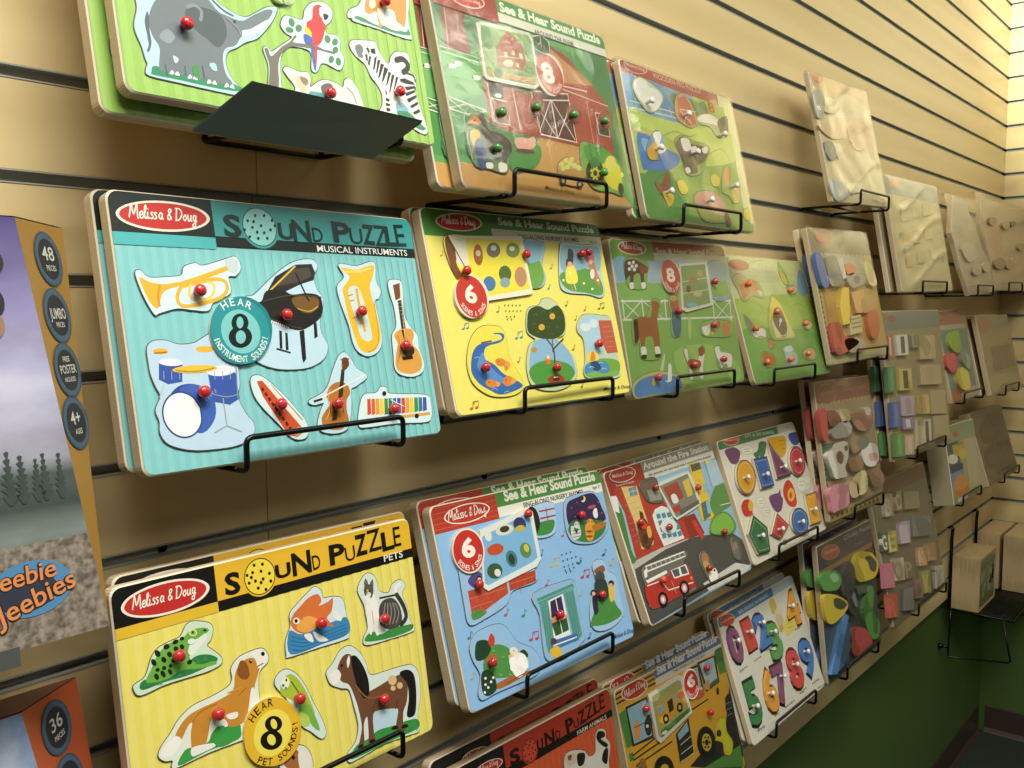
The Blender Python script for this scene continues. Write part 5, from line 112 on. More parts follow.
  ('printed_face', 0, None, None, 1, None, [('r','dc6640', (2.5, 1.3, 7.5, 174.3),(0, 0, 0, 0)),('r','dc6640', (12.5, 1.3, 17.5, 174.3),(0, 0, 0, 0)),('r','dc6640', (22.5, 1.3, 27.5, 174.3),(0, 0, 0, 0)),('r','dc6640', (32.5, 1.3, 37.5, 174.3),(0, 0, 0, 0)),('r','dc6640', (42.5, 1.3, 47.5, 174.3),(0, 0, 0, 0)),('r','dc6640', (52.5, 1.3, 57.5, 174.3),(0, 0, 0, 0)),('r','dc6640', (62.5, 1.3, 67.5, 174.3),(0, 0, 0, 0)),('r','dc6640', (72.5, 1.3, 77.5, 174.3),(0, 0, 0, 0)),('r','dc6640', (82.5, 1.3, 87.5, 174.3),(0, 0, 0, 0)),('r','dc6640', (92.5, 1.3, 97.5, 174.3),(0, 0, 0, 0)),('r','dc6640', (102.5, 1.3, 107.5, 174.3),(0, 0, 0, 0)),('r','dc6640', (112.5, 1.3, 117.5, 174.3),(0, 0, 0, 0)),('r','dc6640', (122.5, 1.3, 127.5, 174.3),(0, 0, 0, 0)),('r','dc6640', (132.5, 1.3, 137.5, 174.3),(0, 0, 0, 0)),('r','dc6640', (142.5, 1.3, 147.5, 174.3),(0, 0, 0, 0)),('r','dc6640', (152.5, 1.3, 157.5, 174.3),(0, 0, 0, 0)),('r','dc6640', (162.5, 1.3, 167.5, 174.3),(0, 0, 0, 0)),('r','dc6640', (172.5, 1.3, 177.5, 174.3),(0, 0, 0, 0)),('r','dc6640', (182.5, 1.3, 187.5, 174.3),(0, 0, 0, 0)),('r','dc6640', (192.5, 1.3, 197.5, 174.3),(0, 0, 0, 0)),('r','dc6640', (202.5, 1.3, 207.5, 174.3),(0, 0, 0, 0)),('r','dc6640', (212.5, 1.3, 217.5, 174.3),(0, 0, 0, 0)),('r','dc6640', (222.5, 1.3, 227.5, 174.3),(0, 0, 0, 0)),('r','dc6640', (232.5, 1.3, 237.5, 174.3),(0, 0, 0, 0)),('r','dc6640', (242.5, 1.3, 247.5, 174.3),(0, 0, 0, 0)),('r','dc6640', (252.5, 1.3, 257.5, 174.3),(0, 0, 0, 0)),('r','dc6640', (262.5, 1.3, 267.5, 174.3),(0, 0, 0, 0)),('r','dc6640', (272.5, 1.3, 277.5, 174.3),(0, 0, 0, 0)),('r','dc6640', (282.5, 1.3, 287.5, 174.3),(0, 0, 0, 0)),('r','dc6640', (292.5, 1.3, 297.5, 174.3),(0, 0, 0, 0)),('r','c84a30', (0.0, 174.1, 93.0, 183.6),(0, 0, 0, 0)),('r','121010', (0.0, 182.5, 94.5, 211.0),(8, 0, 0, 0)),('r','b83e2e', (94.5, 181.9, 300.0, 211.0),(0, 8, 0, 0)),('r','161210', (94.5, 174.3, 300.0, 183.1),(0, 0, 0, 0)),('s','f2ead8','909 1941 884 1901 784 1879 648 1883 530 1912 472 1953 495 1992 591 2014 726 2011 848 1983'),('s','c0302c','893 1941 869 1907 775 1888 649 1892 539 1917 487 1952 510 1986 600 2005 725 2002 837 1978'),('m','f4ecdc','520 1943 834 1934', 2.49),('o','b83e2e', 136.8, 188.0, 14.5),('o','3a1612', 136.8, 188.0, 13.4),('o','d05238', 136.8, 188.0, 12.6),('s','3a1612','1333 1967 1325 1961 1313 1965 1309 1976 1317 1983 1329 1978'),('s','3a1612','1410 1972 1402 1966 1390 1970 1386 1981 1394 1987 1406 1983'),('s','3a1612','1469 1930 1461 1924 1448 1928 1444 1939 1452 1945 1464 1941'),('s','3a1612','1282 1911 1274 1905 1262 1909 1258 1920 1266 1926 1278 1922'),('s','3a1612','1354 1907 1346 1901 1334 1905 1329 1916 1337 1922 1349 1918'),('s','3a1612','1427 1891 1419 1885 1407 1889 1402 1900 1410 1907 1423 1902'),('s','3a1612','1476 1852 1468 1846 1456 1850 1451 1861 1459 1868 1472 1863'),('s','3a1612','1288 1846 1281 1839 1268 1844 1264 1854 1272 1861 1284 1856'),('s','3a1612','1360 1841 1352 1834 1340 1839 1335 1850 1343 1856 1356 1852'),('s','3a1612','1430 1826 1422 1820 1410 1824 1405 1835 1413 1841 1426 1837'),('s','3a1612','1321 1781 1313 1774 1301 1779 1297 1790 1304 1796 1317 1791'),('s','3a1612','1387 1778 1379 1771 1367 1776 1362 1787 1370 1793 1382 1789'),('s','3a1612','1381 1940 1373 1934 1360 1938 1356 1949 1364 1955 1376 1951'),('t','1c100c','S','1022 1834 1195 1833', 16.4, 3.5, 0),('t','1c100c','U','1498 1829 1607 1825', 12.2, 3.5, 0),('t','1c100c','N','1641 1826 1822 1823', 16.4, 3, 0),('t','1c100c','D','1845 1828 1931 1829', 11.5, 0.5, 0),('t','1c100c','P','2055 1835 2205 1846', 16.9, 3.5, 0),('t','1c100c','U','2205 1846 2304 1849', 10.9, 0.5, 0),('t','1c100c','Z','2313 1859 2453 1867', 15.6, 3.5, 0),('t','1c100c','Z','2453 1867 2618 1872', 18.0, 1, 0),('t','1c100c','L','2621 1885 2747 1881', 15.3, 3.5, 0),('t','1c100c','E','2751 1899 2854 1893', 19.1, 0.6, 0),('t','e0d8cc','FARM ANIMALS','2244 1751 2854 1752', 5.6, 1.2, 0)], []),
  ('cow_piece', 0.4, 'dcdccf','1927 1547 2001 1620 2145 1606 2317 1539 2409 1438 2534 1438 2580 1607 2661 1683 2789 1632 2787 1535 2851 1430 2782 1255 2681 1083 2003 1297 1927 1414', 1, '4c4a40', [('s','e6e6de','1996 1432 2194 1493 2519 1409 2724 1440 2760 1333 2701 1168 2012 1338'),('s','1c1a1a','2600 1623 2656 1662 2765 1613 2759 1556 2679 1554 2806 1446 2745 1427 2614 1548'),('s','1c1a1a','2717 1407 2794 1391 2735 1226 2645 1305'),('s','1c1a1a','2186 1541 2328 1501 2284 1392 2176 1410'),('s','dcc8b4','1994 1589 2137 1570 2143 1467 2039 1461 1983 1504'),('s','8a5a44','2008 1588 2078 1572 2053 1523 2005 1540'),('s','1c1a1a','2075 1559 2066 1553 2053 1558 2048 1569 2057 1576 2070 1571')], []),
  ('pig_piece', 0.4, 'e0d8cc','300 422 780 338 1200 464 1320 886 960 1139 420 1055 180 760', 1, '4c4a40', [('s','d8948a','360 464 780 401 1140 506 1230 844 930 1055 450 971 270 738'),('s','c07870','540 760 505 849 420 886 335 849 300 760 335 670 420 633 505 670')], [(78.0, 76.0, 'c02a2e', 0)]),
  ('chick_piece', 0.4, 'e0d8cc','1620 295 2100 253 2280 549 2100 886 1740 886 1560 591', 1, '4c4a40', [('s','e6b83c','1680 338 2040 316 2190 549 2040 802 1770 802 1650 591'),('s','1c1a1a','1824 717 1812 739 1788 739 1776 717 1788 695 1812 695')], [(195.0, 54.9, 'c02a2e', 0)]),
 ],
 'horse': [
  ('printed_face', 0, None, None, 1, None, [('r','86b260', (0.0, 0.0, 301.0, 205.6),(8, 8, 8, 8)),('r','a4bccb', (0.0, 148.0, 301.0, 180.9),(0, 0, 0, 0)),('r','c8ccb4', (99.3, 180.1, 301.0, 190.0),(0, 0, 0, 0)),('r','a04a3c', (99.3, 189.6, 301.0, 205.6),(0, 8, 0, 0)),('r','76a852', (0.0, 178.0, 100.5, 205.6),(8, 0, 0, 0)),('s','f2ead8','836 1930 741 1877 556 1851 356 1862 214 1904 182 1961 270 2012 448 2039 651 2031 801 1989'),('s','a83a32','812 1931 726 1886 556 1864 369 1874 236 1910 204 1960 284 2004 448 2026 637 2018 777 1982'),('m','f4ecdc','269 1937 740 1914', 3.74),('t','d8c4b0','See & Hear Sound Puzzle','1081 1890 2889 1907', 7.9, 2.5, 0),('s','8cba66','67 1459 553 1520 1027 1430 1096 1275 66 1270'),('s','88b4cc','57 1794 314 1800 189 1533 67 1532'),('l','e4e8da', 2.4, '50 1250 2962 1223', 0),('l','e4e8da', 2.4, '35 1010 2951 975', 0),('l','e4e8da', 2.6, '94 1279 68 1000', 0),('l','e4e8da', 2.6, '538 1274 510 988', 0),('l','e4e8da', 2.6, '1094 1269 1064 972', 0),('l','e4e8da', 2.6, '2402 1256 2366 936', 0),('l','e4e8da', 2.6, '2921 1251 2883 921', 0),('l','e4e8da', 1.6, '109 1241 467 1007', 0),('l','e4e8da', 1.6, '500 1236 88 1017', 0),('l','e4e8da', 1.6, '580 1235 990 993', 0),('l','e4e8da', 1.6, '1025 1229 558 1004', 0),('l','e4e8da', 1.6, '2421 1213 2861 942', 0),('l','e4e8da', 1.6, '2906 1207 2392 955', 0),('s','9cc46a','1107 531 2061 610 2735 373 2833 25 1437 39'),('s','aac880','1677 852 1628 741 1579 696 1559 744 1579 856 1627 967 1677 1013 1697 965'),('s','c8d8a8','809 361 721 242 663 197 669 251 734 374 823 494 881 541 876 485')], []),
  ('spotted_horse_piece', 0.4, '86b060','279 1784 583 1816 834 1736 771 1613 675 1412 311 1412 241 1533', 1, '4c4a40', [('s','4e3c34','271 1755 470 1795 622 1762 769 1704 805 1675 747 1628 677 1612 647 1430 569 1424 575 1596 437 1579 379 1430 306 1430 336 1578 247 1519 232 1577'),('s','e8e8e0','408 1740 383 1719 346 1718 334 1738 358 1759 395 1760'),('s','e8e8e0','507 1754 482 1733 445 1732 432 1752 456 1773 494 1774'),('s','e8e8e0','459 1699 435 1678 398 1677 385 1698 410 1719 447 1719'),('s','e8e8e0','558 1707 533 1686 495 1685 483 1705 507 1727 545 1727'),('s','e8e8e0','386 1662 362 1641 325 1641 312 1661 336 1682 373 1682'),('s','e8e8e0','501 1658 477 1637 439 1636 426 1657 451 1678 488 1678'),('s','8a4a3c','605 1702 798 1690 743 1613 612 1611'),('s','ece8e0','308 1478 394 1484 374 1412 299 1407'),('s','ece8e0','576 1484 673 1485 654 1418 577 1412')], []),
  ('brown_horse_piece', 0.4, '86b05c','253 1018 579 1040 749 1248 972 1246 937 1123 814 973 830 759 773 489 317 498 319 692 185 698', 1, '4c4a40', [('s','9a6038','323 1005 525 1041 662 1026 740 1142 742 1224 869 1241 943 1184 890 1118 814 973 814 821 764 535 639 527 650 676 632 767 503 773 435 687 425 539 326 530 340 691 323 780 295 870'),('s','3f2a1c','256 989 345 1010 345 898 315 751 215 697 235 843'),('s','ece8e0','337 644 443 639 434 532 336 526'),('s','ece8e0','659 634 769 628 765 538 663 531'),('s','241a14','320 545 437 544 412 492 319 504'),('s','241a14','643 538 776 537 753 496 642 496'),('s','b0503c','710 810 685 789 636 782 593 793 580 815 605 835 653 842 697 831')], []),
  ('farmer_piece', 0.4, '8cb074','1200 1274 1399 1304 1515 1208 1414 956 1369 768 1140 759 1185 1025', 1, '4c4a40', [('s','4a6a80','1236 1117 1442 1129 1361 781 1179 770'),('s','a86048','1235 1274 1405 1285 1402 1114 1222 1111'),('s','c89a70','1401 1272 1367 1241 1305 1229 1250 1243 1235 1274 1269 1305 1331 1317 1386 1304')], [(132.9, 108.8, 'a8383a', 0)]),
  ('hen_and_chick_piece', 0.4, '8cb468','1951 876 2100 937 2504 942 2834 881 2758 696 2223 701 1935 746', 1, '4c4a40', [('s','ece8dc','1968 849 2118 870 2220 900 2147 754 2012 743'),('s','a86a48','2313 897 2498 925 2466 825 2314 817'),('s','c88a5a','2567 883 2808 889 2735 714 2567 714'),('s','e0c850','2295 758 2273 740 2233 734 2199 743 2189 762 2210 780 2250 786 2285 777')], [(222.3, 87.2, 'a8383a', 0)]),
  ('calf_piece', 0.4, '8cb866','1350 549 1492 573 1665 372 1859 587 1964 549 1910 422 1770 140 1411 152 1425 356', 1, '4c4a40', [('s','e6dcd0','1374 548 1463 559 1468 416 1670 388 1827 524 1918 486 1820 298 1784 146 1683 147 1708 267 1521 270 1498 155 1412 155 1439 323'),('s','9a4a34','1444 418 1700 402 1784 349 1683 269 1466 290'),('s','9a4a34','1774 559 1921 577 1918 486 1777 446')], [(151.2, 33.8, 'a8383a', 0)]),
  ('sheep_piece', 0.4, '8ab068','2228 552 2380 561 2682 427 2663 242 2277 248 2220 404', 1, '4c4a40', [('s','ece8de','2236 535 2353 562 2393 477 2651 439 2702 358 2637 250 2539 250 2501 303 2345 246 2305 332 2251 415')], [(235.6, 37.0, 'a8383a', 0)]),
  ('duck_pond_piece', 0.4, 'b8c070','21 187 257 284 644 316 1025 258 1287 146 1192 29 393 14 25 19', 1, '4c4a40', [('s','5a8cc4','53 155 244 241 632 275 1016 228 1195 137 1072 24 396 26 59 27'),('s','ece8de','768 201 841 180 910 374 991 377 944 179 823 158'),('s','c8b850','571 181 531 144 485 135 459 158 469 200 509 237 555 247 581 224')], [(55.7, 23.6, 'a8383a', 0)]),
  ('barn_corner_piece', 0.4, '9ab0b4','2397 1766 2983 1760 2935 1293 2404 1263', 1, '4c4a40', [('p','8fae60','2345 1498 2908 1534 2940 1310 2443 1279')], [(245.4, 150.1, 'b03a34', 0)]),
  ('preview_card', 1.8, 'd8dcc8','1582 1751 2374 1800 2372 1163 1584 1073 1474 1113', 0, None, [('p','8aa06a','1621 1719 2308 1758 2287 1191 1624 1123 1534 1150'),('l','d8d8b8', 1, '1578 1495 2299 1564', 1),('l','d8d8b8', 1, '1566 1335 2311 1391', 1),('s','a8845a','2014 1529 1970 1496 1885 1483 1809 1496 1785 1528 1828 1560 1913 1574 1990 1561'),('s','c8b890','2094 1332 2046 1300 1951 1287 1865 1301 1838 1333 1885 1365 1980 1378 2067 1365'),('s','7a5a44','1796 1398 1766 1362 1717 1347 1678 1362 1671 1398 1700 1435 1749 1450 1789 1435'),('s','8ab0c4','1908 1170 1857 1148 1747 1140 1645 1151 1609 1174 1659 1196 1767 1204 1871 1193'),('s','b8a878','2201 1630 2168 1597 2108 1582 2057 1596 2045 1628 2078 1661 2137 1675 2189 1662')], []),
  ('song_badge', 2.6, 'e0d8cc','1561 1585 1499 1448 1366 1359 1215 1351 1102 1426 1070 1554 1128 1688 1258 1778 1410 1790 1526 1716', 1, None, [('o','b85248', 131.2, 156.9, 23.3),('t','eee0d0','8','1197 1499 1412 1506', 18.8, 4, 0),('c','eee0d0','SCENES & SONGS', [131.2, 156.9, 21.4], 247, 113, 5.1, 1, 1)], []),
 ],
 'pegfarm': [
  ('printed_face', 0, None, None, 1, None, [('r','a4bf58', (0.0, 0.0, 303.7, 185.4),(0, 0, 0, 0)),('r','4f9046', (0.0, 0.0, 303.7, 57.7),(0, 0, 8, 8)),('r','6f9fc0', (0.0, 136.0, 182.2, 188.7),(0, 0, 0, 0)),('r','a04438', (0.0, 188.7, 230.8, 206.0),(8, 0, 0, 0)),('r','a8606a', (230.8, 188.7, 261.2, 206.0),(0, 0, 0, 0)),('r','d8cfb0', (261.2, 188.7, 303.7, 206.0),(0, 8, 0, 0)),('s','5e92bc','85 1837 816 1898 1358 1793 1139 1547 369 1467 71 1529'),('s','4f7a4c','1147 1755 1442 1843 2263 1772 2347 1601 1524 1506'),('s','b8cc66','68 1432 646 1398 1777 1439 2776 1518 3061 1024 1833 1019 574 1188 111 1214'),('s','88ac50','916 733 2619 1120 3131 994 2980 28 2054 76 852 191'),('s','4f9048','130 577 759 648 1121 213 791 20 125 41'),('s','c4d468','1244 1288 2776 1518 2938 1123 1776 870 1128 963'),('s','d8dca0','2748 2043 3127 1996 3173 691 3028 144 2786 352 2833 1261'),('l','dce0c4', 1.6, '95 1517 1008 1542 2033 1551', 0),('l','dce0c4', 1.6, '102 1431 1047 1470 1935 1482', 0),('l','dce0c4', 1.4, '234 1590 227 1427', 0),('l','dce0c4', 1.4, '1096 1608 1100 1472', 0),('s','3f78bc','117 1093 424 1100 815 989 1115 927 996 776 641 668 209 637 103 669'),('s','7fb0d8','196 1034 406 1048 555 954 281 852'),('s','c8b880','40 1171 556 1135 1128 963 1145 828 1115 927 667 1102 138 1122'),('s','d8b8ac','664 2012 525 1948 306 1922 138 1948 113 2011 245 2075 462 2102 638 2077'),('s','a04438','641 2012 516 1956 316 1933 160 1956 134 2011 254 2067 452 2091 615 2069'),('t','e0c8b8','Melissa & Doug','158 1991 605 1997', 4.6, 0.3, 0.3),('t','d8b0a0','WOODEN PEG PUZZLE','798 1955 2103 1971', 7.5, 1.6, 0),('s','c8a048','2525 1833 2413 1735 2279 1688 2199 1718 2219 1806 2328 1904 2463 1953 2546 1924'),('t','94572e','8','2248 1732 2447 1743', 15.5, 3, 0),('s','4e7f58','1882 1761 2150 1862 2170 1683 1901 1620'),('l','6f7a58', 0.8, '745 1146 1105 1267 1502 1257 1735 1326', 1),('l','6f7a58', 0.8, '1998 1076 2421 1205 2603 1081', 1),('l','6f7a58', 0.8, '1679 611 2103 584 2519 477', 1)], []),
  ('sheep_piece', 0.4, 'b8c890','217 1749 388 1881 567 1883 791 1826 955 1754 911 1627 670 1468 477 1436 329 1526 245 1625', 1, '4c4a40', [('s','e4e6de','241 1754 396 1869 560 1861 647 1798 812 1796 929 1715 832 1580 637 1463 497 1459 392 1537 289 1616')], [(48.2, 155.4, 'e8e4dc', 1)]),
  ('barn_piece', 0.4, 'c09a70','1322 1786 1587 1870 1786 1655 1806 1480 1549 1387 1217 1491', 1, '4c4a40', [('p','b8604a','1351 1774 1579 1847 1762 1665 1761 1472 1556 1405 1297 1511'),('l','e4d8c4', 1.2, '1356 1601 1643 1454', 0),('l','e4d8c4', 1.2, '1578 1656 1411 1418', 0),('l','e4d8c4', 1.2, '1362 1619 1828 1655', 0)], [(143.3, 153.8, 'e8e4dc', 1)]),
  ('goat_piece', 0.4, 'a8b078','1833 1591 2079 1675 2389 1712 2657 1613 2678 1428 2336 1378 2159 1498 1866 1489', 1, '4c4a40', [('s','e8e4dc','1841 1575 2154 1680 2410 1667 2559 1560 2252 1549 1915 1525'),('s','5a5248','2443 1616 2788 1747 2710 1470 2505 1421')], [(243.2, 140.0, 'e8e4dc', 1)]),
  ('goose_piece', 0.4, '5f8fc0','303 952 549 1184 757 1182 723 977 604 828 375 780 282 820', 1, '4c4a40', [('s','e6e6de','514 1152 691 1205 716 1135 637 1015 778 991 706 928 506 882 527 1049'),('s','d8a838','298 903 525 1042 554 914 466 798 308 791')], [(50.2, 93.8, 'e8e4dc', 1)]),
  ('cow_piece', 0.4, '8fa060','1054 1123 1294 1244 1620 1203 1903 1207 2058 1156 1894 991 1661 750 1226 684 1171 900', 1, '4c4a40', [('s','5a4e44','1069 1091 1288 1225 1497 1151 1829 1161 1975 1109 1805 944 1571 845 1537 754 1232 702 1172 866'),('s','e8e4dc','1233 1183 1449 1207 1470 1077 1268 1022'),('s','e8e4dc','1477 1096 1636 1135 1624 1028 1479 1009'),('s','e8e4dc','1800 1122 1962 1172 1945 1087 1820 1060'),('s','e8e4dc','1202 767 1307 796 1338 734 1232 702')], [(148.5, 100.9, 'e8e4dc', 1)]),
  ('rooster_piece', 0.4, '4f8a48','330 470 447 547 629 633 676 678 812 654 785 451 802 320 603 203 511 293', 1, '4c4a40', [('s','7a4a34','341 504 486 486 629 633 706 675 760 615 688 408 523 327 389 379'),('s','e0c040','491 376 728 379 728 273 584 185 525 262')], [(56.2, 37.0, 'e8e4dc', 1)]),
  ('pig_piece', 0.4, '9aa860','1310 401 1565 495 1929 512 2200 448 2283 274 2303 130 1827 60 1476 70 1329 231', 1, '4c4a40', [('s','c8988a','1311 366 1563 487 1922 494 2154 408 2206 231 1809 200 1471 242'),('s','6a4a3c','2189 266 2288 92 2187 31 2083 150')], [(164.4, 35.4, 'e8e4dc', 1)]),
  ('hen_piece', 0.4, '98b058','2166 554 2380 905 2547 940 2530 700 2807 699 2667 454 2488 401 2373 501', 1, '4c4a40', [('s','d88a48','2348 865 2525 922 2449 692 2327 694'),('s','e0b860','2515 625 2719 660 2667 454 2527 419')], [(250.2, 64.2, 'e8e4dc', 1)]),
  ('yellow_chick_piece', 0.4, 'c0c860','915 548 1061 594 1182 491 1099 408 955 408', 1, '4c4a40', [('s','e0d048','915 548 1061 594 1182 491 1099 408 955 408')], []),
  ('small_chick_piece', 0.4, 'c0c860','1901 724 2036 793 2178 736 2087 618 1922 608', 1, '4c4a40', [('s','e0d048','1901 724 2036 793 2178 736 2087 618 1922 608')], []),
  ('corner_chick_piece', 0.4, 'c0c860','2770 313 2955 366 2992 255 2874 171 2739 199', 1, '4c4a40', [('s','e0d048','2770 313 2955 366 2992 255 2874 171 2739 199')], []),
 ],
 'kennel': [
  ('printed_face', 0, None, None, 1, None, [('r','9cc262', (0.0, 0.0, 298.8, 208.0),(8, 8, 8, 8)),('r','ccd69c', (0.0, 137.3, 298.8, 208.0),(8, 8, 0, 0)),('r','78ac54', (0.0, 0.0, 298.8, 45.8),(0, 0, 8, 8)),('s','c0c89c','10 1846 957 1903 1847 1826 1672 1655 183 1695'),('s','a8c45c','129 1356 1033 1420 2164 1458 2933 1391 2955 897 1108 937 172 1079'),('s','7aae58','-100 812 1071 873 2843 725 2943 94 42 23'),('s','d8dc9c','1989 2068 2866 2080 2821 1743 1883 1760'),('s','8ab0c4','2743 1882 2930 1851 2894 1461 2503 1494'),('l','c8d0a0', 1.4, '298 1791 2699 1811', 0),('l','7f9a60', 0.8, '530 1860 1012 2002 1462 2050', 1),('l','7f9a60', 0.8, '586 1356 923 1228 697 1071', 1),('l','6f8a50', 0.8, '2020 1220 2375 1287 2574 1217', 1),('s','b0604a','837 1934 732 2001 478 2028 225 2001 120 1934 225 1868 478 1841 732 1868'),('t','e4d8c0','PUZZLE','1016 1872 1853 1872', 10.4, 1, 0)], []),
  ('doghouse_piece', 0.4, 'a0b458','1041 1066 1405 1447 1660 1256 1802 988 1887 686 1532 665 971 700', 1, '4c4a40', [('p','e4d850','1084 1091 1393 1428 1602 1283 1075 1001'),('p','e4d850','1393 1428 1639 1283 1870 720 1699 693 1628 925 1474 1191'),('p','d8d0a0','1145 1000 1493 1224 1743 890 1793 696 1113 699'),('s','6a5648','1188 999 1319 1176 1493 1224 1627 1124 1649 859 1425 734 1265 836'),('l','e8e4d8', 2.6, '1488 1027 1375 898', 1),('s','e8e4d8','1527 993 1493 966 1445 956 1411 968 1410 995 1443 1023 1491 1033 1526 1021'),('l','5a5a54', 1.3, '1409 832 1316 738 1446 707 1575 762 1534 842', 1)], [(132.5, 113.5, 'd87a4a', 0)]),
  ('butterfly_piece', 0.4, 'b8b480','119 1694 429 1794 694 1673 1021 1646 1084 1388 688 1419 305 1325 212 1510', 1, '4c4a40', [('s','d89058','376 1636 644 1704 899 1676 940 1564 981 1452 741 1514 487 1418 322 1356 341 1511'),('s','e8dcc0','878 1516 1069 1485 963 1420')], [(51.6, 159.7, 'd0603a', 0)]),
  ('cat_piece', 0.4, '9ab078','188 1110 349 1046 477 919 795 880 774 723 432 719 248 863', 1, '4c4a40', [('s','7a7a70','198 1103 345 1039 444 920 626 884 508 794 344 799 249 924'),('s','e8e4d8','344 799 593 885 791 849 754 736 590 760 401 735')], [(38.3, 86.7, 'd86a3a', 0)]),
  ('goldfish_piece', 0.4, 'a8b468','2090 1593 2417 1614 2525 1529 2322 1458 2067 1491', 1, '4c4a40', [('s','e0c890','2101 1559 2406 1597 2492 1529 2251 1472')], [(207.8, 151.3, 'e08050', 0)]),
  ('lizard_piece', 0.4, '9ab85c','1969 2033 2120 1901 2210 1663 2033 1627 1904 1794', 1, '4c4a40', [('s','d8d040','1946 1930 2079 1832 2147 1662 2014 1647 1914 1760')], []),
  ('bird_piece', 0.4, '90b458','2323 945 2596 991 2788 901 2559 802 2300 843', 1, '4c4a40', [('s','e0c898','2331 931 2586 974 2734 895 2539 823')], [(234.1, 91.4, 'e08050', 0)]),
  ('hamster_piece', 0.4, '7aa450','451 455 643 493 938 401 901 276 629 229 408 319', 1, '4c4a40', [('s','b86a3a','476 439 698 468 900 383 843 286 619 261 455 332')], [(47.3, 31.6, 'd86a3a', 0)]),
  ('fishbowl_piece', 0.4, 'a8b8b0','1302 528 1621 564 1711 461 1762 294 1546 192 1302 222 1289 383', 1, '4c4a40', [('s','d8e4e4','1343 523 1584 552 1622 465 1377 457'),('s','a8c4d0','1329 427 1632 432 1713 290 1530 215 1335 239'),('s','e08040','1370 347 1582 376 1647 307 1448 278')], [(134.8, 31.4, 'e07030', 0)]),
  ('turtle_piece', 0.4, '90b458','1993 416 2367 501 2565 424 2519 289 2221 271 2019 331', 1, '4c4a40', [('s','d8b088','2035 407 2350 474 2520 405 2452 299 2202 292')], [(211.7, 38.2, 'e08050', 0)]),
  ('frog_piece', 0.4, '7aa048','825 690 1023 667 973 557 804 533', 1, '4c4a40', [('s','d0744a','841 670 975 659 939 571 818 557')], []),
 ],
 'fire': [
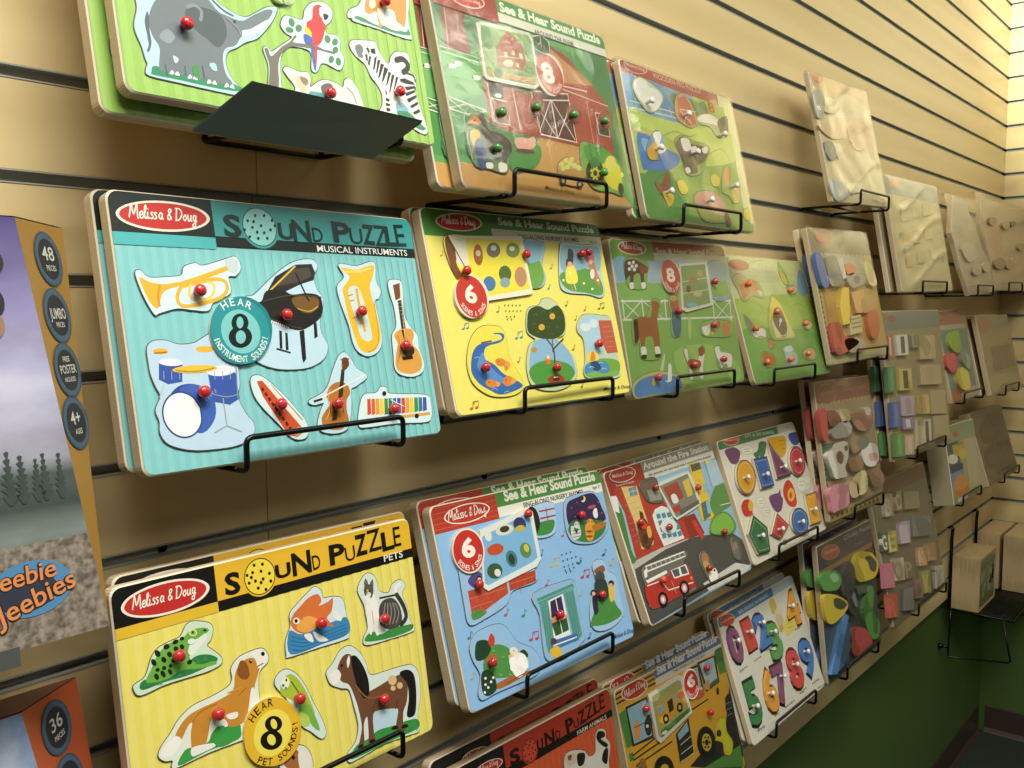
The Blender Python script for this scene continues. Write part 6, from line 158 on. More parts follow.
  ('printed_face', 0, None, None, 1, None, [('r','8fb4cc', (0.0, 0.0, 301.1, 209.7),(8, 8, 8, 8)),('r','8a8a7e', (93.3, 192.5, 301.1, 209.7),(0, 8, 0, 0)),('r','d2d2c4', (93.3, 181.2, 301.1, 192.9),(0, 0, 0, 0)),('r','98342e', (0.0, 176.1, 93.3, 209.7),(8, 0, 0, 0)),('p','4a4a48','44 823 817 884 1527 848 2718 672 2986 485 3039 95 2818 69 25 23 -93 42'),('p','b4b4ac','-5 870 817 884 1482 897 1516 831 858 836 45 769'),('p','c8c8c0','1510 177 2568 215 2958 74 2780 17 1611 35'),('s','4a7a40','-35 1551 158 1582 95 1022 136 870 -31 912'),('p','d8dce0','-42 1785 155 1746 94 1523 -28 1585'),('p','a83a2e','115 1844 782 1866 1247 1586 1602 1084 1968 804 1450 846 746 882 136 870 207 1499'),('p','d0b878','306 1844 671 1792 656 1478 664 1031 625 967 323 967 354 1359'),('l','b09858', 0.5, '288 1767 646 1749', 0),('l','b09858', 0.5, '278 1681 633 1669', 0),('l','b09858', 0.5, '268 1595 620 1589', 0),('l','b09858', 0.5, '258 1510 608 1510', 0),('l','b09858', 0.5, '249 1425 595 1431', 0),('l','b09858', 0.5, '239 1340 583 1353', 0),('l','b09858', 0.5, '229 1256 570 1274', 0),('l','b09858', 0.5, '220 1172 558 1196', 0),('l','b09858', 0.5, '210 1088 545 1118', 0),('p','6a8890','460 1796 647 1797 631 1677 449 1683'),('l','c8d4d0', 0.7, '553 1796 539 1680', 0),('l','c8d4d0', 0.7, '442 1740 638 1735', 0),('p','5a3426','547 1464 617 1412 589 1307 671 1215 664 1031 497 924 370 992'),('p','e2e2dc','810 1333 922 1403 1106 1414 1249 1354 1338 1142 1419 869 851 883 803 1148'),('s','cfdcdc','847 1325 937 1381 1100 1393 1211 1339 1305 1149 1379 925 926 947 866 1171'),('p','4f8496','904 1328 1004 1329 1005 1261 905 1260'),('p','4f8496','898 1235 997 1236 998 1168 898 1167'),('p','4f8496','891 1143 990 1143 991 1075 892 1075'),('p','4f8496','884 1051 983 1050 984 982 885 983'),('p','4f8496','1036 1311 1137 1312 1138 1243 1036 1242'),('p','4f8496','1028 1218 1129 1218 1130 1150 1029 1149'),('p','4f8496','1021 1125 1122 1125 1123 1056 1022 1056'),('p','4f8496','1014 1032 1115 1031 1116 963 1015 964'),('p','4f8496','1169 1294 1271 1295 1272 1226 1170 1225'),('p','4f8496','1161 1200 1264 1201 1265 1131 1162 1131'),('p','4f8496','1154 1106 1256 1106 1257 1037 1155 1037'),('p','4f8496','1147 1013 1249 1012 1250 943 1147 944'),('p','4f8496','1304 1277 1408 1278 1409 1208 1305 1207'),('p','4f8496','1296 1182 1401 1182 1401 1113 1297 1112'),('p','4f8496','1289 1087 1393 1087 1393 1018 1290 1018'),('p','4f8496','1281 993 1385 993 1386 923 1282 924'),('p','8a3026','1568 1150 1874 1143 1978 818 1566 850'),('p','c03c30','1737 1054 1852 1049 1945 769 1830 741'),('p','d8b83c','2177 1853 2519 1815 2396 1443 2460 1018 2323 966 2014 993 2036 1270 2130 1657'),('p','5a5a48','2201 1829 2482 1822 2479 1718 2187 1720'),('p','8fb0b8','2347 1494 2509 1488 2507 1360 2328 1366'),('p','4f6a70','2145 1239 2347 1247 2304 1011 2070 981'),('p','8fb4c4','2291 1238 2420 1232 2367 1054 2246 1048'),('s','5a8a48','2396 1196 2694 1386 2899 1431 3081 1312 3041 1064 2694 1010 2421 986'),('l','dfe4e0', 1, '2669 1098 3001 1072', 0),('p','a8c0d0','2644 1815 3044 1769 3055 1402 2619 1400'),('s','e0d078','2769 1773 2736 1754 2687 1753 2650 1769 2647 1794 2679 1812 2728 1814 2765 1797'),('s','d8c4b4','746 1981 635 1911 400 1894 183 1939 105 2017 209 2086 438 2105 663 2062'),('s','98342e','727 1982 623 1920 402 1905 197 1945 123 2016 220 2078 436 2094 648 2055'),('t','dcc4b4','Melissa & Doug','172 1993 666 1970', 5.2, 0.4, 0.35),('t','d8c8b8','Sound Puzzle','190 1866 636 1848', 3.1, 0.6, 0),('t','e0d8c8','Around the Fire Station','954 1972 2865 1966', 9.6, 3.2, 0),('t','5a5040','25 pieces to see and hear around the puzzle','1030 1866 2869 1845', 3.3, 0.3, 0)], []),
  ('fire_engine_piece', 0.4, '6a6a64','176 718 462 752 1289 712 1300 614 1182 568 1218 370 1285 220 1220 144 807 185 135 206 145 443', 1, '4c4a40', [('s','b0302a','125 519 513 499 734 498 822 549 1237 516 1292 229 1252 191 530 191 114 226'),('p','e6e6de','810 552 1220 536 1230 389 832 428'),('p','4a5a60','834 546 1011 530 991 430 856 444'),('p','4a5a60','1056 533 1182 523 1200 412 1049 430'),('l','e8dcd0', 1.6, '170 507 517 484 614 327 1259 261', 0),('l','e8e8e2', 1.8, '187 679 1257 640', 0),('l','e8e8e2', 1.8, '259 746 1282 702', 0),('l','e8e8e2', 1, '272 746 294 672', 0),('l','e8e8e2', 1, '388 741 411 667', 0),('l','e8e8e2', 1, '507 736 530 662', 0),('l','e8e8e2', 1, '627 732 650 656', 0),('l','e8e8e2', 1, '749 726 772 650', 0),('l','e8e8e2', 1, '872 721 896 645', 0),('l','e8e8e2', 1, '998 716 1021 639', 0),('l','e8e8e2', 1, '1125 711 1149 633', 0),('l','e8e8e2', 1, '1254 706 1279 627', 0),('p','e8e8e2','192 699 286 725 233 614 167 613'),('p','e8e8e2','172 577 701 581 717 540 199 534'),('s','161616','532 229 476 167 386 155 315 200 304 275 359 337 448 350 520 305'),('s','d08a90','483 239 450 202 398 194 357 221 351 266 384 303 436 311 477 284'),('s','e8e4e0','453 245 435 224 407 220 384 235 381 260 399 281 427 285 450 270'),('s','161616','1117 227 1056 163 960 151 884 197 872 275 932 339 1028 352 1105 306'),('s','d08a90','1065 237 1029 198 973 191 929 218 923 265 958 304 1014 312 1058 284'),('s','e8e4e0','1032 244 1013 222 982 218 958 233 955 259 974 280 1005 285 1029 270'),('s','d87a40','1274 317 1252 305 1221 305 1198 319 1197 338 1218 351 1250 350 1273 336'),('l','b8b8b0', 1, '743 423 766 233', 1)], [(48.4, 49.7, 'd8503a', 0)]),
  ('firefighter_and_dog_piece', 0.4, '5c5c58','1629 532 1786 591 1901 464 1925 261 1955 115 1744 114 1631 299', 1, '4c4a40', [('s','a8784a','1678 535 1795 569 1859 474 1783 407 1665 445'),('s','b89a58','1665 445 1805 417 1856 279 1689 245'),('s','ecece6','1738 271 1943 288 1935 133 1793 116 1699 165'),('s','3a2a20','1925 261 1901 250 1874 257 1870 275 1893 286 1921 279')], [(170.4, 34.3, 'a83028', 0)]),
  ('sheltering_dog_piece', 0.4, '5a5a50','752 1815 1143 1830 1192 1674 1173 1466 848 1513 754 1645', 1, '4c4a40', [('p','6a5a4a','779 1791 1131 1809 1147 1682 813 1686'),('p','8a8a80','854 1686 1173 1677 1162 1495 869 1524')], [(102.1, 168.7, 'a83830', 0)]),
  ('pole_slide_piece', 0.4, '6a3a28','405 1311 593 1336 651 1182 634 1038 399 985 339 1108', 1, '4c4a40', [('s','d8a04a','567 1201 658 1217 639 1093 546 1074'),('s','c8402e','409 1273 568 1293 610 1228 504 1208'),('s','4a2a1c','416 1126 541 1134 507 1032 395 1022')], [(40.3, 131.5, 'b83028', 0)]),
  ('garage_door_piece', 0.4, 'd8dcd8','1304 1065 1230 1014 1112 1000 995 1027 923 1084 923 1150 995 1201 1112 1217 1230 1191 1304 1133', 1, None, [('s','cfdcdc','1265 1074 1206 1033 1112 1021 1018 1043 961 1089 961 1142 1018 1182 1112 1195 1207 1174 1265 1128')], [(103.7, 110.8, 'a8383a', 0)]),
  ('shrub_piece', 0.4, '5a8a44','2118 809 2323 966 2679 988 2871 888 2922 709 2693 637 2312 704', 1, '4c4a40', [('s','7ab04a','2151 810 2343 945 2668 974 2830 880 2876 720 2678 665 2324 722')], [(244.1, 71.9, 'a83830', 0)]),
  ('yellow_house_piece', 0.4, 'c8aa3c','2308 1460 2243 1400 2160 1372 2089 1386 2058 1436 2078 1504 2141 1564 2225 1593 2296 1579 2328 1529', 1, None, [('s','d8b83c','2279 1466 2228 1418 2164 1394 2111 1405 2089 1445 2106 1499 2156 1547 2220 1570 2274 1560 2296 1520')], [(211.2, 147.8, 'c04028', 0)]),
  ('walking_pair_piece', 0.4, '5a5a56','2643 566 2807 548 2844 352 2727 216 2580 294', 1, '4c4a40', [('s','8a7a6a','2630 486 2763 488 2743 335 2615 342'),('s','6a6a60','2655 398 2768 371 2707 237 2618 284')], []),
  ('preview_card', 1.8, 'cfcfc4','1138 1703 1280 1735 2034 1756 2096 1704 2117 1245 2015 1214 1342 1149 1277 1209', 0, None, [('p','7a7a70','1177 1684 2011 1719 2055 1250 1350 1186'),('p','9a4434','1253 1643 1665 1662 1708 1416 1335 1374'),('p','d0b050','1802 1637 2004 1660 1979 1402 1804 1397'),('p','5f8a50','2030 1554 2059 1427 1952 1383'),('s','d8dcd8','1384 1500 1505 1504 1537 1388 1388 1387'),('p','a83a30','1314 1340 1538 1340 1530 1256 1332 1251'),('p','5a5a54','1490 1264 2074 1302 2069 1247 1442 1189')], []),
 ],
 'shapes': [
  ('printed_face', 0, None, None, 1, None, [('r','d6d2c2', (0.0, 0.0, 299.7, 204.7),(8, 8, 8, 8)),('r','46764a', (0.0, 190.0, 226.0, 204.7),(8, 0, 0, 0)),('r','b4b8a2', (226.0, 190.0, 299.7, 204.7),(0, 8, 0, 0)),('s','d0b8a8','766 1982 652 1928 442 1922 262 1966 212 2034 321 2088 528 2096 714 2053'),('s','a83a30','745 1984 641 1936 447 1931 279 1971 232 2032 332 2080 523 2087 696 2047'),('t','dcc4b4','Melissa & Doug','272 2009 700 1981', 3.6, 0.3, 0.35),('t','ccd4c0','LIFT & SEE SHAPES','986 1986 2094 1927', 5.2, 0.9, 0),('t','5a5a4a','Ages 2+','2565 1961 2843 1951', 3.3, 0.3, 0),('s','6a3f66','164 1860 310 1891 517 1880 663 1791 577 1682 415 1613 257 1644 197 1737'),('s','b0b0a0','1142 1753 1039 1707 867 1707 728 1751 700 1814 800 1859 971 1861 1113 1817'),('s','dedccc','1128 1755 1032 1713 871 1713 740 1754 714 1812 806 1853 966 1855 1100 1814'),('s','b0b0a0','987 864 899 817 768 815 669 859 661 924 746 971 878 974 978 930'),('s','dedccc','973 867 892 823 772 821 682 862 674 921 753 965 873 968 965 927'),('s','b0b0a0','1053 692 975 653 855 654 763 694 753 749 829 788 949 788 1042 748'),('s','dedccc','1039 695 968 659 859 660 776 696 766 747 835 782 945 782 1029 746'),('s','b0b0a0','2717 897 2587 813 2422 797 2318 859 2333 961 2460 1046 2626 1063 2733 1002'),('s','dedccc','2700 900 2579 819 2427 804 2332 861 2349 958 2467 1039 2620 1057 2718 999'),('s','b0b0a0','2966 933 2881 887 2760 883 2673 921 2671 981 2754 1026 2875 1031 2964 993'),('s','dedccc','2950 935 2874 894 2765 889 2689 924 2687 978 2762 1019 2870 1024 2948 990'),('l','8a8a7c', 0.8, '834 1802 1020 1787', 0),('l','8a8a7c', 0.8, '808 1764 994 1749', 0),('l','8a8a7c', 0.8, '763 919 947 896', 0),('l','8a8a7c', 0.8, '738 882 921 859', 0),('l','8a8a7c', 0.8, '856 743 1041 719', 0),('l','8a8a7c', 0.8, '830 707 1015 682', 0),('l','8a8a7c', 0.8, '2453 979 2669 954', 0),('l','8a8a7c', 0.8, '2403 912 2618 888', 0),('s','3f6f48','1102 1695 1245 1710 1336 1751 1275 1617 1131 1612'),('s','3f6f48','1392 1834 1660 1816 1511 1637 1295 1578'),('s','d0a02c','1733 1862 2228 1854 2469 1805 2324 1560 2048 1488 1915 1654'),('l','7a6a20', 0.9, '2151 1771 2417 1759', 0),('l','7a6a20', 0.9, '2133 1699 2383 1688', 0),('l','7a6a20', 0.9, '2115 1627 2348 1617', 0),('s','3f5a94','2636 1841 2885 1849 3081 1805 3006 1659 2754 1615 2608 1730'),('s','8a4468','3038 1725 2979 1683 2906 1672 2862 1698 2871 1746 2929 1788 3003 1800 3048 1773'),('s','b83a2c','145 941 275 1017 451 1009 505 925 477 828 351 751 163 794'),('s','d8a838','537 885 475 834 399 823 355 857 367 916 429 967 505 979 550 945'),('s','b8482c','442 734 401 699 354 690 328 713 338 754 379 789 426 797 452 775'),('s','c23c2c','1710 884 1845 1024 2021 1079 2143 1011 2172 840 2087 635 1915 612 1756 696'),('s','e0b040','2120 794 2021 724 1901 709 1829 758 1847 842 1944 913 2065 929 2138 879'),('s','c84a2c','2021 801 1976 767 1922 760 1891 783 1900 822 1944 855 1999 863 2030 840'),('s','6a3f70','1171 926 1403 938 1545 931 1642 986 1598 868 1625 791 1453 645 1273 644 1163 769'),('s','8a8a78','1308 112 1262 87 1193 88 1143 113 1140 148 1186 172 1255 172 1305 147'),('s','8a8a7c','2195 85 2109 62 1959 76 1832 120 1802 166 1886 190 2035 176 2164 133'),('s','b8c0b0','2459 798 2861 797 2714 728 2476 750')], []),
  ('circle_piece', 4, '6a4a1a','842 1333 720 1174 522 1090 325 1111 203 1226 198 1392 313 1549 508 1638 709 1622 838 1506', 1, '4a463c', [('s','d09a2e','819 1335 705 1188 521 1109 338 1128 224 1235 220 1390 327 1536 508 1618 695 1604 815 1495'),('l','d8d4c4', 0.5, '776 1339 679 1212 520 1145 363 1161 264 1253 261 1386 353 1512 509 1583 670 1570 772 1477 776 1339', 1)], [(43.1, 136.0, 'ecebe6', 1)]),
  ('rectangle_piece', 4, '1c2c4a','956 1607 1456 1585 1399 1072 922 1089', 0, '4a463c', [('p','2f5a9e','971 1588 1436 1567 1383 1091 940 1106'),('l','d8d4c4', 0.5, '1000 1554 1400 1535 1355 1125 973 1138 1000 1554', 0)], [(111.0, 130.4, 'ecebe6', 1)]),
  ('triangle_piece', 4, '3a2030','1662 1832 2182 1147 1574 1157', 0, '4a463c', [('p','6f3a5a','1671 1800 2155 1164 1590 1173'),('l','d8d4c4', 0.5, '1690 1741 2105 1194 1619 1201 1690 1741', 0)], [(183.8, 132.3, 'ecebe6', 1)]),
  ('oval_piece', 4, '5a2024','2883 1309 2758 1159 2560 1080 2366 1098 2249 1206 2250 1362 2369 1510 2564 1593 2762 1579 2885 1470', 1, '4a463c', [('s','b8404a','2861 1311 2744 1172 2560 1097 2380 1115 2270 1215 2271 1360 2382 1497 2564 1575 2748 1561 2862 1460'),('l','d8d4c4', 0.5, '2818 1314 2718 1195 2560 1131 2405 1145 2311 1231 2311 1357 2407 1475 2564 1541 2722 1530 2820 1443 2818 1314', 1)], [(247.1, 133.5, 'ecebe6', 1)]),
  ('pentagon_piece', 4, '183424','362 755 701 486 559 111 153 149 36 508', 0, '4a463c', [('p','2f6a44','362 730 676 480 545 132 167 166 59 501'),('l','d8d4c4', 0.5, '361 684 631 468 519 170 194 199 100 487 361 684', 0)], [(31.5, 41.4, 'ecebe6', 1)]),
  ('diamond_piece', 4, '5a1c1c','1180 632 1473 364 1040 217 777 354', 0, '4a463c', [('p','b83a3a','1175 615 1448 366 1045 229 800 357'),('l','d8d4c4', 0.5, '1167 584 1401 370 1055 252 844 362 1167 584', 0)], [(104.7, 37.4, 'ecebe6', 1)]),
  ('round_piece', 4, '1f3454','2250 303 2133 180 1936 123 1735 152 1607 254 1596 390 1707 511 1901 572 2105 547 2240 444', 1, '4a463c', [('s','3a68a8','2227 306 2118 192 1934 139 1748 165 1628 260 1618 387 1722 500 1902 556 2092 533 2217 437'),('l','d8d4c4', 0.5, '2183 312 2090 214 1932 168 1772 191 1668 272 1660 382 1749 479 1904 527 2067 506 2174 424 2183 312', 1)], [(185.2, 33.9, 'ecebe6', 1)]),
  ('square_piece', 4, '7a5a1c','2433 720 2884 709 2758 174 2301 202', 0, '4a463c', [('p','d8a236','2444 701 2863 690 2746 193 2321 219'),('l','d8d4c4', 0.5, '2464 666 2824 656 2725 229 2358 251 2464 666', 0)], [(248.5, 44.3, 'ecebe6', 1)]),
 ],
 'numbers': [
  ('printed_face', 0, None, None, 1, None, [('r','d4d2c6', (0.0, 0.0, 300.0, 208.5),(8, 8, 8, 8)),('r','3d6a94', (0.0, 192.2, 207.0, 208.5),(8, 0, 0, 0)),('r','a8b4bc', (207.0, 192.2, 300.0, 208.5),(0, 8, 0, 0)),('s','c8a898','555 1954 500 1882 330 1862 147 1905 56 1984 108 2055 275 2077 461 2035'),('s','b04434','533 1955 482 1891 327 1873 160 1912 78 1983 126 2046 278 2065 447 2028'),('t','e0c8b8','Melissa & Doug','101 1963 529 1954', 3.7, 0.3, 0.35),('t','b8cad8','SEE-INSIDE NUMBERS','716 1950 1882 1961', 5.6, 0.9, 0),('t','3a3a34','zero','218 1120 513 1127', 5.1, 0.8, 0),('t','3a3a34','one','761 1128 1034 1131', 4.6, 0.6, 0),('t','3a3a34','two','1221 1162 1477 1150', 4.9, 0.6, 0),('t','3a3a34','five','245 145 502 135', 6.3, 0.9, 0),('t','3a3a34','six','902 161 1072 164', 4.1, 0.6, 0),('t','3a3a34','seven','1316 158 1706 153', 4.6, 0.6, 0),('t','3a3a34','eight','1952 184 2267 187', 4.6, 0.6, 0),('t','3a3a34','nine','2513 173 2834 162', 4.9, 0.6, 0),('t','3a3a34','four','2472 1169 2742 1161', 4.4, 0.5, 0),('t','4a4a44','Melissa & Doug','2657 49 3054 12', 2.9, 0.2, 0.4),('s','c8b058','1871 1888 2050 1862 2046 1714 1913 1623 1826 1710'),('s','d8c8a0','2159 1590 2092 1554 1996 1558 1927 1600 1924 1654 1990 1690 2086 1687 2156 1645'),('s','c8b898','1923 1595 2150 1550 2090 1380 1913 1413'),('s','d8cc5a','2210 1435 2535 1427 2559 1230 2363 1192 2147 1177 2105 1316'),('l','8a8030', 0.8, '2235 1356 2489 1336', 0),('l','8a8030', 0.8, '2228 1290 2477 1262', 0),('s','c8a050','2071 1326 2019 1293 1948 1294 1902 1327 1905 1373 1957 1406 2028 1406 2075 1373'),('t','3a2030','0','82 1276 540 1282', 57.8, 7, 0),('t','581a18','1','656 1327 1012 1332', 51.3, 7, 0),('t','1a3050','2','1042 1242 1546 1247', 56.5, 7, 0),('t','204020','3','1354 957 1872 955', 61.4, 7, 0),('t','6a4414','4','2320 1248 2891 1254', 60.2, 7, 0),('t','143018','5','107 288 562 270', 68.5, 7, 0),('t','6a4418','6','714 265 1198 247', 66.7, 7, 0),('t','3a2030','7','1133 272 1637 253', 64.1, 7, 0),('t','581a1a','8','1755 310 2292 292', 66.2, 7, 0),('t','1a3050','9','2315 346 2881 328', 63.7, 7, 0)], []),
  ('zero_piece', 4, None, None, 1, None, [('t','845072','0','89 1297 482 1303', 54.7, 3, 0)], [(24.7, 163.6, 'f2f0ea', 1)]),
  ('one_piece', 4, None, None, 1, None, [('t','c44c42','1','654 1349 961 1354', 48.5, 3, 0)], [(73.4, 164.3, 'f2f0ea', 1)]),
  ('two_piece', 4, None, None, 1, None, [('t','4878b8','2','1050 1264 1484 1269', 53.5, 3, 0)], [(122.0, 166.5, 'f2f0ea', 1)]),
  ('three_piece', 4, None, None, 1, None, [('t','5c9a54','3','1362 980 1808 979', 58.1, 3, 0)], [(152.3, 142.1, 'f2f0ea', 1)]),
  ('four_piece', 4, None, None, 1, None, [('t','dc9c40','4','2330 1271 2822 1277', 57.0, 3, 0)], [(243.3, 163.2, 'f2f0ea', 1)]),
  ('five_piece', 4, None, None, 1, None, [('t','3f7c4a','5','113 310 504 295', 64.8, 3, 0)], [(24.9, 56.9, 'f2f0ea', 1)]),
  ('six_piece', 4, None, None, 1, None, [('t','dc9c40','6','721 288 1137 272', 63.1, 3, 0)], [(83.4, 57.8, 'f2f0ea', 1)]),
  ('seven_piece', 4, None, None, 1, None, [('t','845072','7','1140 294 1575 279', 60.6, 3, 0)], [(139.1, 68.8, 'f2f0ea', 1)]),
  ('eight_piece', 4, None, None, 1, None, [('t','c84c4a','8','1764 333 2226 318', 62.6, 3, 0)], [(194.7, 71.6, 'f2f0ea', 1)]),
  ('nine_piece', 4, None, None, 1, None, [('t','4878b8','9','2324 369 2812 354', 60.3, 3, 0)], [(247.8, 78.4, 'f2f0ea', 1)]),
 ],
 'tall1': [
  ('printed_face', 0, None, None, 1, None, [('r','d8cca8', (0.0, 0.0, 285.4, 236.7),(3, 3, 3, 3)),('r','d4b48c', (0.0, 198.8, 285.4, 236.7),(0, 0, 0, 0)),('s','d8a084','646 2259 455 2189 243 2174 132 2223 184 2306 371 2377 586 2393 701 2345'),('s','c88468','621 2262 453 2200 264 2188 164 2231 209 2304 373 2366 564 2380 668 2337'),('s','e2d8b4','1325 2101 2658 2006 2388 1264 841 1124'),('s','e0c8a0','505 1502 2253 1693 2725 1204 866 960')], []),
  ('blue_animal_piece', 3, None, None, 1, None, [('s','a4aca4','-51 1949 390 2049 457 1895 249 1585 -9 1500 -66 1669')], []),
  ('cream_animal_piece', 3, None, None, 1, None, [('s','e0d6b4','478 1938 852 1945 1215 2033 1241 1868 834 1694 500 1647 323 1699')], []),
  ('peach_animal_piece', 3, None, None, 1, None, [('s','dcc29c','-61 1391 508 1452 998 1379 1159 1269 579 1172 107 1248')], []),
  ('dark_animal_piece', 3, None, None, 1, None, [('s','7f8c84','57 1059 342 1110 538 1005 464 811 171 756 52 883')], []),
  ('pale_animal_piece', 3, None, None, 1, None, [('s','e2dcc2','365 1031 756 1106 893 953 607 806 496 920')], []),
  ('sky_animal_piece', 3, None, None, 1, None, [('s','b4bcbc','-22 360 594 355 818 161 214 12 4 83')], []),
  ('striped_animal_piece', 3, None, None, 1, None, [('p','e8e2bc','725 362 1502 406 1528 237 778 167')], []),
  ('rose_animal_piece', 3, None, None, 1, None, [('s','dcbc9c','1365 1458 2493 1619 2551 1268 1609 1055')], []),
 ],
 'tan5': [
  ('printed_face', 0, None, None, 1, None, [('r','d8cca0', (0.0, 0.0, 349.9, 249.0),(2, 2, 2, 2)),('r','a8b0a8', (0.0, 209.2, 349.9, 249.0),(0, 0, 0, 0)),('s','d8a078','934 2379 795 2295 533 2244 305 2257 239 2323 372 2406 630 2458 865 2447'),('l','9aa4a4', 1.6, '837 1973 1480 2097 2960 2284', 1),('l','a8a890', 1.2, '863 1536 1612 1613 2989 1812', 1),('l','a8a890', 1.2, '733 1015 1765 1168 3321 1394', 1),('s','a0a8a0','514 1205 461 1147 385 1122 332 1143 331 1198 384 1255 459 1281 513 1260'),('s','a0a8a0','1644 1225 1586 1165 1504 1139 1446 1161 1445 1218 1503 1278 1585 1305 1644 1283'),('s','a0a8a0','657 657 603 600 527 576 473 599 472 654 525 711 602 735 656 713'),('s','a0a8a0','653 894 600 837 523 812 469 834 469 889 522 946 598 971 653 950'),('s','a0a8a0','2109 638 2049 578 1964 553 1904 576 1903 635 1963 694 2048 720 2108 697'),('s','a0a8a0','3231 740 3166 678 3074 651 3009 675 3008 736 3073 798 3165 825 3230 801')], []),
  ('wooden_block_piece', 3, None, None, 1, None, [('p','d0c498','665 1796 1152 1849 1112 1565 627 1517')], []),
  ('wooden_block_piece', 3, None, None, 1, None, [('p','dccf9c','1405 1880 1869 1933 1847 1684 1384 1635')], []),
  ('wooden_block_piece', 3, None, None, 1, None, [('p','d8c890','2188 1970 2734 2029 2711 1772 2165 1717')], []),
  ('wooden_block_piece', 3, None, None, 1, None, [('p','d8c48c','537 1277 971 1318 932 1037 499 1001')], []),
  ('wooden_block_piece', 3, None, None, 1, None, [('p','d4c698','1269 1346 1779 1392 1737 1102 1228 1062')], []),
  ('wooden_block_piece', 3, None, None, 1, None, [('p','dccc9c','2044 1420 2584 1468 2561 1213 2021 1169')], []),
  ('wooden_block_piece', 3, None, None, 1, None, [('p','d4bc8c','525 766 888 797 867 558 506 531')], []),
  ('wooden_block_piece', 3, None, None, 1, None, [('p','d0c894','1276 862 1786 898 1764 651 1255 619')], []),
  ('wooden_block_piece', 3, None, None, 1, None, [('p','d4c8a0','2202 967 2748 1006 2724 750 2179 716')], []),
 ],
 'cut6': [
  ('printed_face', 0, None, None, 1, None, [('s','b8b098','30 1928 1532 1885 2056 1106 820 904 -33 1367'),('s','a8a898','-298 1777 402 1752 574 1520 -133 1458'),('s','c8bc98','1903 1798 1709 1709 1373 1665 1093 1691 1028 1771 1213 1859 1547 1905 1835 1880')], []),
  ('grey_wheel_piece', 8, None, None, 1, None, [('s','a89c84','1211 619 1065 535 814 486 554 488 385 541 366 624 505 707 752 758 1015 757 1192 704')], []),
  ('side_wheel_piece', 8, None, None, 1, None, [('s','b0a48c','2162 688 2030 613 1805 568 1575 570 1425 617 1411 691 1537 765 1758 811 1992 811 2147 764')], []),
  ('window_piece', 6, None, None, 1, None, [('s','b4ac94','-177 1256 882 1320 1169 986 193 840')], []),
 ],
 'cut7': [
  ('printed_face', 0, None, None, 1, None, [('s','c8a488','113 1856 1770 2012 1829 1213 652 1062'),('s','d0bc98','888 2530 3055 2538 3231 2161 1403 2095')], []),
  ('brown_knob_piece', 8, None, None, 1, None, [('s','8a7458','1339 1974 1190 1893 915 1832 622 1815 421 1845 385 1913 526 1992 795 2053 1091 2073 1300 2043')], []),
  ('tan_knob_piece', 8, None, None, 1, None, [('s','a08c68','2877 1951 2730 1874 2456 1817 2165 1800 1964 1830 1928 1894 2069 1969 2337 2027 2631 2045 2839 2017')], []),
  ('small_knob_piece', 8, None, None, 1, None, [('s','6a5a48','3712 2047 3604 1992 3402 1949 3187 1937 3038 1957 3011 2003 3116 2058 3314 2100 3532 2114 3685 2094')], []),
  ('cream_knob_piece', 8, None, None, 1, None, [('s','a89470','4349 1352 4205 1283 3938 1233 3653 1222 3457 1253 3422 1313 3560 1382 3821 1432 4109 1445 4312 1414')], []),
  ('lower_knob_piece', 8, None, None, 1, None, [('s','8f7660','1442 756 1239 653 865 585 468 575 198 627 149 720 339 819 701 890 1103 903 1389 852')], []),
  ('round_knob_piece', 8, None, None, 1, None, [('s','a08a70','2446 741 2288 663 1995 611 1684 604 1470 643 1431 713 1582 789 1867 842 2182 852 2405 813')], []),
  ('right_knob_piece', 8, None, None, 1, None, [('s','a8947c','3134 892 2999 826 2749 782 2483 774 2299 806 2266 865 2395 929 2640 975 2909 984 3099 952')], []),
 ],
 'tall2': [
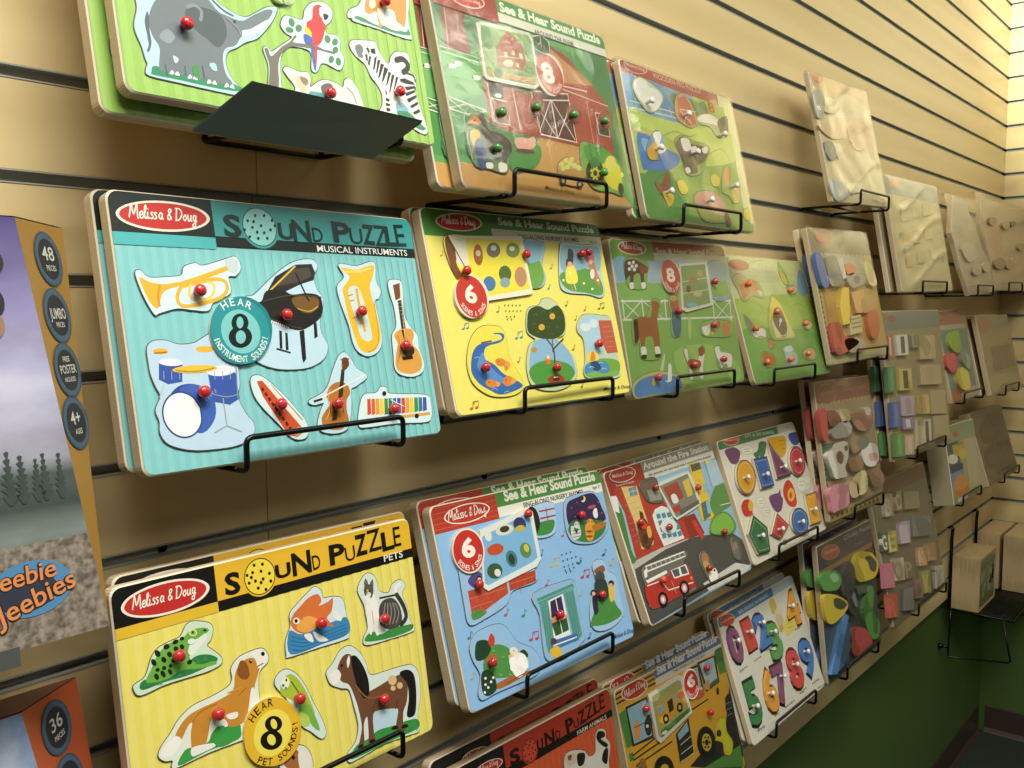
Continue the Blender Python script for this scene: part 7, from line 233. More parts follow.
  ('printed_face', 0, None, None, 1, None, [('r','d4b464', (0.0, 0.0, 294.4, 248.0),(2, 2, 2, 2)),('r','a49a7c', (0.0, 200.9, 294.4, 248.0),(0, 0, 0, 0)),('r','d8cc90', (0.0, 195.9, 10.6, 202.4),(0, 0, 0, 0)),('r','d8cc90', (21.2, 195.9, 31.8, 202.4),(0, 0, 0, 0)),('r','d8cc90', (42.4, 195.9, 53.0, 202.4),(0, 0, 0, 0)),('r','d8cc90', (63.6, 195.9, 74.2, 202.4),(0, 0, 0, 0)),('r','d8cc90', (84.8, 195.9, 95.4, 202.4),(0, 0, 0, 0)),('r','d8cc90', (106.0, 195.9, 116.6, 202.4),(0, 0, 0, 0)),('r','d8cc90', (127.2, 195.9, 137.8, 202.4),(0, 0, 0, 0)),('r','d8cc90', (148.4, 195.9, 159.0, 202.4),(0, 0, 0, 0)),('r','d8cc90', (169.6, 195.9, 180.2, 202.4),(0, 0, 0, 0)),('r','d8cc90', (190.8, 195.9, 201.4, 202.4),(0, 0, 0, 0)),('r','d8cc90', (212.0, 195.9, 222.6, 202.4),(0, 0, 0, 0)),('r','d8cc90', (233.2, 195.9, 243.8, 202.4),(0, 0, 0, 0)),('r','d8cc90', (254.4, 195.9, 265.0, 202.4),(0, 0, 0, 0)),('r','d8cc90', (275.6, 195.9, 286.2, 202.4),(0, 0, 0, 0)),('r','4a5a60', (0.0, 9.9, 7.1, 14.4),(0, 0, 0, 0)),('r','4a5a60', (0.0, 19.1, 7.1, 23.6),(0, 0, 0, 0)),('r','4a5a60', (0.0, 28.3, 7.1, 32.7),(0, 0, 0, 0)),('r','4a5a60', (0.0, 37.4, 7.1, 41.9),(0, 0, 0, 0)),('r','4a5a60', (0.0, 46.6, 7.1, 51.1),(0, 0, 0, 0)),('r','4a5a60', (0.0, 55.8, 7.1, 60.3),(0, 0, 0, 0)),('r','4a5a60', (0.0, 65.0, 7.1, 69.4),(0, 0, 0, 0)),('r','4a5a60', (0.0, 74.2, 7.1, 78.6),(0, 0, 0, 0)),('r','4a5a60', (0.0, 83.3, 7.1, 87.8),(0, 0, 0, 0)),('r','4a5a60', (0.0, 92.5, 7.1, 97.0),(0, 0, 0, 0)),('r','4a5a60', (0.0, 101.7, 7.1, 106.1),(0, 0, 0, 0)),('r','4a5a60', (0.0, 110.9, 7.1, 115.3),(0, 0, 0, 0)),('r','4a5a60', (0.0, 120.0, 7.1, 124.5),(0, 0, 0, 0)),('r','4a5a60', (0.0, 129.2, 7.1, 133.7),(0, 0, 0, 0)),('r','4a5a60', (0.0, 138.4, 7.1, 142.8),(0, 0, 0, 0)),('r','4a5a60', (0.0, 147.6, 7.1, 152.0),(0, 0, 0, 0)),('r','4a5a60', (0.0, 156.7, 7.1, 161.2),(0, 0, 0, 0)),('r','4a5a60', (0.0, 165.9, 7.1, 170.4),(0, 0, 0, 0)),('r','4a5a60', (0.0, 175.1, 7.1, 179.6),(0, 0, 0, 0)),('r','4a5a60', (0.0, 184.3, 7.1, 188.7),(0, 0, 0, 0)),('r','d8cf9c', (0.0, 0.0, 294.4, 14.9),(0, 0, 0, 0)),('s','c87a60','1057 2314 881 2231 587 2201 349 2239 300 2323 467 2405 758 2438 1005 2400'),('s','b86048','1018 2315 860 2240 596 2213 381 2247 337 2323 487 2396 749 2426 971 2392'),('p','8a8468','1765 2467 1960 2432 1395 2133 1291 2171'),('p','c8c8b8','560 2038 2598 1949 2773 1400 480 1461'),('p','d8b050','221 1312 2867 1357 3029 544 166 596'),('p','c89a58','208 1085 701 1111 638 574 224 518')], []),
  ('blue_shape_piece', 8, None, None, 1, None, [('s','2f5aa4','-39 1962 212 1988 306 1709 322 1421 62 1386 -25 1596')], []),
  ('grey_truck_piece', 8, None, None, 1, None, [('s','9a9a88','396 1900 901 1946 930 1595 1055 1438 447 1405 365 1633'),('s','7a8a94','347 1595 968 1673 990 1614 359 1519')], []),
  ('white_post_piece', 8, None, None, 1, None, [('p','e4e0d0','932 1907 1194 1930 1214 1555 1042 1516')], []),
  ('orange_truck_piece', 8, None, None, 1, None, [('s','d8885a','1249 1792 1654 1812 1756 1675 1337 1594')], []),
  ('grey_mixer_piece', 8, None, None, 1, None, [('s','a8a08c','1234 1595 1996 1635 2132 1470 1426 1355'),('s','7f7868','1890 1513 1835 1470 1735 1444 1630 1445 1558 1472 1547 1514 1601 1556 1699 1582 1805 1582 1878 1556')], []),
  ('cream_crane_piece', 8, None, None, 1, None, [('s','e0d898','2268 1842 2645 1803 2747 1424 2334 1428')], []),
  ('yellow_cone_piece', 8, None, None, 1, None, [('p','e8c83c','877 1362 1227 1373 994 697 644 681 650 1018')], []),
  ('tan_block_piece', 8, None, None, 1, None, [('p','d8a860','1283 1278 1938 1309 2038 858 1397 879')], []),
  ('plaid_block_piece', 8, None, None, 1, None, [('p','c8b880','991 814 1548 842 1510 516 928 482'),('p','6a6a58','1032 773 1503 795 1502 772 1031 750'),('p','6a6a58','1014 696 1505 716 1504 692 1013 673'),('p','6a6a58','996 619 1507 636 1506 612 995 596')], []),
  ('orange_figure_piece', 8, None, None, 1, None, [('s','d8743a','1908 822 2404 908 2490 635 2227 358 1918 415')], []),
  ('red_truck_piece', 8, None, None, 1, None, [('s','b8402e','110 696 508 725 606 483 961 426 1226 333 867 238 236 164 47 289'),('s','8a2a20','346 232 299 195 212 176 120 183 58 211 48 251 95 288 180 307 273 301 336 273')], []),
  ('grey_loader_piece', 8, None, None, 1, None, [('s','a89a84','570 409 1368 404 1477 200 731 169')], []),
 ],
 'blocks': [
  ('printed_face', 0, None, None, 1, None, [('r','b4a47c', (0.0, 0.0, 400.5, 313.5),(2, 2, 2, 2)),('r','8a948a', (0.0, 272.7, 400.5, 313.5),(0, 0, 0, 0)),('s','b86a5a','942 2968 838 2908 624 2887 428 2915 362 2977 462 3036 673 3058 873 3031'),('s','a85848','903 2969 813 2918 628 2900 458 2924 400 2976 486 3026 669 3045 843 3021')], []),
  ('red_letter_block', 8, None, None, 1, None, [('p','b85a44','75 2617 338 2626 307 2178 44 2174'),('p','d8c8b0','143 2583 249 2588 214 2215 109 2211')], []),
  ('white_letter_block', 8, None, None, 1, None, [('p','dcd8c8','675 2616 1305 2615 1279 2175 650 2186'),('p','4a5054','850 2578 1102 2579 1073 2218 821 2220')], []),
  ('grey_letter_block', 8, None, None, 1, None, [('p','9a9684','1588 2598 1964 2605 1986 2317 1609 2314'),('p','7a7668','1688 2561 1839 2565 1857 2357 1706 2354')], []),
  ('tan_letter_block', 8, None, None, 1, None, [('p','b8a878','2086 2558 3225 2543 3172 1998 2038 2036'),('p','c4b488','2406 2513 2861 2508 2806 2052 2352 2065')], []),
  ('green_letter_block', 8, None, None, 1, None, [('p','3f7a4c','-127 1981 368 1970 314 1442 -179 1463'),('p','5a9a5c','9 1941 208 1938 151 1487 -46 1494')], []),
  ('yellow_letter_block', 8, None, None, 1, None, [('p','c8b858','592 1900 1346 1874 1312 1409 560 1448'),('p','3a3a34','803 1855 1105 1846 1068 1461 767 1474')], []),
  ('beige_square_block', 8, None, None, 1, None, [('p','b8a480','1958 1909 3456 1847 3431 1389 1936 1476'),('p','b09c78','2378 1851 2977 1827 2949 1459 2352 1491')], []),
  ('blue_letter_block', 8, None, None, 1, None, [('p','34589c','-51 1252 423 1229 368 701 -104 734'),('p','5878b0','79 1209 269 1201 212 750 23 761')], []),
  ('lilac_letter_block', 8, None, None, 1, None, [('p','b8a4b0','549 1325 1404 1274 1382 850 529 915'),('p','a08a98','789 1273 1131 1254 1106 910 765 934')], []),
  ('gold_letter_block', 8, None, None, 1, None, [('p','d0b468','1535 1268 2374 1219 2358 801 1519 862'),('p','b89a58','1769 1215 2105 1197 2086 861 1750 884')], []),
  ('purple_letter_block', 8, None, None, 1, None, [('p','8a7aa0','482 878 1165 828 1193 572 508 628'),('p','d8d0d0','672 826 946 808 970 629 696 650')], []),
  ('black_and_white_block', 8, None, None, 1, None, [('p','c8c0a8','1797 706 2345 670 2283 103 1737 151'),('p','4a4438','1947 657 2167 643 2101 160 1883 177')], []),
  ('leaf_green_block', 8, None, None, 1, None, [('p','4a8a40','-45 607 477 566 434 78 -87 129'),('p','6aa45c','99 559 308 544 262 133 54 151')], []),
  ('pink_letter_block', 8, None, None, 1, None, [('p','c8a890','557 499 1081 457 1060 39 537 89'),('p','d8c4b0','701 450 911 434 887 94 678 112')], []),
  ('cream_letter_block', 8, None, None, 1, None, [('p','c4b890','1313 797 1789 768 1690 88 1218 129'),('p','a89c80','1443 750 1633 740 1532 141 1343 156')], []),
  ('sand_letter_block', 8, None, None, 1, None, [('p','b0a078','2542 1300 3644 1236 3590 685 2492 771')], []),
  ('stone_letter_block', 8, None, None, 1, None, [('p','aa9c76','2577 718 3682 630 3627 81 2526 189')], []),
 ],
 'small': [
  ('printed_face', 0, None, None, 1, None, [('r','7a9494', (0.0, 0.0, 250.2, 229.8),(0, 0, 0, 0)),('r','b06a58', (0.0, 188.4, 250.2, 229.8),(0, 0, 0, 0)),('r','c8bca0', (0.0, 181.5, 250.2, 193.0),(0, 0, 0, 0)),('r','c86a3a', (0.0, 0.0, 100.1, 32.2),(0, 0, 0, 0)),('r','d8ccb4', (100.1, 0.0, 250.2, 27.6),(0, 0, 0, 0)),('r','d8d4c4', (0.0, 0.0, 12.5, 160.9),(0, 0, 0, 0))], []),
  ('green_figure_piece', 8, None, None, 1, None, [('s','a0c43c','630 1686 1238 1765 1494 1614 1325 1256 874 1219 455 1417')], []),
  ('pink_figure_piece', 8, None, None, 1, None, [('s','c8404e','-2 1168 331 1228 769 1165 715 812 283 743 -68 902')], []),
  ('yellow_figure_piece', 8, None, None, 1, None, [('s','d8c848','716 773 1244 818 1628 630 1527 273 935 261 581 467')], []),
  ('grey_figure_piece', 8, None, None, 1, None, [('s','98a09c','1382 1213 1955 1102 2052 807 1709 747 1279 977')], []),
 ],
 'alpha': [
  ('printed_face', 0, None, None, 1, None, [('r','b4a47c', (0.0, 0.0, 360.5, 226.3),(2, 2, 2, 2)),('r','b89070', (0.0, 176.5, 122.6, 226.3),(0, 0, 0, 0)),('r','a49a80', (122.6, 185.6, 360.5, 226.3),(0, 0, 0, 0)),('r','c4b48c', (14.4, 9.1, 346.1, 54.3),(0, 0, 0, 0)),('l','c89a70', 3, '705 1490 828 1757 1186 1771 1094 1501', 1),('l','c89a70', 3, '2823 1639 2643 1554 2321 1508 1984 1518 1758 1579 1725 1666 1897 1749 2211 1797 2553 1789 2789 1729 2823 1639', 1),('l','c89a70', 3, '3248 1797 3125 1535', 1),('l','c89a70', 2, '1764 1042 2714 1048 2593 723 1650 725 1764 1042', 1),('l','b08860', 2, '998 984 1529 978 1368 648 821 634 998 984', 1),('p','98886a','938 1348 3178 1365 3391 682 721 639'),('l','5a5448', 1.6, '879 182 944 43 1639 221 1847 23 2541 161', 1)], []),
 ],
 'chunky': [
  ('printed_face', 0, None, None, 1, None, [('r','b09a7c', (0.0, 0.0, 269.6, 256.0),(2, 2, 2, 2)),('r','985a4c', (0.0, 215.0, 269.6, 256.0),(0, 0, 0, 0)),('r','c8b070', (0.0, 209.9, 9.7, 216.6),(0, 0, 0, 0)),('r','c8b070', (19.4, 209.9, 29.1, 216.6),(0, 0, 0, 0)),('r','c8b070', (38.8, 209.9, 48.5, 216.6),(0, 0, 0, 0)),('r','c8b070', (58.2, 209.9, 67.9, 216.6),(0, 0, 0, 0)),('r','c8b070', (77.6, 209.9, 87.4, 216.6),(0, 0, 0, 0)),('r','c8b070', (97.1, 209.9, 106.8, 216.6),(0, 0, 0, 0)),('r','c8b070', (116.5, 209.9, 126.2, 216.6),(0, 0, 0, 0)),('r','c8b070', (135.9, 209.9, 145.6, 216.6),(0, 0, 0, 0)),('r','c8b070', (155.3, 209.9, 165.0, 216.6),(0, 0, 0, 0)),('r','c8b070', (174.7, 209.9, 184.4, 216.6),(0, 0, 0, 0)),('r','c8b070', (194.1, 209.9, 203.8, 216.6),(0, 0, 0, 0)),('r','c8b070', (213.5, 209.9, 223.2, 216.6),(0, 0, 0, 0)),('r','c8b070', (232.9, 209.9, 242.6, 216.6),(0, 0, 0, 0)),('r','c8b070', (252.3, 209.9, 262.1, 216.6),(0, 0, 0, 0)),('r','5a4a38', (0.0, 10.2, 5.9, 14.8),(0, 0, 0, 0)),('r','5a4a38', (0.0, 19.5, 5.9, 24.1),(0, 0, 0, 0)),('r','5a4a38', (0.0, 28.7, 5.9, 33.3),(0, 0, 0, 0)),('r','5a4a38', (0.0, 37.9, 5.9, 42.5),(0, 0, 0, 0)),('r','5a4a38', (0.0, 47.1, 5.9, 51.7),(0, 0, 0, 0)),('r','5a4a38', (0.0, 56.3, 5.9, 60.9),(0, 0, 0, 0)),('r','5a4a38', (0.0, 65.5, 5.9, 70.1),(0, 0, 0, 0)),('r','5a4a38', (0.0, 74.8, 5.9, 79.4),(0, 0, 0, 0)),('r','5a4a38', (0.0, 84.0, 5.9, 88.6),(0, 0, 0, 0)),('r','5a4a38', (0.0, 93.2, 5.9, 97.8),(0, 0, 0, 0)),('r','5a4a38', (0.0, 102.4, 5.9, 107.0),(0, 0, 0, 0)),('r','5a4a38', (0.0, 111.6, 5.9, 116.2),(0, 0, 0, 0)),('r','5a4a38', (0.0, 120.8, 5.9, 125.4),(0, 0, 0, 0)),('r','5a4a38', (0.0, 130.0, 5.9, 134.7),(0, 0, 0, 0)),('r','5a4a38', (0.0, 139.3, 5.9, 143.9),(0, 0, 0, 0)),('r','5a4a38', (0.0, 148.5, 5.9, 153.1),(0, 0, 0, 0)),('r','5a4a38', (0.0, 157.7, 5.9, 162.3),(0, 0, 0, 0)),('r','5a4a38', (0.0, 166.9, 5.9, 171.5),(0, 0, 0, 0)),('r','5a4a38', (0.0, 176.1, 5.9, 180.7),(0, 0, 0, 0)),('r','5a4a38', (0.0, 185.3, 5.9, 190.0),(0, 0, 0, 0)),('r','c8ae60', (0.0, 0.0, 269.6, 17.9),(0, 0, 0, 0)),('r','3a3428', (5.4, 5.1, 13.5, 12.8),(0, 0, 0, 0)),('r','3a3428', (28.0, 5.1, 36.1, 12.8),(0, 0, 0, 0)),('r','3a3428', (50.7, 5.1, 58.8, 12.8),(0, 0, 0, 0)),('r','3a3428', (73.3, 5.1, 81.4, 12.8),(0, 0, 0, 0)),('r','3a3428', (96.0, 5.1, 104.1, 12.8),(0, 0, 0, 0)),('r','3a3428', (118.6, 5.1, 126.7, 12.8),(0, 0, 0, 0)),('r','3a3428', (141.3, 5.1, 149.4, 12.8),(0, 0, 0, 0)),('r','3a3428', (163.9, 5.1, 172.0, 12.8),(0, 0, 0, 0)),('r','3a3428', (186.6, 5.1, 194.7, 12.8),(0, 0, 0, 0)),('r','3a3428', (209.2, 5.1, 217.3, 12.8),(0, 0, 0, 0)),('r','3a3428', (231.9, 5.1, 239.9, 12.8),(0, 0, 0, 0)),('r','3a3428', (254.5, 5.1, 262.6, 12.8),(0, 0, 0, 0)),('r','c8b478', (5.9, 10.2, 13.5, 199.7),(0, 0, 0, 0)),('s','c08474','929 2353 874 2210 594 2131 260 2162 65 2281 116 2420 384 2500 722 2474'),('s','985a4c','893 2350 843 2218 586 2146 278 2174 99 2284 145 2412 392 2486 703 2462'),('t','c49484','Melissa','215 2290 819 2326', 7.0, 0.8, 0.3),('t','d0a494','Chunky Puzzle','1189 2312 2393 2319', 8.3, 1, 0),('p','3f6a3c','15 1426 811 1381 739 691 76 742'),('p','a88a68','1099 1091 2708 991 2791 582 1173 709')], []),
  ('red_barn_piece', 8, None, None, 1, None, [('s','b03434','-106 2013 176 2027 130 1516 -52 1492 -123 1718'),('s','7a3a30','253 1989 610 1980 736 1787 436 1704 248 1792')], []),
  ('grey_horse_piece', 8, None, None, 1, None, [('s','a8a8a4','624 1724 1103 1757 1292 1591 1013 1467 460 1484 317 1606')], []),
  ('cream_bird_piece', 8, None, None, 1, None, [('s','c8c090','785 1949 1171 1976 1264 1781 907 1736')], []),
  ('brown_hen_piece', 8, None, None, 1, None, [('s','a07058','1325 1851 2123 1828 2369 1612 2013 1488 1531 1569'),('s','c8b8a8','2059 1949 2354 1889 2275 1777 2077 1812')], []),
  ('white_cow_piece', 8, None, None, 1, None, [('s','e4e2d6','14 1244 407 1309 614 1389 979 1360 957 1103 745 907 792 755 510 747 244 768 152 908 65 1061'),('s','6a4434','411 1200 614 1236 738 1128 605 997 421 1055'),('s','6a4434','805 1285 963 1306 953 1214 838 1208')], []),
  ('dog_piece', 8, None, None, 1, None, [('s','9a8060','1083 1386 1581 1413 1608 1182 1197 1132'),('s','6f6c66','1461 1349 1976 1375 2028 1215 1596 1145')], []),
  ('white_sheep_piece', 8, None, None, 1, None, [('s','e4e2dc','1698 1211 2035 1238 2431 1154 2474 894 2197 770 1795 818 1646 988'),('s','d8a8a0','1967 1029 2381 1003 2337 870 2025 887')], []),
  ('brown_calf_piece', 8, None, None, 1, None, [('s','96704c','953 1030 1561 1035 1587 805 1089 791')], []),
  ('pink_pig_piece', 8, None, None, 1, None, [('s','d888a0','-94 586 209 651 569 638 760 503 729 252 431 188 160 195 -37 190 -70 372'),('s','c07090','240 575 372 593 392 482 266 486')], []),
  ('yellow_duck_piece', 8, None, None, 1, None, [('s','d8cc98','1360 720 1667 738 1751 556 1640 342 1234 325 1197 517')], []),
  ('tan_cat_piece', 8, None, None, 1, None, [('s','c8b490','839 602 1220 588 1234 325 871 340')], []),
  ('brown_goat_piece', 8, None, None, 1, None, [('s','8a6450','1858 695 2481 657 2615 403 2061 360')], []),
 ],
 'box6': [
  ('printed_face', 0, None, None, 1, None, [('r','a49e70', (0.0, 0.0, 258.2, 201.0),(0, 0, 0, 0)),('r','4a5858', (0.0, 76.4, 98.1, 156.8),(0, 0, 0, 0)),('r','90a078', (0.0, 160.8, 258.2, 201.0),(0, 0, 0, 0)),('r','b4a458', (46.5, 116.6, 154.9, 148.7),(0, 0, 0, 0)),('r','6a8cac', (0.0, 44.2, 113.6, 80.4),(0, 0, 0, 0)),('r','c87a44', (20.7, 16.1, 134.3, 48.2),(0, 0, 0, 0)),('r','30385a', (5.2, 80.4, 113.6, 96.5),(0, 0, 0, 0)),('r','8a9468', (0.0, 0.0, 258.2, 16.1),(0, 0, 0, 0)),('r','d8d4c4', (36.1, 2.0, 118.8, 12.1),(0, 0, 0, 0)),('r','b8b090', (149.8, 20.1, 253.0, 152.8),(0, 0, 0, 0)),('s','b86a58','1112 1720 1014 1668 831 1662 670 1703 624 1768 719 1819 901 1826 1065 1785'),('s','d8d4c8','782 1092 619 1021 305 1023 27 1094 -58 1192 98 1262 408 1263 693 1192'),('s','d08a50','257 589 723 695 1251 582 1193 288 294 354'),('l','d8d0b0', 1.5, '1945 1637 2258 804 1883 322', 1),('s','c8b850','1563 1151 1419 1063 1165 1050 951 1118 898 1227 1036 1315 1288 1330 1508 1262'),('t','5a5a40','Melissa & Doug','837 1448 1343 1454', 4.1, 0.4, 0.3)], []),
 ],
 'brown': [
  ('printed_face', 0, None, None, 1, None, [('r','746450', (0.0, 0.0, 359.0, 211.1),(2, 2, 2, 2)),('r','86745a', (0.0, 0.0, 107.7, 211.1),(0, 0, 0, 0)),('r','8a7a62', (0.0, 194.2, 359.0, 211.1),(0, 0, 0, 0)),('s','685846','822 1722 3603 1752 3445 1248 763 1150'),('s','6c5c48','626 1023 3367 998 3292 390 568 459')], []),
 ],
 'tools': [
  ('printed_face', 0, None, None, 1, None, [('r','3a3c4c', (0.0, 0.0, 270.6, 259.0),(2, 2, 2, 2)),('r','343046', (0.0, 211.1, 270.6, 259.0),(0, 0, 0, 0)),('r','a8784a', (0.0, 203.3, 270.6, 212.4),(0, 0, 0, 0)),('r','2f5470', (0.0, 10.4, 135.3, 103.6),(0, 0, 0, 0)),('r','2a2c3c', (108.2, 77.7, 216.5, 186.5),(0, 0, 0, 0)),('s','c07860','1029 2346 983 2239 710 2206 380 2265 182 2378 226 2482 487 2517 821 2461'),('s','b04a34','988 2347 943 2254 696 2226 398 2277 221 2377 263 2467 501 2498 802 2449'),('t','d8b0a0','Melissa','313 2363 933 2343', 6.9, 0.7, 0.3),('t','b8b4b8','Chunky Puzzle','1280 2443 2671 2415', 9.1, 1, 0),('t','8f8c98','Tools','1711 2222 2233 2205', 6.4, 0.6, 0)], []),
  ('yellow_tape_piece', 8, None, None, 1, None, [('s','d8c02c','1610 2053 1987 2073 2469 1929 2725 1658 2544 1457 2103 1467 1621 1561 1481 1804'),('s','3a3420','2031 1935 2335 1915 2628 1704 2513 1552 2271 1637 2181 1806')], []),
  ('yellow_saw_blade_piece', 8, None, None, 1, None, [('s','d8c02c','-26 1679 251 1661 715 1480 1028 1272 814 1148 350 1096 38 1174 -58 1427'),('s','2c2a20','377 1531 677 1463 959 1281 719 1241 409 1368')], []),
  ('green_drill_piece', 8, None, None, 1, None, [('s','4a9a40','-137 2054 234 2087 554 2039 807 1849 678 1678 367 1689 -40 1813'),('s','8ac08a','280 1997 541 1980 689 1832 462 1821')], []),
  ('blue_saw_piece', 8, None, None, 1, None, [('p','3a84c8','814 1148 1000 1043 256 151 -15 220 224 514')], []),
  ('blue_wood_piece', 8, None, None, 1, None, [('p','2a5a84','974 923 1052 535 726 225 317 175 557 502')], []),
  ('red_pliers_piece', 8, None, None, 1, None, [('s','b0343a','1015 683 1311 727 1769 570 2075 235 1805 173 1192 200 1002 413')], []),
  ('green_wrench_piece', 8, None, None, 1, None, [('s','3f8a3c','1764 985 2197 1320 2369 1162 2235 812 2531 490 2416 232 2039 303 1849 585')], []),
  ('dark_hammer_piece', 8, None, None, 1, None, [('s','2a2a3a','846 1817 1246 2042 1492 1801 1356 1464 1091 1347 789 1560')], []),
  ('grey_screwdriver_piece', 8, None, None, 1, None, [('s','9aa0a8','1205 1432 1348 1429 1480 1154 1354 1131'),('s','3a3a44','1066 1445 1139 1243 1372 997 1248 984 1031 1180')], []),
  ('comb_piece', 8, None, None, 1, None, [('p','5a6a58','1480 1479 2011 1404 2051 1242 1564 1309')], []),
 ],
 'letters': [
  ('printed_face', 0, None, None, 1, None, [('r','7f7660', (0.0, 0.0, 382.3, 308.2),(2, 2, 2, 2)),('r','7a5344', (0.0, 271.2, 382.3, 308.2),(0, 0, 0, 0))], []),
  ('cream_letter', 8, None, None, 1, None, [('p','b8a888','641 2794 1131 2745 970 2269 486 2326'),('t','d8ccb8','B','502 2356 892 2306', 38.7, 2.5, 0)], []),
  ('tan_letter', 8, None, None, 1, None, [('p','a09070','1355 2730 1713 2705 1585 2291 1230 2322'),('t','d8d0bc','C','1247 2353 1504 2329', 33.1, 2.5, 0)], []),
  ('olive_letter', 8, None, None, 1, None, [('p','8a8460','1854 2647 2858 2515 2737 2118 1742 2263')], []),
  ('dark_green_letter', 8, None, None, 1, None, [('p','3a5a50','89 2049 444 2011 331 1625 -20 1668'),('t','e0dcc8','G','-5 1697 257 1662', 31.0, 2.5, 0)], []),
  ('lime_letter', 8, None, None, 1, None, [('p','b0a848','470 2000 952 1937 808 1495 330 1565'),('t','d8d080','E','346 1594 731 1533', 36.1, 2.5, 0)], []),
  ('lilac_letter', 8, None, None, 1, None, [('p','a898a8','1288 2062 1896 1980 1726 1497 1125 1589'),('t','c8b8c4','I','1142 1619 1644 1537', 39.6, 2.5, 0)], []),
  ('slate_letter', 8, None, None, 1, None, [('p','6f7c78','2098 2023 3364 1823 3206 1369 1955 1588')], []),
  ('pink_letter', 8, None, None, 1, None, [('p','c8708c','-147 1429 455 1325 277 823 -317 937')], []),
  ('white_letter', 8, None, None, 1, None, [('p','c8bca8','492 1393 1094 1293 934 828 340 938'),('t','a89880','O','355 967 857 869', 38.2, 2.5, 0)], []),
  ('brown_letter', 8, None, None, 1, None, [('p','6a5c48','1138 1250 1676 1164 1537 741 1005 834'),('t','968a70','P','1021 863 1456 783', 34.6, 2.5, 0)], []),
  ('peach_letter', 8, None, None, 1, None, [('p','c89a70','2141 1288 2652 1215 2518 802 2012 882'),('t','d8b894','K','2030 913 2432 845', 33.6, 2.5, 0)], []),
  ('apricot_letter', 8, None, None, 1, None, [('p','c89a74','2748 1248 3352 1157 3227 761 2628 859'),('t','d8b894','L','2647 891 3136 806', 32.2, 2.5, 0)], []),
  ('red_letter', 8, None, None, 1, None, [('p','b84038','-217 780 324 676 161 206 -373 319'),('t','c85a4c','R','-358 346 88 248', 38.8, 2.5, 0)], []),
  ('grey_letter', 8, None, None, 1, None, [('p','6c6c6c','719 682 1331 565 1168 102 564 229')], []),
  ('mauve_letter', 8, None, None, 1, None, [('p','8a6468','1522 654 1978 579 1866 204 1413 285')], []),
  ('khaki_letter', 8, None, None, 1, None, [('p','a0984c','2112 743 2622 660 2442 175 1939 266'),('t','c0b870','V','1957 296 2356 220', 40.0, 2.5, 0)], []),
  ('pale_letter', 8, None, None, 1, None, [('p','b0aa98','3039 648 3654 544 3460 42 2853 156'),('t','908a78','X','2872 187 3368 89', 41.5, 2.5, 0)], []),
 ],
}
OUTLINE = {'cut6': '171 2557 466 2513 1096 2499 1366 2391 1458 2151 1810 1894 1810 1647 1867 1351 2362 1008 2635 858 2460 505 2598 50 1705 0 427 0 -10 0 -357 671 -474 1313 -603 1585 -266 1963', 'cut7': '383 2664 1144 2603 2168 2552 3154 2518 4533 2593 6723 2695 7971 2470 8137 1974 8894 1434 8677 849 8586 337 7897 2 3433 0 98 0 84 838 -156 1334 -313 1829'}
RACK = {'teal': (0.077, 0.162), 'barn': (0.063, 0.162), 'pegfarm': (0.07, 0.162), 'tall1': (0.105, 0.155), 'tan5': (0.101, 0.182), 'cut6': (0.026, 0.155), 'cut7': (0.11, 0.165), 'yellow': (0.09, 0.162), 'horse': (0.088, 0.162), 'kennel': (0.042, 0.162), 'tall2': (0.084, 0.162), 'blocks': (0.104, 0.212), 'small': (0.055, 0.182), 'alpha': (0.111, 0.164), 'pets': (0.085, 0.162), 'blue': (0.077, 0.162), 'fire': (0.065, 0.162), 'shapes': (0.065, 0.16), 'chunky': (0.082, 0.158), 'brown': (0.126, 0.188), 'numbers': (0.059, 0.164), 'tools': (0.057, 0.17), 'letters': (0.124, 0.215), 'safari': (0.125, 0.125), 'bus': (0.07, 0.162), 'redfarm': (0.07, 0.162), 'box6': (0.04, 0.18)}
CAM = {'f': 910.93, 'ypr': (0.866325, 0.089013, -0.008398), 'loc': (0, -0.72295, 1.43538)}
LIGHTS = [(.2, -.95, 60), (2.0, -1.3, 13), (.8, -2.4, 16)]
LCOL = (1, .965, .87)
LCOL2 = (.96, .97, .80)
SPOTS = [((1.75, -.5, 2.7), (3.33, -.5, 2.38), 450, 52, .9)]
AMB = .08
EXPO = 0.0

PI = math.pi
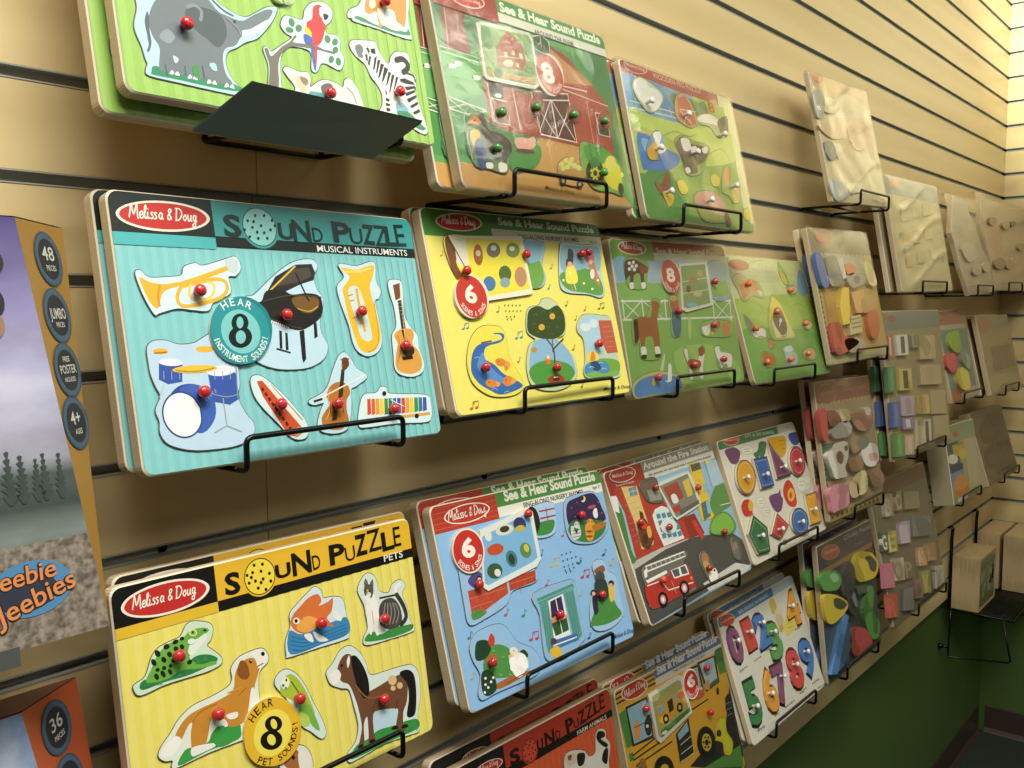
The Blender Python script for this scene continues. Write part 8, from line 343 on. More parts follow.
# ------------------------------------------------------------------ materials
MATS = {}
def lin(h):
    o = []
    for i in (0, 2, 4):
        c = int(h[i:i+2], 16)/255
        o.append(c/12.92 if c <= .04045 else ((c+.055)/1.055)**2.4)
    return o
GAIN = 0.86
MUTE = [0]      # share of warm grey mixed into some boards' inks, painting in their wrap's haze
def mat(h, rough=.42, metal=0, key='', noise=.05, scale=90, coat=0, gain=None):
    k = (h, rough, metal, key, 0 if key else MUTE[0])
    if k in MATS: return MATS[k]
    m = bpy.data.materials.new('print_'+h if not key else key); m.use_nodes = True
    nt = m.node_tree; b = nt.nodes['Principled BSDF']
    g = GAIN if gain is None else gain
    c = [min(1, v*g) for v in lin(h)]
    if k[4]: c = [a*(1-k[4])+b*k[4] for a, b in zip(c, lin('a09888'))]
    tc = nt.nodes.new('ShaderNodeTexCoord'); nz = nt.nodes.new('ShaderNodeTexNoise')
    nz.inputs['Scale'].default_value = scale; nz.inputs['Detail'].default_value = 2
    mx = nt.nodes.new('ShaderNodeMix'); mx.data_type = 'RGBA'
    nt.links.new(tc.outputs['Object'], nz.inputs['Vector']); nt.links.new(nz.outputs['Fac'], mx.inputs[0])
    mx.inputs[6].default_value = [v*(1-noise) for v in c]+[1]; mx.inputs[7].default_value = [min(1, v*(1+noise)) for v in c]+[1]
    nt.links.new(mx.outputs[2], b.inputs['Base Color'])
    b.inputs['Roughness'].default_value = rough; b.inputs['Metallic'].default_value = metal
    if coat: b.inputs['Coat Weight'].default_value = coat; b.inputs['Coat Roughness'].default_value = .12
    MATS[k] = m; return m
def wood_mat(name, c1, c2, axis_scale, rough=.4, dist=3.5, bands=6.0):
    if name in MATS: return MATS[name]
    m = bpy.data.materials.new(name); m.use_nodes = True; nt = m.node_tree; b = nt.nodes['Principled BSDF']
    tc = nt.nodes.new('ShaderNodeTexCoord'); mp = nt.nodes.new('ShaderNodeMapping'); mp.inputs['Scale'].default_value = axis_scale
    wv = nt.nodes.new('ShaderNodeTexWave'); wv.bands_direction = 'Z'; wv.inputs['Scale'].default_value = bands; wv.inputs['Distortion'].default_value = dist
    wv.inputs['Detail'].default_value = 3; wv.inputs['Detail Scale'].default_value = 1.2
    nz = nt.nodes.new('ShaderNodeTexNoise'); nz.inputs['Scale'].default_value = 14; nz.inputs['Detail'].default_value = 6
    ad = nt.nodes.new('ShaderNodeMath'); ad.operation = 'MULTIPLY_ADD'; ad.inputs[1].default_value = .45
    rp = nt.nodes.new('ShaderNodeValToRGB')
    rp.color_ramp.elements[0].position = .25; rp.color_ramp.elements[0].color = lin(c1)+[1]
    rp.color_ramp.elements[1].position = .85; rp.color_ramp.elements[1].color = lin(c2)+[1]
    L = nt.links.new
    L(tc.outputs['Object'], mp.inputs['Vector']); L(mp.outputs[0], wv.inputs['Vector']); L(mp.outputs[0], nz.inputs['Vector'])
    L(wv.outputs['Fac'], ad.inputs[0]); L(nz.outputs['Fac'], ad.inputs[2]); L(ad.outputs[0], rp.inputs[0]); L(rp.outputs[0], b.inputs['Base Color'])
    b.inputs['Roughness'].default_value = rough
    MATS[name] = m; return m
def film_mat():
    if 'film' in MATS: return MATS['film']
    m = bpy.data.materials.new('clear_shrink_film'); m.use_nodes = True; nt = m.node_tree; nt.nodes.clear()
    out = nt.nodes.new('ShaderNodeOutputMaterial'); mx = nt.nodes.new('ShaderNodeMixShader')
    tr = nt.nodes.new('ShaderNodeBsdfTransparent'); gl = nt.nodes.new('ShaderNodeBsdfGlossy'); gl.inputs['Roughness'].default_value = .2
    gl.inputs['Color'].default_value = (1, 1, 1, 1); tr.inputs['Color'].default_value = (.97, .97, .96, 1)
    lw = nt.nodes.new('ShaderNodeLayerWeight'); lw.inputs['Blend'].default_value = .32
    mr = nt.nodes.new('ShaderNodeMapRange'); mr.inputs[3].default_value = .05; mr.inputs[4].default_value = .42
    tc = nt.nodes.new('ShaderNodeTexCoord'); nz = nt.nodes.new('ShaderNodeTexNoise'); nz.inputs['Scale'].default_value = 17; nz.inputs['Detail'].default_value = 3; nz.inputs['Distortion'].default_value = 1.2
    bp = nt.nodes.new('ShaderNodeBump'); bp.inputs['Strength'].default_value = .35; bp.inputs['Distance'].default_value = .005
    L = nt.links.new
    L(tc.outputs['Object'], nz.inputs['Vector']); L(nz.outputs['Fac'], bp.inputs['Height']); L(bp.outputs[0], gl.inputs['Normal'])
    L(lw.outputs['Fresnel'], mr.inputs[0]); L(mr.outputs[0], mx.inputs[0]); L(tr.outputs[0], mx.inputs[1]); L(gl.outputs[0], mx.inputs[2]); L(mx.outputs[0], out.inputs[0])
    MATS['film'] = m; return m
PLY = lambda: wood_mat('plywood_edge', 'b29a78', 'd8c6a4', (1, 60, 60), .6, 2.0, 3.0)
BLACKWIRE = lambda: mat('0d0d0e', .32, .35, 'black_coated_wire')
# ------------------------------------------------------------------ mesh helpers
class MB:
    """collects geometry with several materials into one mesh"""
    def __init__(s): s.v = []; s.f = []; s.mi = []; s.m = []; s.sm = []
    def slot(s, m):
        if m not in s.m: s.m.append(m)
        return s.m.index(m)
    def add(s, vs, fs, m, smooth=False):
        b = len(s.v); s.v += [tuple(v) for v in vs]; k = s.slot(m)
        for f in fs: s.f.append([i+b for i in f]); s.mi.append(k); s.sm.append(smooth)
    def box(s, x0, y0, z0, x1, y1, z1, m):
        v = [(x, y, z) for x in (x0, x1) for y in (y0, y1) for z in (z0, z1)]
        s.add(v, [(0, 1, 3, 2), (4, 6, 7, 5), (0, 4, 5, 1), (2, 3, 7, 6), (0, 2, 6, 4), (1, 5, 7, 3)], m)
    def poly(s, pts, y, m):           # flat polygon in the local x,z plane, facing -y
        if area(pts) < 0: pts = pts[::-1]
        s.add([(x, y, z) for x, z in pts], [list(range(len(pts)))], m)
    def prism(s, pts, y0, y1, m, mside=None):    # y0 front (smaller), y1 back
        if area(pts) < 0: pts = pts[::-1]
        n = len(pts)
        s.add([(x, y0, z) for x, z in pts], [list(range(n))], m)
        s.add([(x, y0, z) for x, z in pts]+[(x, y1, z) for x, z in pts], [(i, i+n, (i+1) % n+n, (i+1) % n) for i in range(n)], mside or m)
        s.add([(x, y1, z) for x, z in pts], [list(range(n))[::-1]], mside or m)
    def tube(s, path, r, m, seg=8, closed=False):
        path = [Vector(p) for p in path]; n = len(path); rings = []
        up = None
        for i, p in enumerate(path):
            a = path[i-1] if i > 0 or closed else p; b = path[(i+1) % n] if i < n-1 or closed else p
            t = (b-a).normalized()
            if up is None:
                up = Vector((0, 0, 1)) if abs(t.z) < .9 else Vector((1, 0, 0))
            u = (up-t*up.dot(t)).normalized(); up = u; w = t.cross(u)
            rings.append([p+u*r*math.cos(2*PI*k/seg)+w*r*math.sin(2*PI*k/seg) for k in range(seg)])
        vs = [v for q in rings for v in q]; fs = []
        for i in range(n if closed else n-1):
            j = (i+1) % n
            for k in range(seg): fs.append((i*seg+k, i*seg+(k+1) % seg, j*seg+(k+1) % seg, j*seg+k))
        if not closed: fs.append(list(range(seg))[::-1]); fs.append([(n-1)*seg+k for k in range(seg)])
        s.add(vs, fs, m, True)
    def lathe(s, prof, m, origin=(0, 0, 0), seg=14):    # profile (r, h), axis -y
        vs = []; fs = []; ox, oy, oz = origin
        for r, h in prof:
            for k in range(seg): vs.append((ox+r*math.cos(2*PI*k/seg), oy-h, oz+r*math.sin(2*PI*k/seg)))
        for i in range(len(prof)-1):
            for k in range(seg): fs.append((i*seg+k, i*seg+(k+1) % seg, (i+1)*seg+(k+1) % seg, (i+1)*seg+k))
        fs.append([(len(prof)-1)*seg+k for k in range(seg)])
        s.add(vs, fs, m, True)
    def mesh(s, name):
        me = bpy.data.meshes.new(name); me.from_pydata(s.v, [], s.f)
        for m in s.m: me.materials.append(m)
        me.polygons.foreach_set('material_index', s.mi); me.polygons.foreach_set('use_smooth', s.sm); me.update(); return me
    def build(s, name, parent=None, loc=None):
        o = bpy.data.objects.new(name, s.mesh(name)); COL.objects.link(o)
        if parent: o.parent = parent
        if loc: o.location = loc
        return o
def area(p): return sum(p[i][0]*p[(i+1) % len(p)][1]-p[(i+1) % len(p)][0]*p[i][1] for i in range(len(p)))
def smooth_poly(p, closed=True, n=4):
    o = []; N = len(p)
    if N < 3: return p
    rng = range(N) if closed else range(N-1)
    for i in rng:
        if closed: a, b, c, d = p[i-1], p[i], p[(i+1) % N], p[(i+2) % N]
        else: a, b, c, d = p[max(i-1, 0)], p[i], p[i+1], p[min(i+2, N-1)]
        for k in range(n):
            t = k/n
            o.append(tuple(.5*(2*b[j]+(c[j]-a[j])*t+(2*a[j]-5*b[j]+4*c[j]-d[j])*t*t+(3*b[j]-a[j]-3*c[j]+d[j])*t**3) for j in (0, 1)))
    if not closed: o.append(p[-1])
    return o
def stroke(p, w):        # outline of a round-capped line
    if len(p) < 2: return p
    L = []; Rr = []; n = len(p)
    for i in range(n):
        a = p[max(i-1, 0)]; b = p[min(i+1, n-1)]; dx, dy = b[0]-a[0], b[1]-a[1]; d = math.hypot(dx, dy) or 1
        nx, ny = -dy/d*w/2, dx/d*w/2; L.append((p[i][0]+nx, p[i][1]+ny)); Rr.append((p[i][0]-nx, p[i][1]-ny))
    return L, Rr
def rrect(x0, y0, x1, y1, r):     # r: TL, TR, BR, BL
    o = []
    for (cx, cy, rad, a0) in ((x0, y1, r[0], 180), (x1, y1, r[1], 90), (x1, y0, r[2], 0), (x0, y0, r[3], -90)):
        if rad <= 0: o.append((cx, cy)); continue
        sx = 1 if cx == x0 else -1; sy = 1 if cy == y0 else -1
        ox, oy = cx+sx*rad, cy+sy*rad
        for k in range(6):
            a = math.radians(a0-k*18); o.append((ox+rad*math.cos(a), oy+rad*math.sin(a)))
    return o
GL = {}
def glyphs(txt, bold=0.0):       # outline mesh of a string, cap height 1: verts, faces, width
    k = (txt, bold)
    if k in GL: return GL[k]
    cu = bpy.data.curves.new('t', 'FONT'); cu.body = txt; cu.size = 1.37; cu.offset = bold*.014; cu.resolution_u = 3; cu.fill_mode = 'FRONT'
    o = bpy.data.objects.new('t', cu); me = bpy.data.meshes.new_from_object(o)
    vs = [(v.co.x, v.co.y) for v in me.vertices]; fs = [list(p.vertices) for p in me.polygons]
    bpy.data.objects.remove(o); bpy.data.curves.remove(cu); bpy.data.meshes.remove(me)
    x0 = min([v[0] for v in vs] or [0]); x1 = max([v[0] for v in vs] or [1])
    GL[k] = ([(x-x0, y) for x, y in vs], fs, x1-x0); return GL[k]
def put_text(mb, m, txt, a, b, h, bold, shear, y, solid=0):
    vs, fs, w = glyphs(txt, bold)
    dx, dz = b[0]-a[0], b[1]-a[1]; ln = math.hypot(dx, dz); ux, uz = dx/ln, dz/ln; sx = ln/max(w, .01)
    out = []
    for x, z in vs:
        X = x*sx+shear*z*h; Z = z*h
        out.append((a[0]+ux*X-uz*Z, y, a[1]+uz*X+ux*Z))
    mb.add(out, fs, m)
    if solid:
        ed = {}
        for f in fs:
            for i in range(len(f)):
                e = (f[i], f[(i+1) % len(f)]); k = tuple(sorted((tuple(round(c, 5) for c in vs[e[0]]), tuple(round(c, 5) for c in vs[e[1]]))))
                ed.setdefault(k, []).append(e)
        for k, l in ed.items():
            if len(l) == 1: p, q = out[l[0][0]], out[l[0][1]]; mb.add([p, q, (q[0], 0, q[2]), (p[0], 0, p[2])], [(0, 3, 2, 1)], m)
SCRIPT = ['0,0 .25,1.9 .35,1.9 .75,.5 1.2,1.9 1.35,1.8 1.5,0 1.7,.1', '1.8,.45 2.35,.6 2.3,1 2,.95 1.85,.5 2.05,.02 2.5,.2 2.95,1.6 2.85,2 2.7,1.6 2.75,.2 3,.02 3.2,.3', '3.25,1 3.3,.1 3.5,.02 3.7,.2', '3.27,1.4 3.33,1.5', '4.3,.85 4.05,1 3.9,.75 4.25,.35 4.1,.02 3.8,.1', '4.95,.85 4.7,1 4.55,.75 4.9,.35 4.75,.02 4.45,.1',
    '5.9,.85 5.6,1 5.35,.5 5.6,.02 5.9,.4 5.95,.95 5.95,.2 6.2,.02', '7.7,.05 7.1,1.3 7.35,1.7 7.55,1.4 6.95,.5 7.2,0 7.7,.5', '8.6,1.9 8.55,.05', '8.3,1.85 9.2,1.8 9.6,1 9.1,.1 8.4,0', '10.2,.95 9.9,.5 10.2,.02 10.5,.5 10.2,.95 10.5,.85', '10.8,1 10.85,.15 11.1,.02 11.35,.5 11.4,1 11.4,.15 11.65,.05', '12.3,.85 12,1 11.8,.5 12.05,.05 12.3,.5 12.35,.95 12.25,-.7 11.9,-.85 11.8,-.5 12.6,.15']
def put_script(mb, m, a, b, u, y):      # the maker's handwritten signature in thin strokes
    dx, dz = b[0]-a[0], b[1]-a[1]; ln = math.hypot(dx, dz); ux, uz = dx/ln, dz/ln
    for s in SCRIPT:
        p = [tuple(map(float, q.split(','))) for q in s.split()]; p = smooth_poly(p, False, 4)
        p = [((x+.18*z)*u, z*u*1.15) for x, z in p]
        p = [(a[0]+ux*x-uz*z, a[1]+uz*x+ux*z) for x, z in p]; L, Rr = stroke(p, u*.24); n = len(L)
        mb.add([(q, y, r) for q, r in L]+[(q, y, r) for q, r in Rr], [(i, i+n, i+n+1, i+1) for i in range(n-1)], m)
def put_arc(mb, m, txt, c, r, a0, a1, h, bold, inward, y):
    n = len(txt)
    for i, ch in enumerate(txt):
        if ch == ' ': continue
        t = (i+.5)/n; a = math.radians(a0+(a1-a0)*t)        # degrees clockwise from the top
        step = abs(math.radians(a1-a0))/n*r
        vs, fs, w = glyphs(ch, bold); s = min(h, 1e9); wx = step*.82/max(w, .35) if w > .35 else step*.5/.35
        wx = min(wx, h*1.15)
        for_v = []
        if not inward:
            ux, uz = math.cos(a), -math.sin(a); ox, oz = c[0]+r*math.sin(a), c[1]+r*math.cos(a)
        else:
            ux, uz = -math.cos(a), math.sin(a); ox, oz = c[0]+r*math.sin(a), c[1]+r*math.cos(a)
        nx, nz = -uz, ux
        for x, z in vs:
            X = (x-w/2)*wx; Z = z*s
            for_v.append((ox+ux*X+nx*Z, y, oz+uz*X+nz*Z))
        mb.add(for_v, fs, m)
# ------------------------------------------------------------------ things
def prop(o, label=None, cat=None, group=None, kind=None):
    if label: o['label'] = label
    if cat: o['category'] = cat
    if group: o['group'] = group
    if kind: o['kind'] = kind
    return o
def empty(name, loc=(0, 0, 0), rot=None):
    o = bpy.data.objects.new(name, None); COL.objects.link(o); o.empty_display_size = .03
    o.matrix_world = Matrix.Translation(loc) @ (rot.to_4x4() if rot else Matrix())
    return o
def dup(root, name=None):
    r = root.copy(); COL.objects.link(r)
    if name: r.name = name
    for ch in list(root.children):
        if ch.name.split('.')[0] in ('peg', 'shrink_wrap'): continue
        c = ch.copy(); COL.objects.link(c); c.parent = r
        for g in ch.children:
            if g.name.split('.')[0] == 'peg': continue
            d = g.copy(); COL.objects.link(d); d.parent = c
    return r
EPS = 1.6e-5
def un(s):
    q = [int(t)*1e-4 for t in s.split()]
    return list(zip(q[0::2], q[1::2]))
PEG = {}
def peg(parent, x, y, z, c, kind):
    k = (c, kind)
    if k not in PEG:
        mb = MB()
        if kind == 0:
            m = mat(c, .22, 0, '', .03, 60, .4)
            mb.lathe([(.0026, 0), (.0025, .0022), (.004, .003), (.0049, .0052), (.0046, .0076), (.003, .0091), (.0008, .0095)], m)
        else:
            m = mat(c, .2, .0, '', .03, 60, .5)
            mb.lathe([(.0024, 0), (.0024, .007), (.004, .0078), (.0042, .0102), (.0034, .0114), (.0006, .0118)], m)
        PEG[k] = mb.mesh('peg')
    o = bpy.data.objects.new('peg', PEG[k]); COL.objects.link(o); o.parent = parent; o.location = (x, y, z); return o
def shapes_into(mb, shapes, y, w2, solid=0, lim=None):
    """draws shapes (offset -w2 in x) stacked towards -y from y; returns last y"""
    sh = lambda p: [(a-w2, b) for a, b in p]
    def flat(p, m):
        if lim and any(abs(a) > lim[1] or b < lim[2] or b > lim[3] for a, b in p):
            p = clip(p, lim[0])
            if not p: return
        if solid: mb.prism(p, y, 0, m)
        else: mb.poly(p, y, m)
    for s in shapes:
        y -= EPS
        k = s[0]; m = mat(s[1], ROUGH[0], 0, '')
        if k == 's': flat(sh(smooth_poly(un(s[2]), True, 4)), m)
        elif k == 'p': flat(sh(un(s[2])), m)
        elif k == 'o': flat([(s[2]*1e-3-w2+s[4]*1e-3*math.cos(t*PI/18), s[3]*1e-3+s[4]*1e-3*math.sin(t*PI/18)) for t in range(36)], m)
        elif k == 'r':
            x0, y0, x1, y1 = [v*1e-3 for v in s[2]]; flat(sh(rrect(x0, y0, x1, y1, [v*1e-3 for v in s[3]])), m)
        elif k == 'l':
            p = un(s[3]); p = smooth_poly(p, False, 4) if s[4] and len(p) > 2 else p; w = s[2]*1e-3
            L, Rr = stroke(sh(p), w); n = len(L)
            if lim and any(abs(a) > lim[1] or b < lim[2] or b > lim[3] for a, b in L+Rr):
                for i in range(n-1): flat([L[i], L[i+1], Rr[i+1], Rr[i]], m)
                continue
            vs = [(a, y, b) for a, b in L]+[(a, y, b) for a, b in Rr]
            mb.add(vs, [(i, i+n, i+n+1, i+1) for i in range(n-1)], m)
            if solid or w > .004:
                for q in ((0, n-1) if not solid else range(n)):
                    cx, cz = (L[q][0]+Rr[q][0])/2, (L[q][1]+Rr[q][1])/2
                    flat([(cx+w/2*math.cos(t*PI/7), cz+w/2*math.sin(t*PI/7)) for t in range(14)], m)
            if solid:
                ring = L+Rr[::-1]; N = len(ring)
                mb.add([(a, y, b) for a, b in ring]+[(a, 0, b) for a, b in ring], [(i, (i+1) % N, (i+1) % N+N, i+N) for i in range(N)], m)
        elif k == 't':
            p = un(s[3]); put_text(mb, m, s[2], sh(p)[0], sh(p)[1], s[4]*1e-3, s[5], s[6], y, solid)
        elif k == 'm':
            p = sh(un(s[2])); put_script(mb, m, p[0], p[1], s[3]*1e-3, y)
        elif k == 'c':
            put_arc(mb, m, s[2], (s[3][0]*1e-3-w2, s[3][1]*1e-3), s[3][2]*1e-3, s[4], s[5], s[6]*1e-3, s[7], s[8], y)
    return y
ROUGH = [.42]
def rotm(t, yw, ro): return Matrix.Rotation(yw, 3, 'Z') @ Matrix.Rotation(-t, 3, 'X') @ Matrix.Rotation(ro, 3, 'Y')
ROOT = {}
def puzzle(key, name, cat, label, group, face, th=.0115, wrap=False, outline=None, radius=.008, edge=None, crease=0):
    MUTE[0] = .15 if key in ('tall2', 'chunky', 'tools', 'small', 'blocks', 'letters') else 0
    x, zb, yb, t, w, h, yw, ro = BOARD[key]
    R = rotm(t, yw, ro); ux = R @ Vector((1, 0, 0))
    root = empty(name, Vector((x, -yb, zb))+ux*(w/2), R); prop(root, label, cat, group); ROOT[key] = root
    w2 = w/2
    out = [(a-w2, b) for a, b in (un(outline) if outline else rrect(0, 0, w, h, (radius,)*4))]
    ply = edge or PLY()
    mb = MB(); c = .0012
    inner = [(a-(c if a > 0 else -c), b-(c if b > h/2 else -c)) for a, b in out]
    n = len(out); cw = out if area(out) > 0 else out[::-1]; ci = inner if area(out) > 0 else inner[::-1]
    mb.add([(a, 0, b) for a, b in ci]+[(a, c, b) for a, b in cw], [(i, i+n, (i+1) % n+n, (i+1) % n) for i in range(n)], mat('e6dcc4', .5))
    mb.prism(out, c, th, ply)
    mb.build('board', root)
    art = ART[key]; face_o = None; hp = 0
    for (pn, pth, halo, pts, sm, gap, shp, pegs) in art:
        mb = MB()
        if pn == 'printed_face':
            mb.poly([(a*.9985, b) for a, b in inner], -EPS, mat(face, ROUGH[0]))
            r_ = radius if not outline else 0
            hp = -shapes_into(mb, shp, -EPS, w2, 0, (inner, w2-r_, r_, h-r_) if not outline else None)
            o = mb.build(pn, root); face_o = o
            for (px, pz, c_, k_) in pegs: peg(o, px*1e-3-w2, -hp, pz*1e-3, c_, k_)
            continue
        y = -hp-2*EPS
        pth = pth*1e-3
        if pts:
            P = un(pts); P = smooth_poly(P, True, 4) if sm else P; P = [(a-w2, b) for a, b in P]
            if gap:
                g = offset(P, .0007); mb.poly(g, y, mat(gap, .6))  # flat dark ring around the piece, painted for the shade in its gap
            mb.prism(P, y-EPS-pth, 0, mat(halo, ROUGH[0]), mat('d8cbb0', .5)); y -= EPS+pth
            y = shapes_into(mb, shp, y, w2)
        else:
            y = shapes_into(mb, shp, y-pth, w2, 1)
        o = mb.build(pn, root)
        for (px, pz, c_, k_) in pegs: peg(o, px*1e-3-w2, y, pz*1e-3, c_, k_)
    MUTE[0] = 0
    if wrap:
        film(root, out, hp, th, wrap, crease)
    return root
def clip(P, Q):      # Sutherland-Hodgman: polygon P inside the convex outline Q
    if area(Q) < 0: Q = Q[::-1]
    for i in range(len(Q)):
        a, b = Q[i], Q[(i+1) % len(Q)]; o = []
        ins = lambda p: (b[0]-a[0])*(p[1]-a[1])-(b[1]-a[1])*(p[0]-a[0]) >= 0
        for j in range(len(P)):
            p, q = P[j-1], P[j]; ip, iq = ins(p), ins(q)
            if ip != iq:
                d1 = (b[0]-a[0])*(p[1]-a[1])-(b[1]-a[1])*(p[0]-a[0]); d2 = (b[0]-a[0])*(q[1]-a[1])-(b[1]-a[1])*(q[0]-a[0]); u = d1/(d1-d2)
                o.append((p[0]+(q[0]-p[0])*u, p[1]+(q[1]-p[1])*u))
            if iq: o.append(q)
        P = o
        if len(P) < 3: return []
    return P
def offset(P, d):
    if area(P) < 0: P = P[::-1]
    n = len(P); o = []
    for i in range(n):
        a, b = P[i-1], P[(i+1) % n]; dx, dz = b[0]-a[0], b[1]-a[1]; l = math.hypot(dx, dz) or 1
        o.append((P[i][0]+dz/l*d, P[i][1]-dx/l*d))
    return o
def film(root, out, hp, th, depth, crease=0):
    xs = [p[0] for p in out]; zs = [p[1] for p in out]; x0, x1, z0, z1 = min(xs), max(xs), min(zs), max(zs)
    g = .0015; N, M = (22, 18) if not crease else (40, 44); mb = MB(); rnd = random.Random(int(abs(x0)*1e5)+int(depth*1e4)+int(root.location.x*977))
    ph = [rnd.uniform(0, 6) for _ in range(6)]
    vs = []; idx = {}
    def ins(u, v): return True
    for j in range(M+1):
        for i in range(N+1):
            u = i/N; v = j/M; X = x0-g+(x1-x0+2*g)*u; Z = z0-g+(z1-z0+2*g)*v
            e = min(u, 1-u, v, 1-v)*8; e = min(1, e); q = (v*3.1-u*1.15+.4+.1*math.sin(7*u)) % 1
            d = depth*(.75+.25*math.sin(9*u+ph[0]+3*v)*math.sin(7*v+ph[1]))
            d += .0005*math.sin(26*u+ph[2]+8*math.sin(3*v+ph[3]))+.0004*math.sin(31*v+ph[4]+14*u)
            d += crease*max(0, 1-abs(q-.5)*9)
            vs.append((X, -(hp+.0008)-e**.5*max(0, d), Z))
    fs = [(j*(N+1)+i, j*(N+1)+i+1, (j+1)*(N+1)+i+1, (j+1)*(N+1)+i) for j in range(M) for i in range(N)]
    mb.add(vs, fs, film_mat(), True)
    b = [j for j in range(N+1)]+[k*(N+1)+N for k in range(1, M+1)]+[M*(N+1)+i for i in range(N-1, -1, -1)]+[k*(N+1) for k in range(M-1, 0, -1)]
    bv = [vs[i] for i in b]; n = len(bv)
    mb.add(bv+[(a, th+.0004, c) for a, _, c in bv], [((i+1) % n, i, i+n, (i+1) % n+n) for i in range(n)], film_mat(), False)
    o = mb.build('shrink_wrap', root); o['label'] = 'clear crinkled plastic wrap'
def rack(key, label, xoff, w=.162, front=.011, zdrop=0.0, hb=.022):
    if key in BOARD: x, zb, yb = BOARD[key][:3]
    else: x, zb, yb = key; 
    if key in BOARD: zb -= math.tan(BOARD[key][7])*(xoff+w/2)
    x0 = x+xoff; yf = -(yb+front); zl = zb-.0042-zdrop; zt = zb+hb; r = .0024
    root = empty('wire_rack', (x0+w/2, 0, zl)); prop(root, label, 'rack', 'black wire display racks')
    m = BLACKWIRE(); hw = w/2
    def fil(p, rr=.006):
        p = [Vector(q) for q in p]; o = [p[0]]
        for i in range(1, len(p)-1):
            a = (p[i-1]-p[i]).normalized(); b = (p[i+1]-p[i]).normalized()
            for k in range(5):
                t = k/4; o.append(p[i]+a*rr*(1-t)**2+b*rr*t**2)
        return o+[p[-1]]
    mb = MB(); mb.tube(fil([(-hw, yf+.012, 0), (-hw, yf, 0), (-hw, yf, zt-zl), (hw, yf, zt-zl), (hw, yf, 0), (hw, yf+.012, 0)]), r, m); mb.build('front_rail', root)
    for s in (-1, 1):
        mb = MB(); mb.tube([(s*hw, yf+.012, 0), (s*hw, -.003, 0)], r, m); mb.build('support_arm', root)
    mb = MB(); k = math.ceil((2.37-zl)/.0762); zg = 2.37-k*.0762-zl; zg = zg+.0762 if zg < -.035 else zg
    mb.tube(fil([(-hw, -.003, 0), (-hw, -.003, zg), (-hw, .004, zg)], .002), r, m)
    mb.tube(fil([(hw, -.003, 0), (hw, -.003, zg), (hw, .004, zg)], .002), r, m)
    mb.tube([(-hw, -.003, 0), (hw, -.003, 0)], r, m); mb.tube([(-hw, yf*.5, 0), (hw, yf*.5, 0)], r, m)
    mb.build('back_frame', root)
    return root
# ------------------------------------------------------------------ setting
PITCH = .0762; Z0 = 2.37; CX = 3.331; ZB = .555; ZC = 2.76
MAPLE = wood_mat('maple_laminate', 'c2ad7c', 'd3be8e', (.12, 1, 1), .40, 5.0, 4.0)
ALU = mat('aaaca2', .45, .1, 'aluminium_channel')
def structure(o): o['kind'] = 'structure'; return o
def xf(vs, side):      # back wall coordinates to the right wall
    return vs if not side else [(CX+y, -x, z) for x, y, z in vs]
def slat_panel(name, x0, x1, side=0):
    mb = MB(); zs = [Z0-k*PITCH for k in range(-5, 24)]; D = .0105; G = .0054
    tops = [ZC]+[z-G for z in zs]; bots = [z+G for z in zs]+[ZB]
    for a, b in zip(tops, bots):
        if a-b < .004: continue
        mb.box(x0, 0, b, x1, D, a, MAPLE)
    mb.box(x0, D, ZB, x1, .019, ZC, MAPLE)
    mb.v = xf(mb.v, side)
    o = structure(mb.build(name))
    for z in zs:
        c = MB(); e = .0006
        for (ya, za, yb, zb) in ((D-.0012, z-G, D-.0002, z+G), (-.0005, z-G+.0002, D-.0012, z-G+.0014), (-.0005, z+G-.0014, D-.0012, z+G-.0002)):
            c.box(x0, ya, za, x1, yb, zb, ALU)
        c.v = xf(c.v, side); c.build('groove_channel', o)
    return o
seams = [-1.945, .4935, CX]
panels = [slat_panel('trim_%d' % (i+1), a+.0005, b-.0005) for i, (a, b) in enumerate(zip(seams[:-1], seams[1:]))]
sp = slat_panel('trim_3', 0.0, 1.2, 1); slat_panel('trim_4', 1.201, 2.4, 1)
for x in (.392, .808, 1.211, .75, 1.62):
    mb = MB(); zz = Z0-15*PITCH if x != .75 else Z0-8*PITCH
    mb.lathe([(.0045, 0), (.0045, .0008), (.003, .0022), (.0008, .0026)], mat('2c2c2a', .35, .8, 'screw_steel'), (x, .0087, zz), 10)
    mb.build('screw', panels[1] if x > .4935 else panels[0])
GREEN = mat('5e7c3c', .55, 0, 'green_wall_paint', .06, 6, gain=.62)
def plain(name, x0, y0, z0, x1, y1, z1, m):
    mb = MB(); mb.box(x0, y0, z0, x1, y1, z1, m); return structure(mb.build(name))
plain('wall_back', -1.95, .0195, -.045, CX+.12, .12, ZC, GREEN)
plain('wall_right', CX+.0195, -3.2, -.045, CX+.12, .0195, ZC, GREEN)
def carpet():
    m = bpy.data.materials.new('dark_green_carpet'); m.use_nodes = True; nt = m.node_tree; b = nt.nodes['Principled BSDF']
    tc = nt.nodes.new('ShaderNodeTexCoord'); nz = nt.nodes.new('ShaderNodeTexNoise'); nz.inputs['Scale'].default_value = 420; nz.inputs['Detail'].default_value = 4
    rp = nt.nodes.new('ShaderNodeValToRGB'); rp.color_ramp.elements[0].color = (.006, .014, .010, 1); rp.color_ramp.elements[1].color = (.035, .055, .04, 1)
    rp.color_ramp.elements[0].position = .3; rp.color_ramp.elements[1].position = .75
    bp = nt.nodes.new('ShaderNodeBump'); bp.inputs['Strength'].default_value = .6
    L = nt.links.new; L(tc.outputs['Object'], nz.inputs[0]); L(nz.outputs[0], rp.inputs[0]); L(rp.outputs[0], b.inputs['Base Color']); L(nz.outputs[0], bp.inputs['Height']); L(bp.outputs[0], b.inputs['Normal'])
    b.inputs['Roughness'].default_value = .95; return m
plain('floor', -1.95, -3.2, -.095, CX+.12, .12, -.045, carpet())
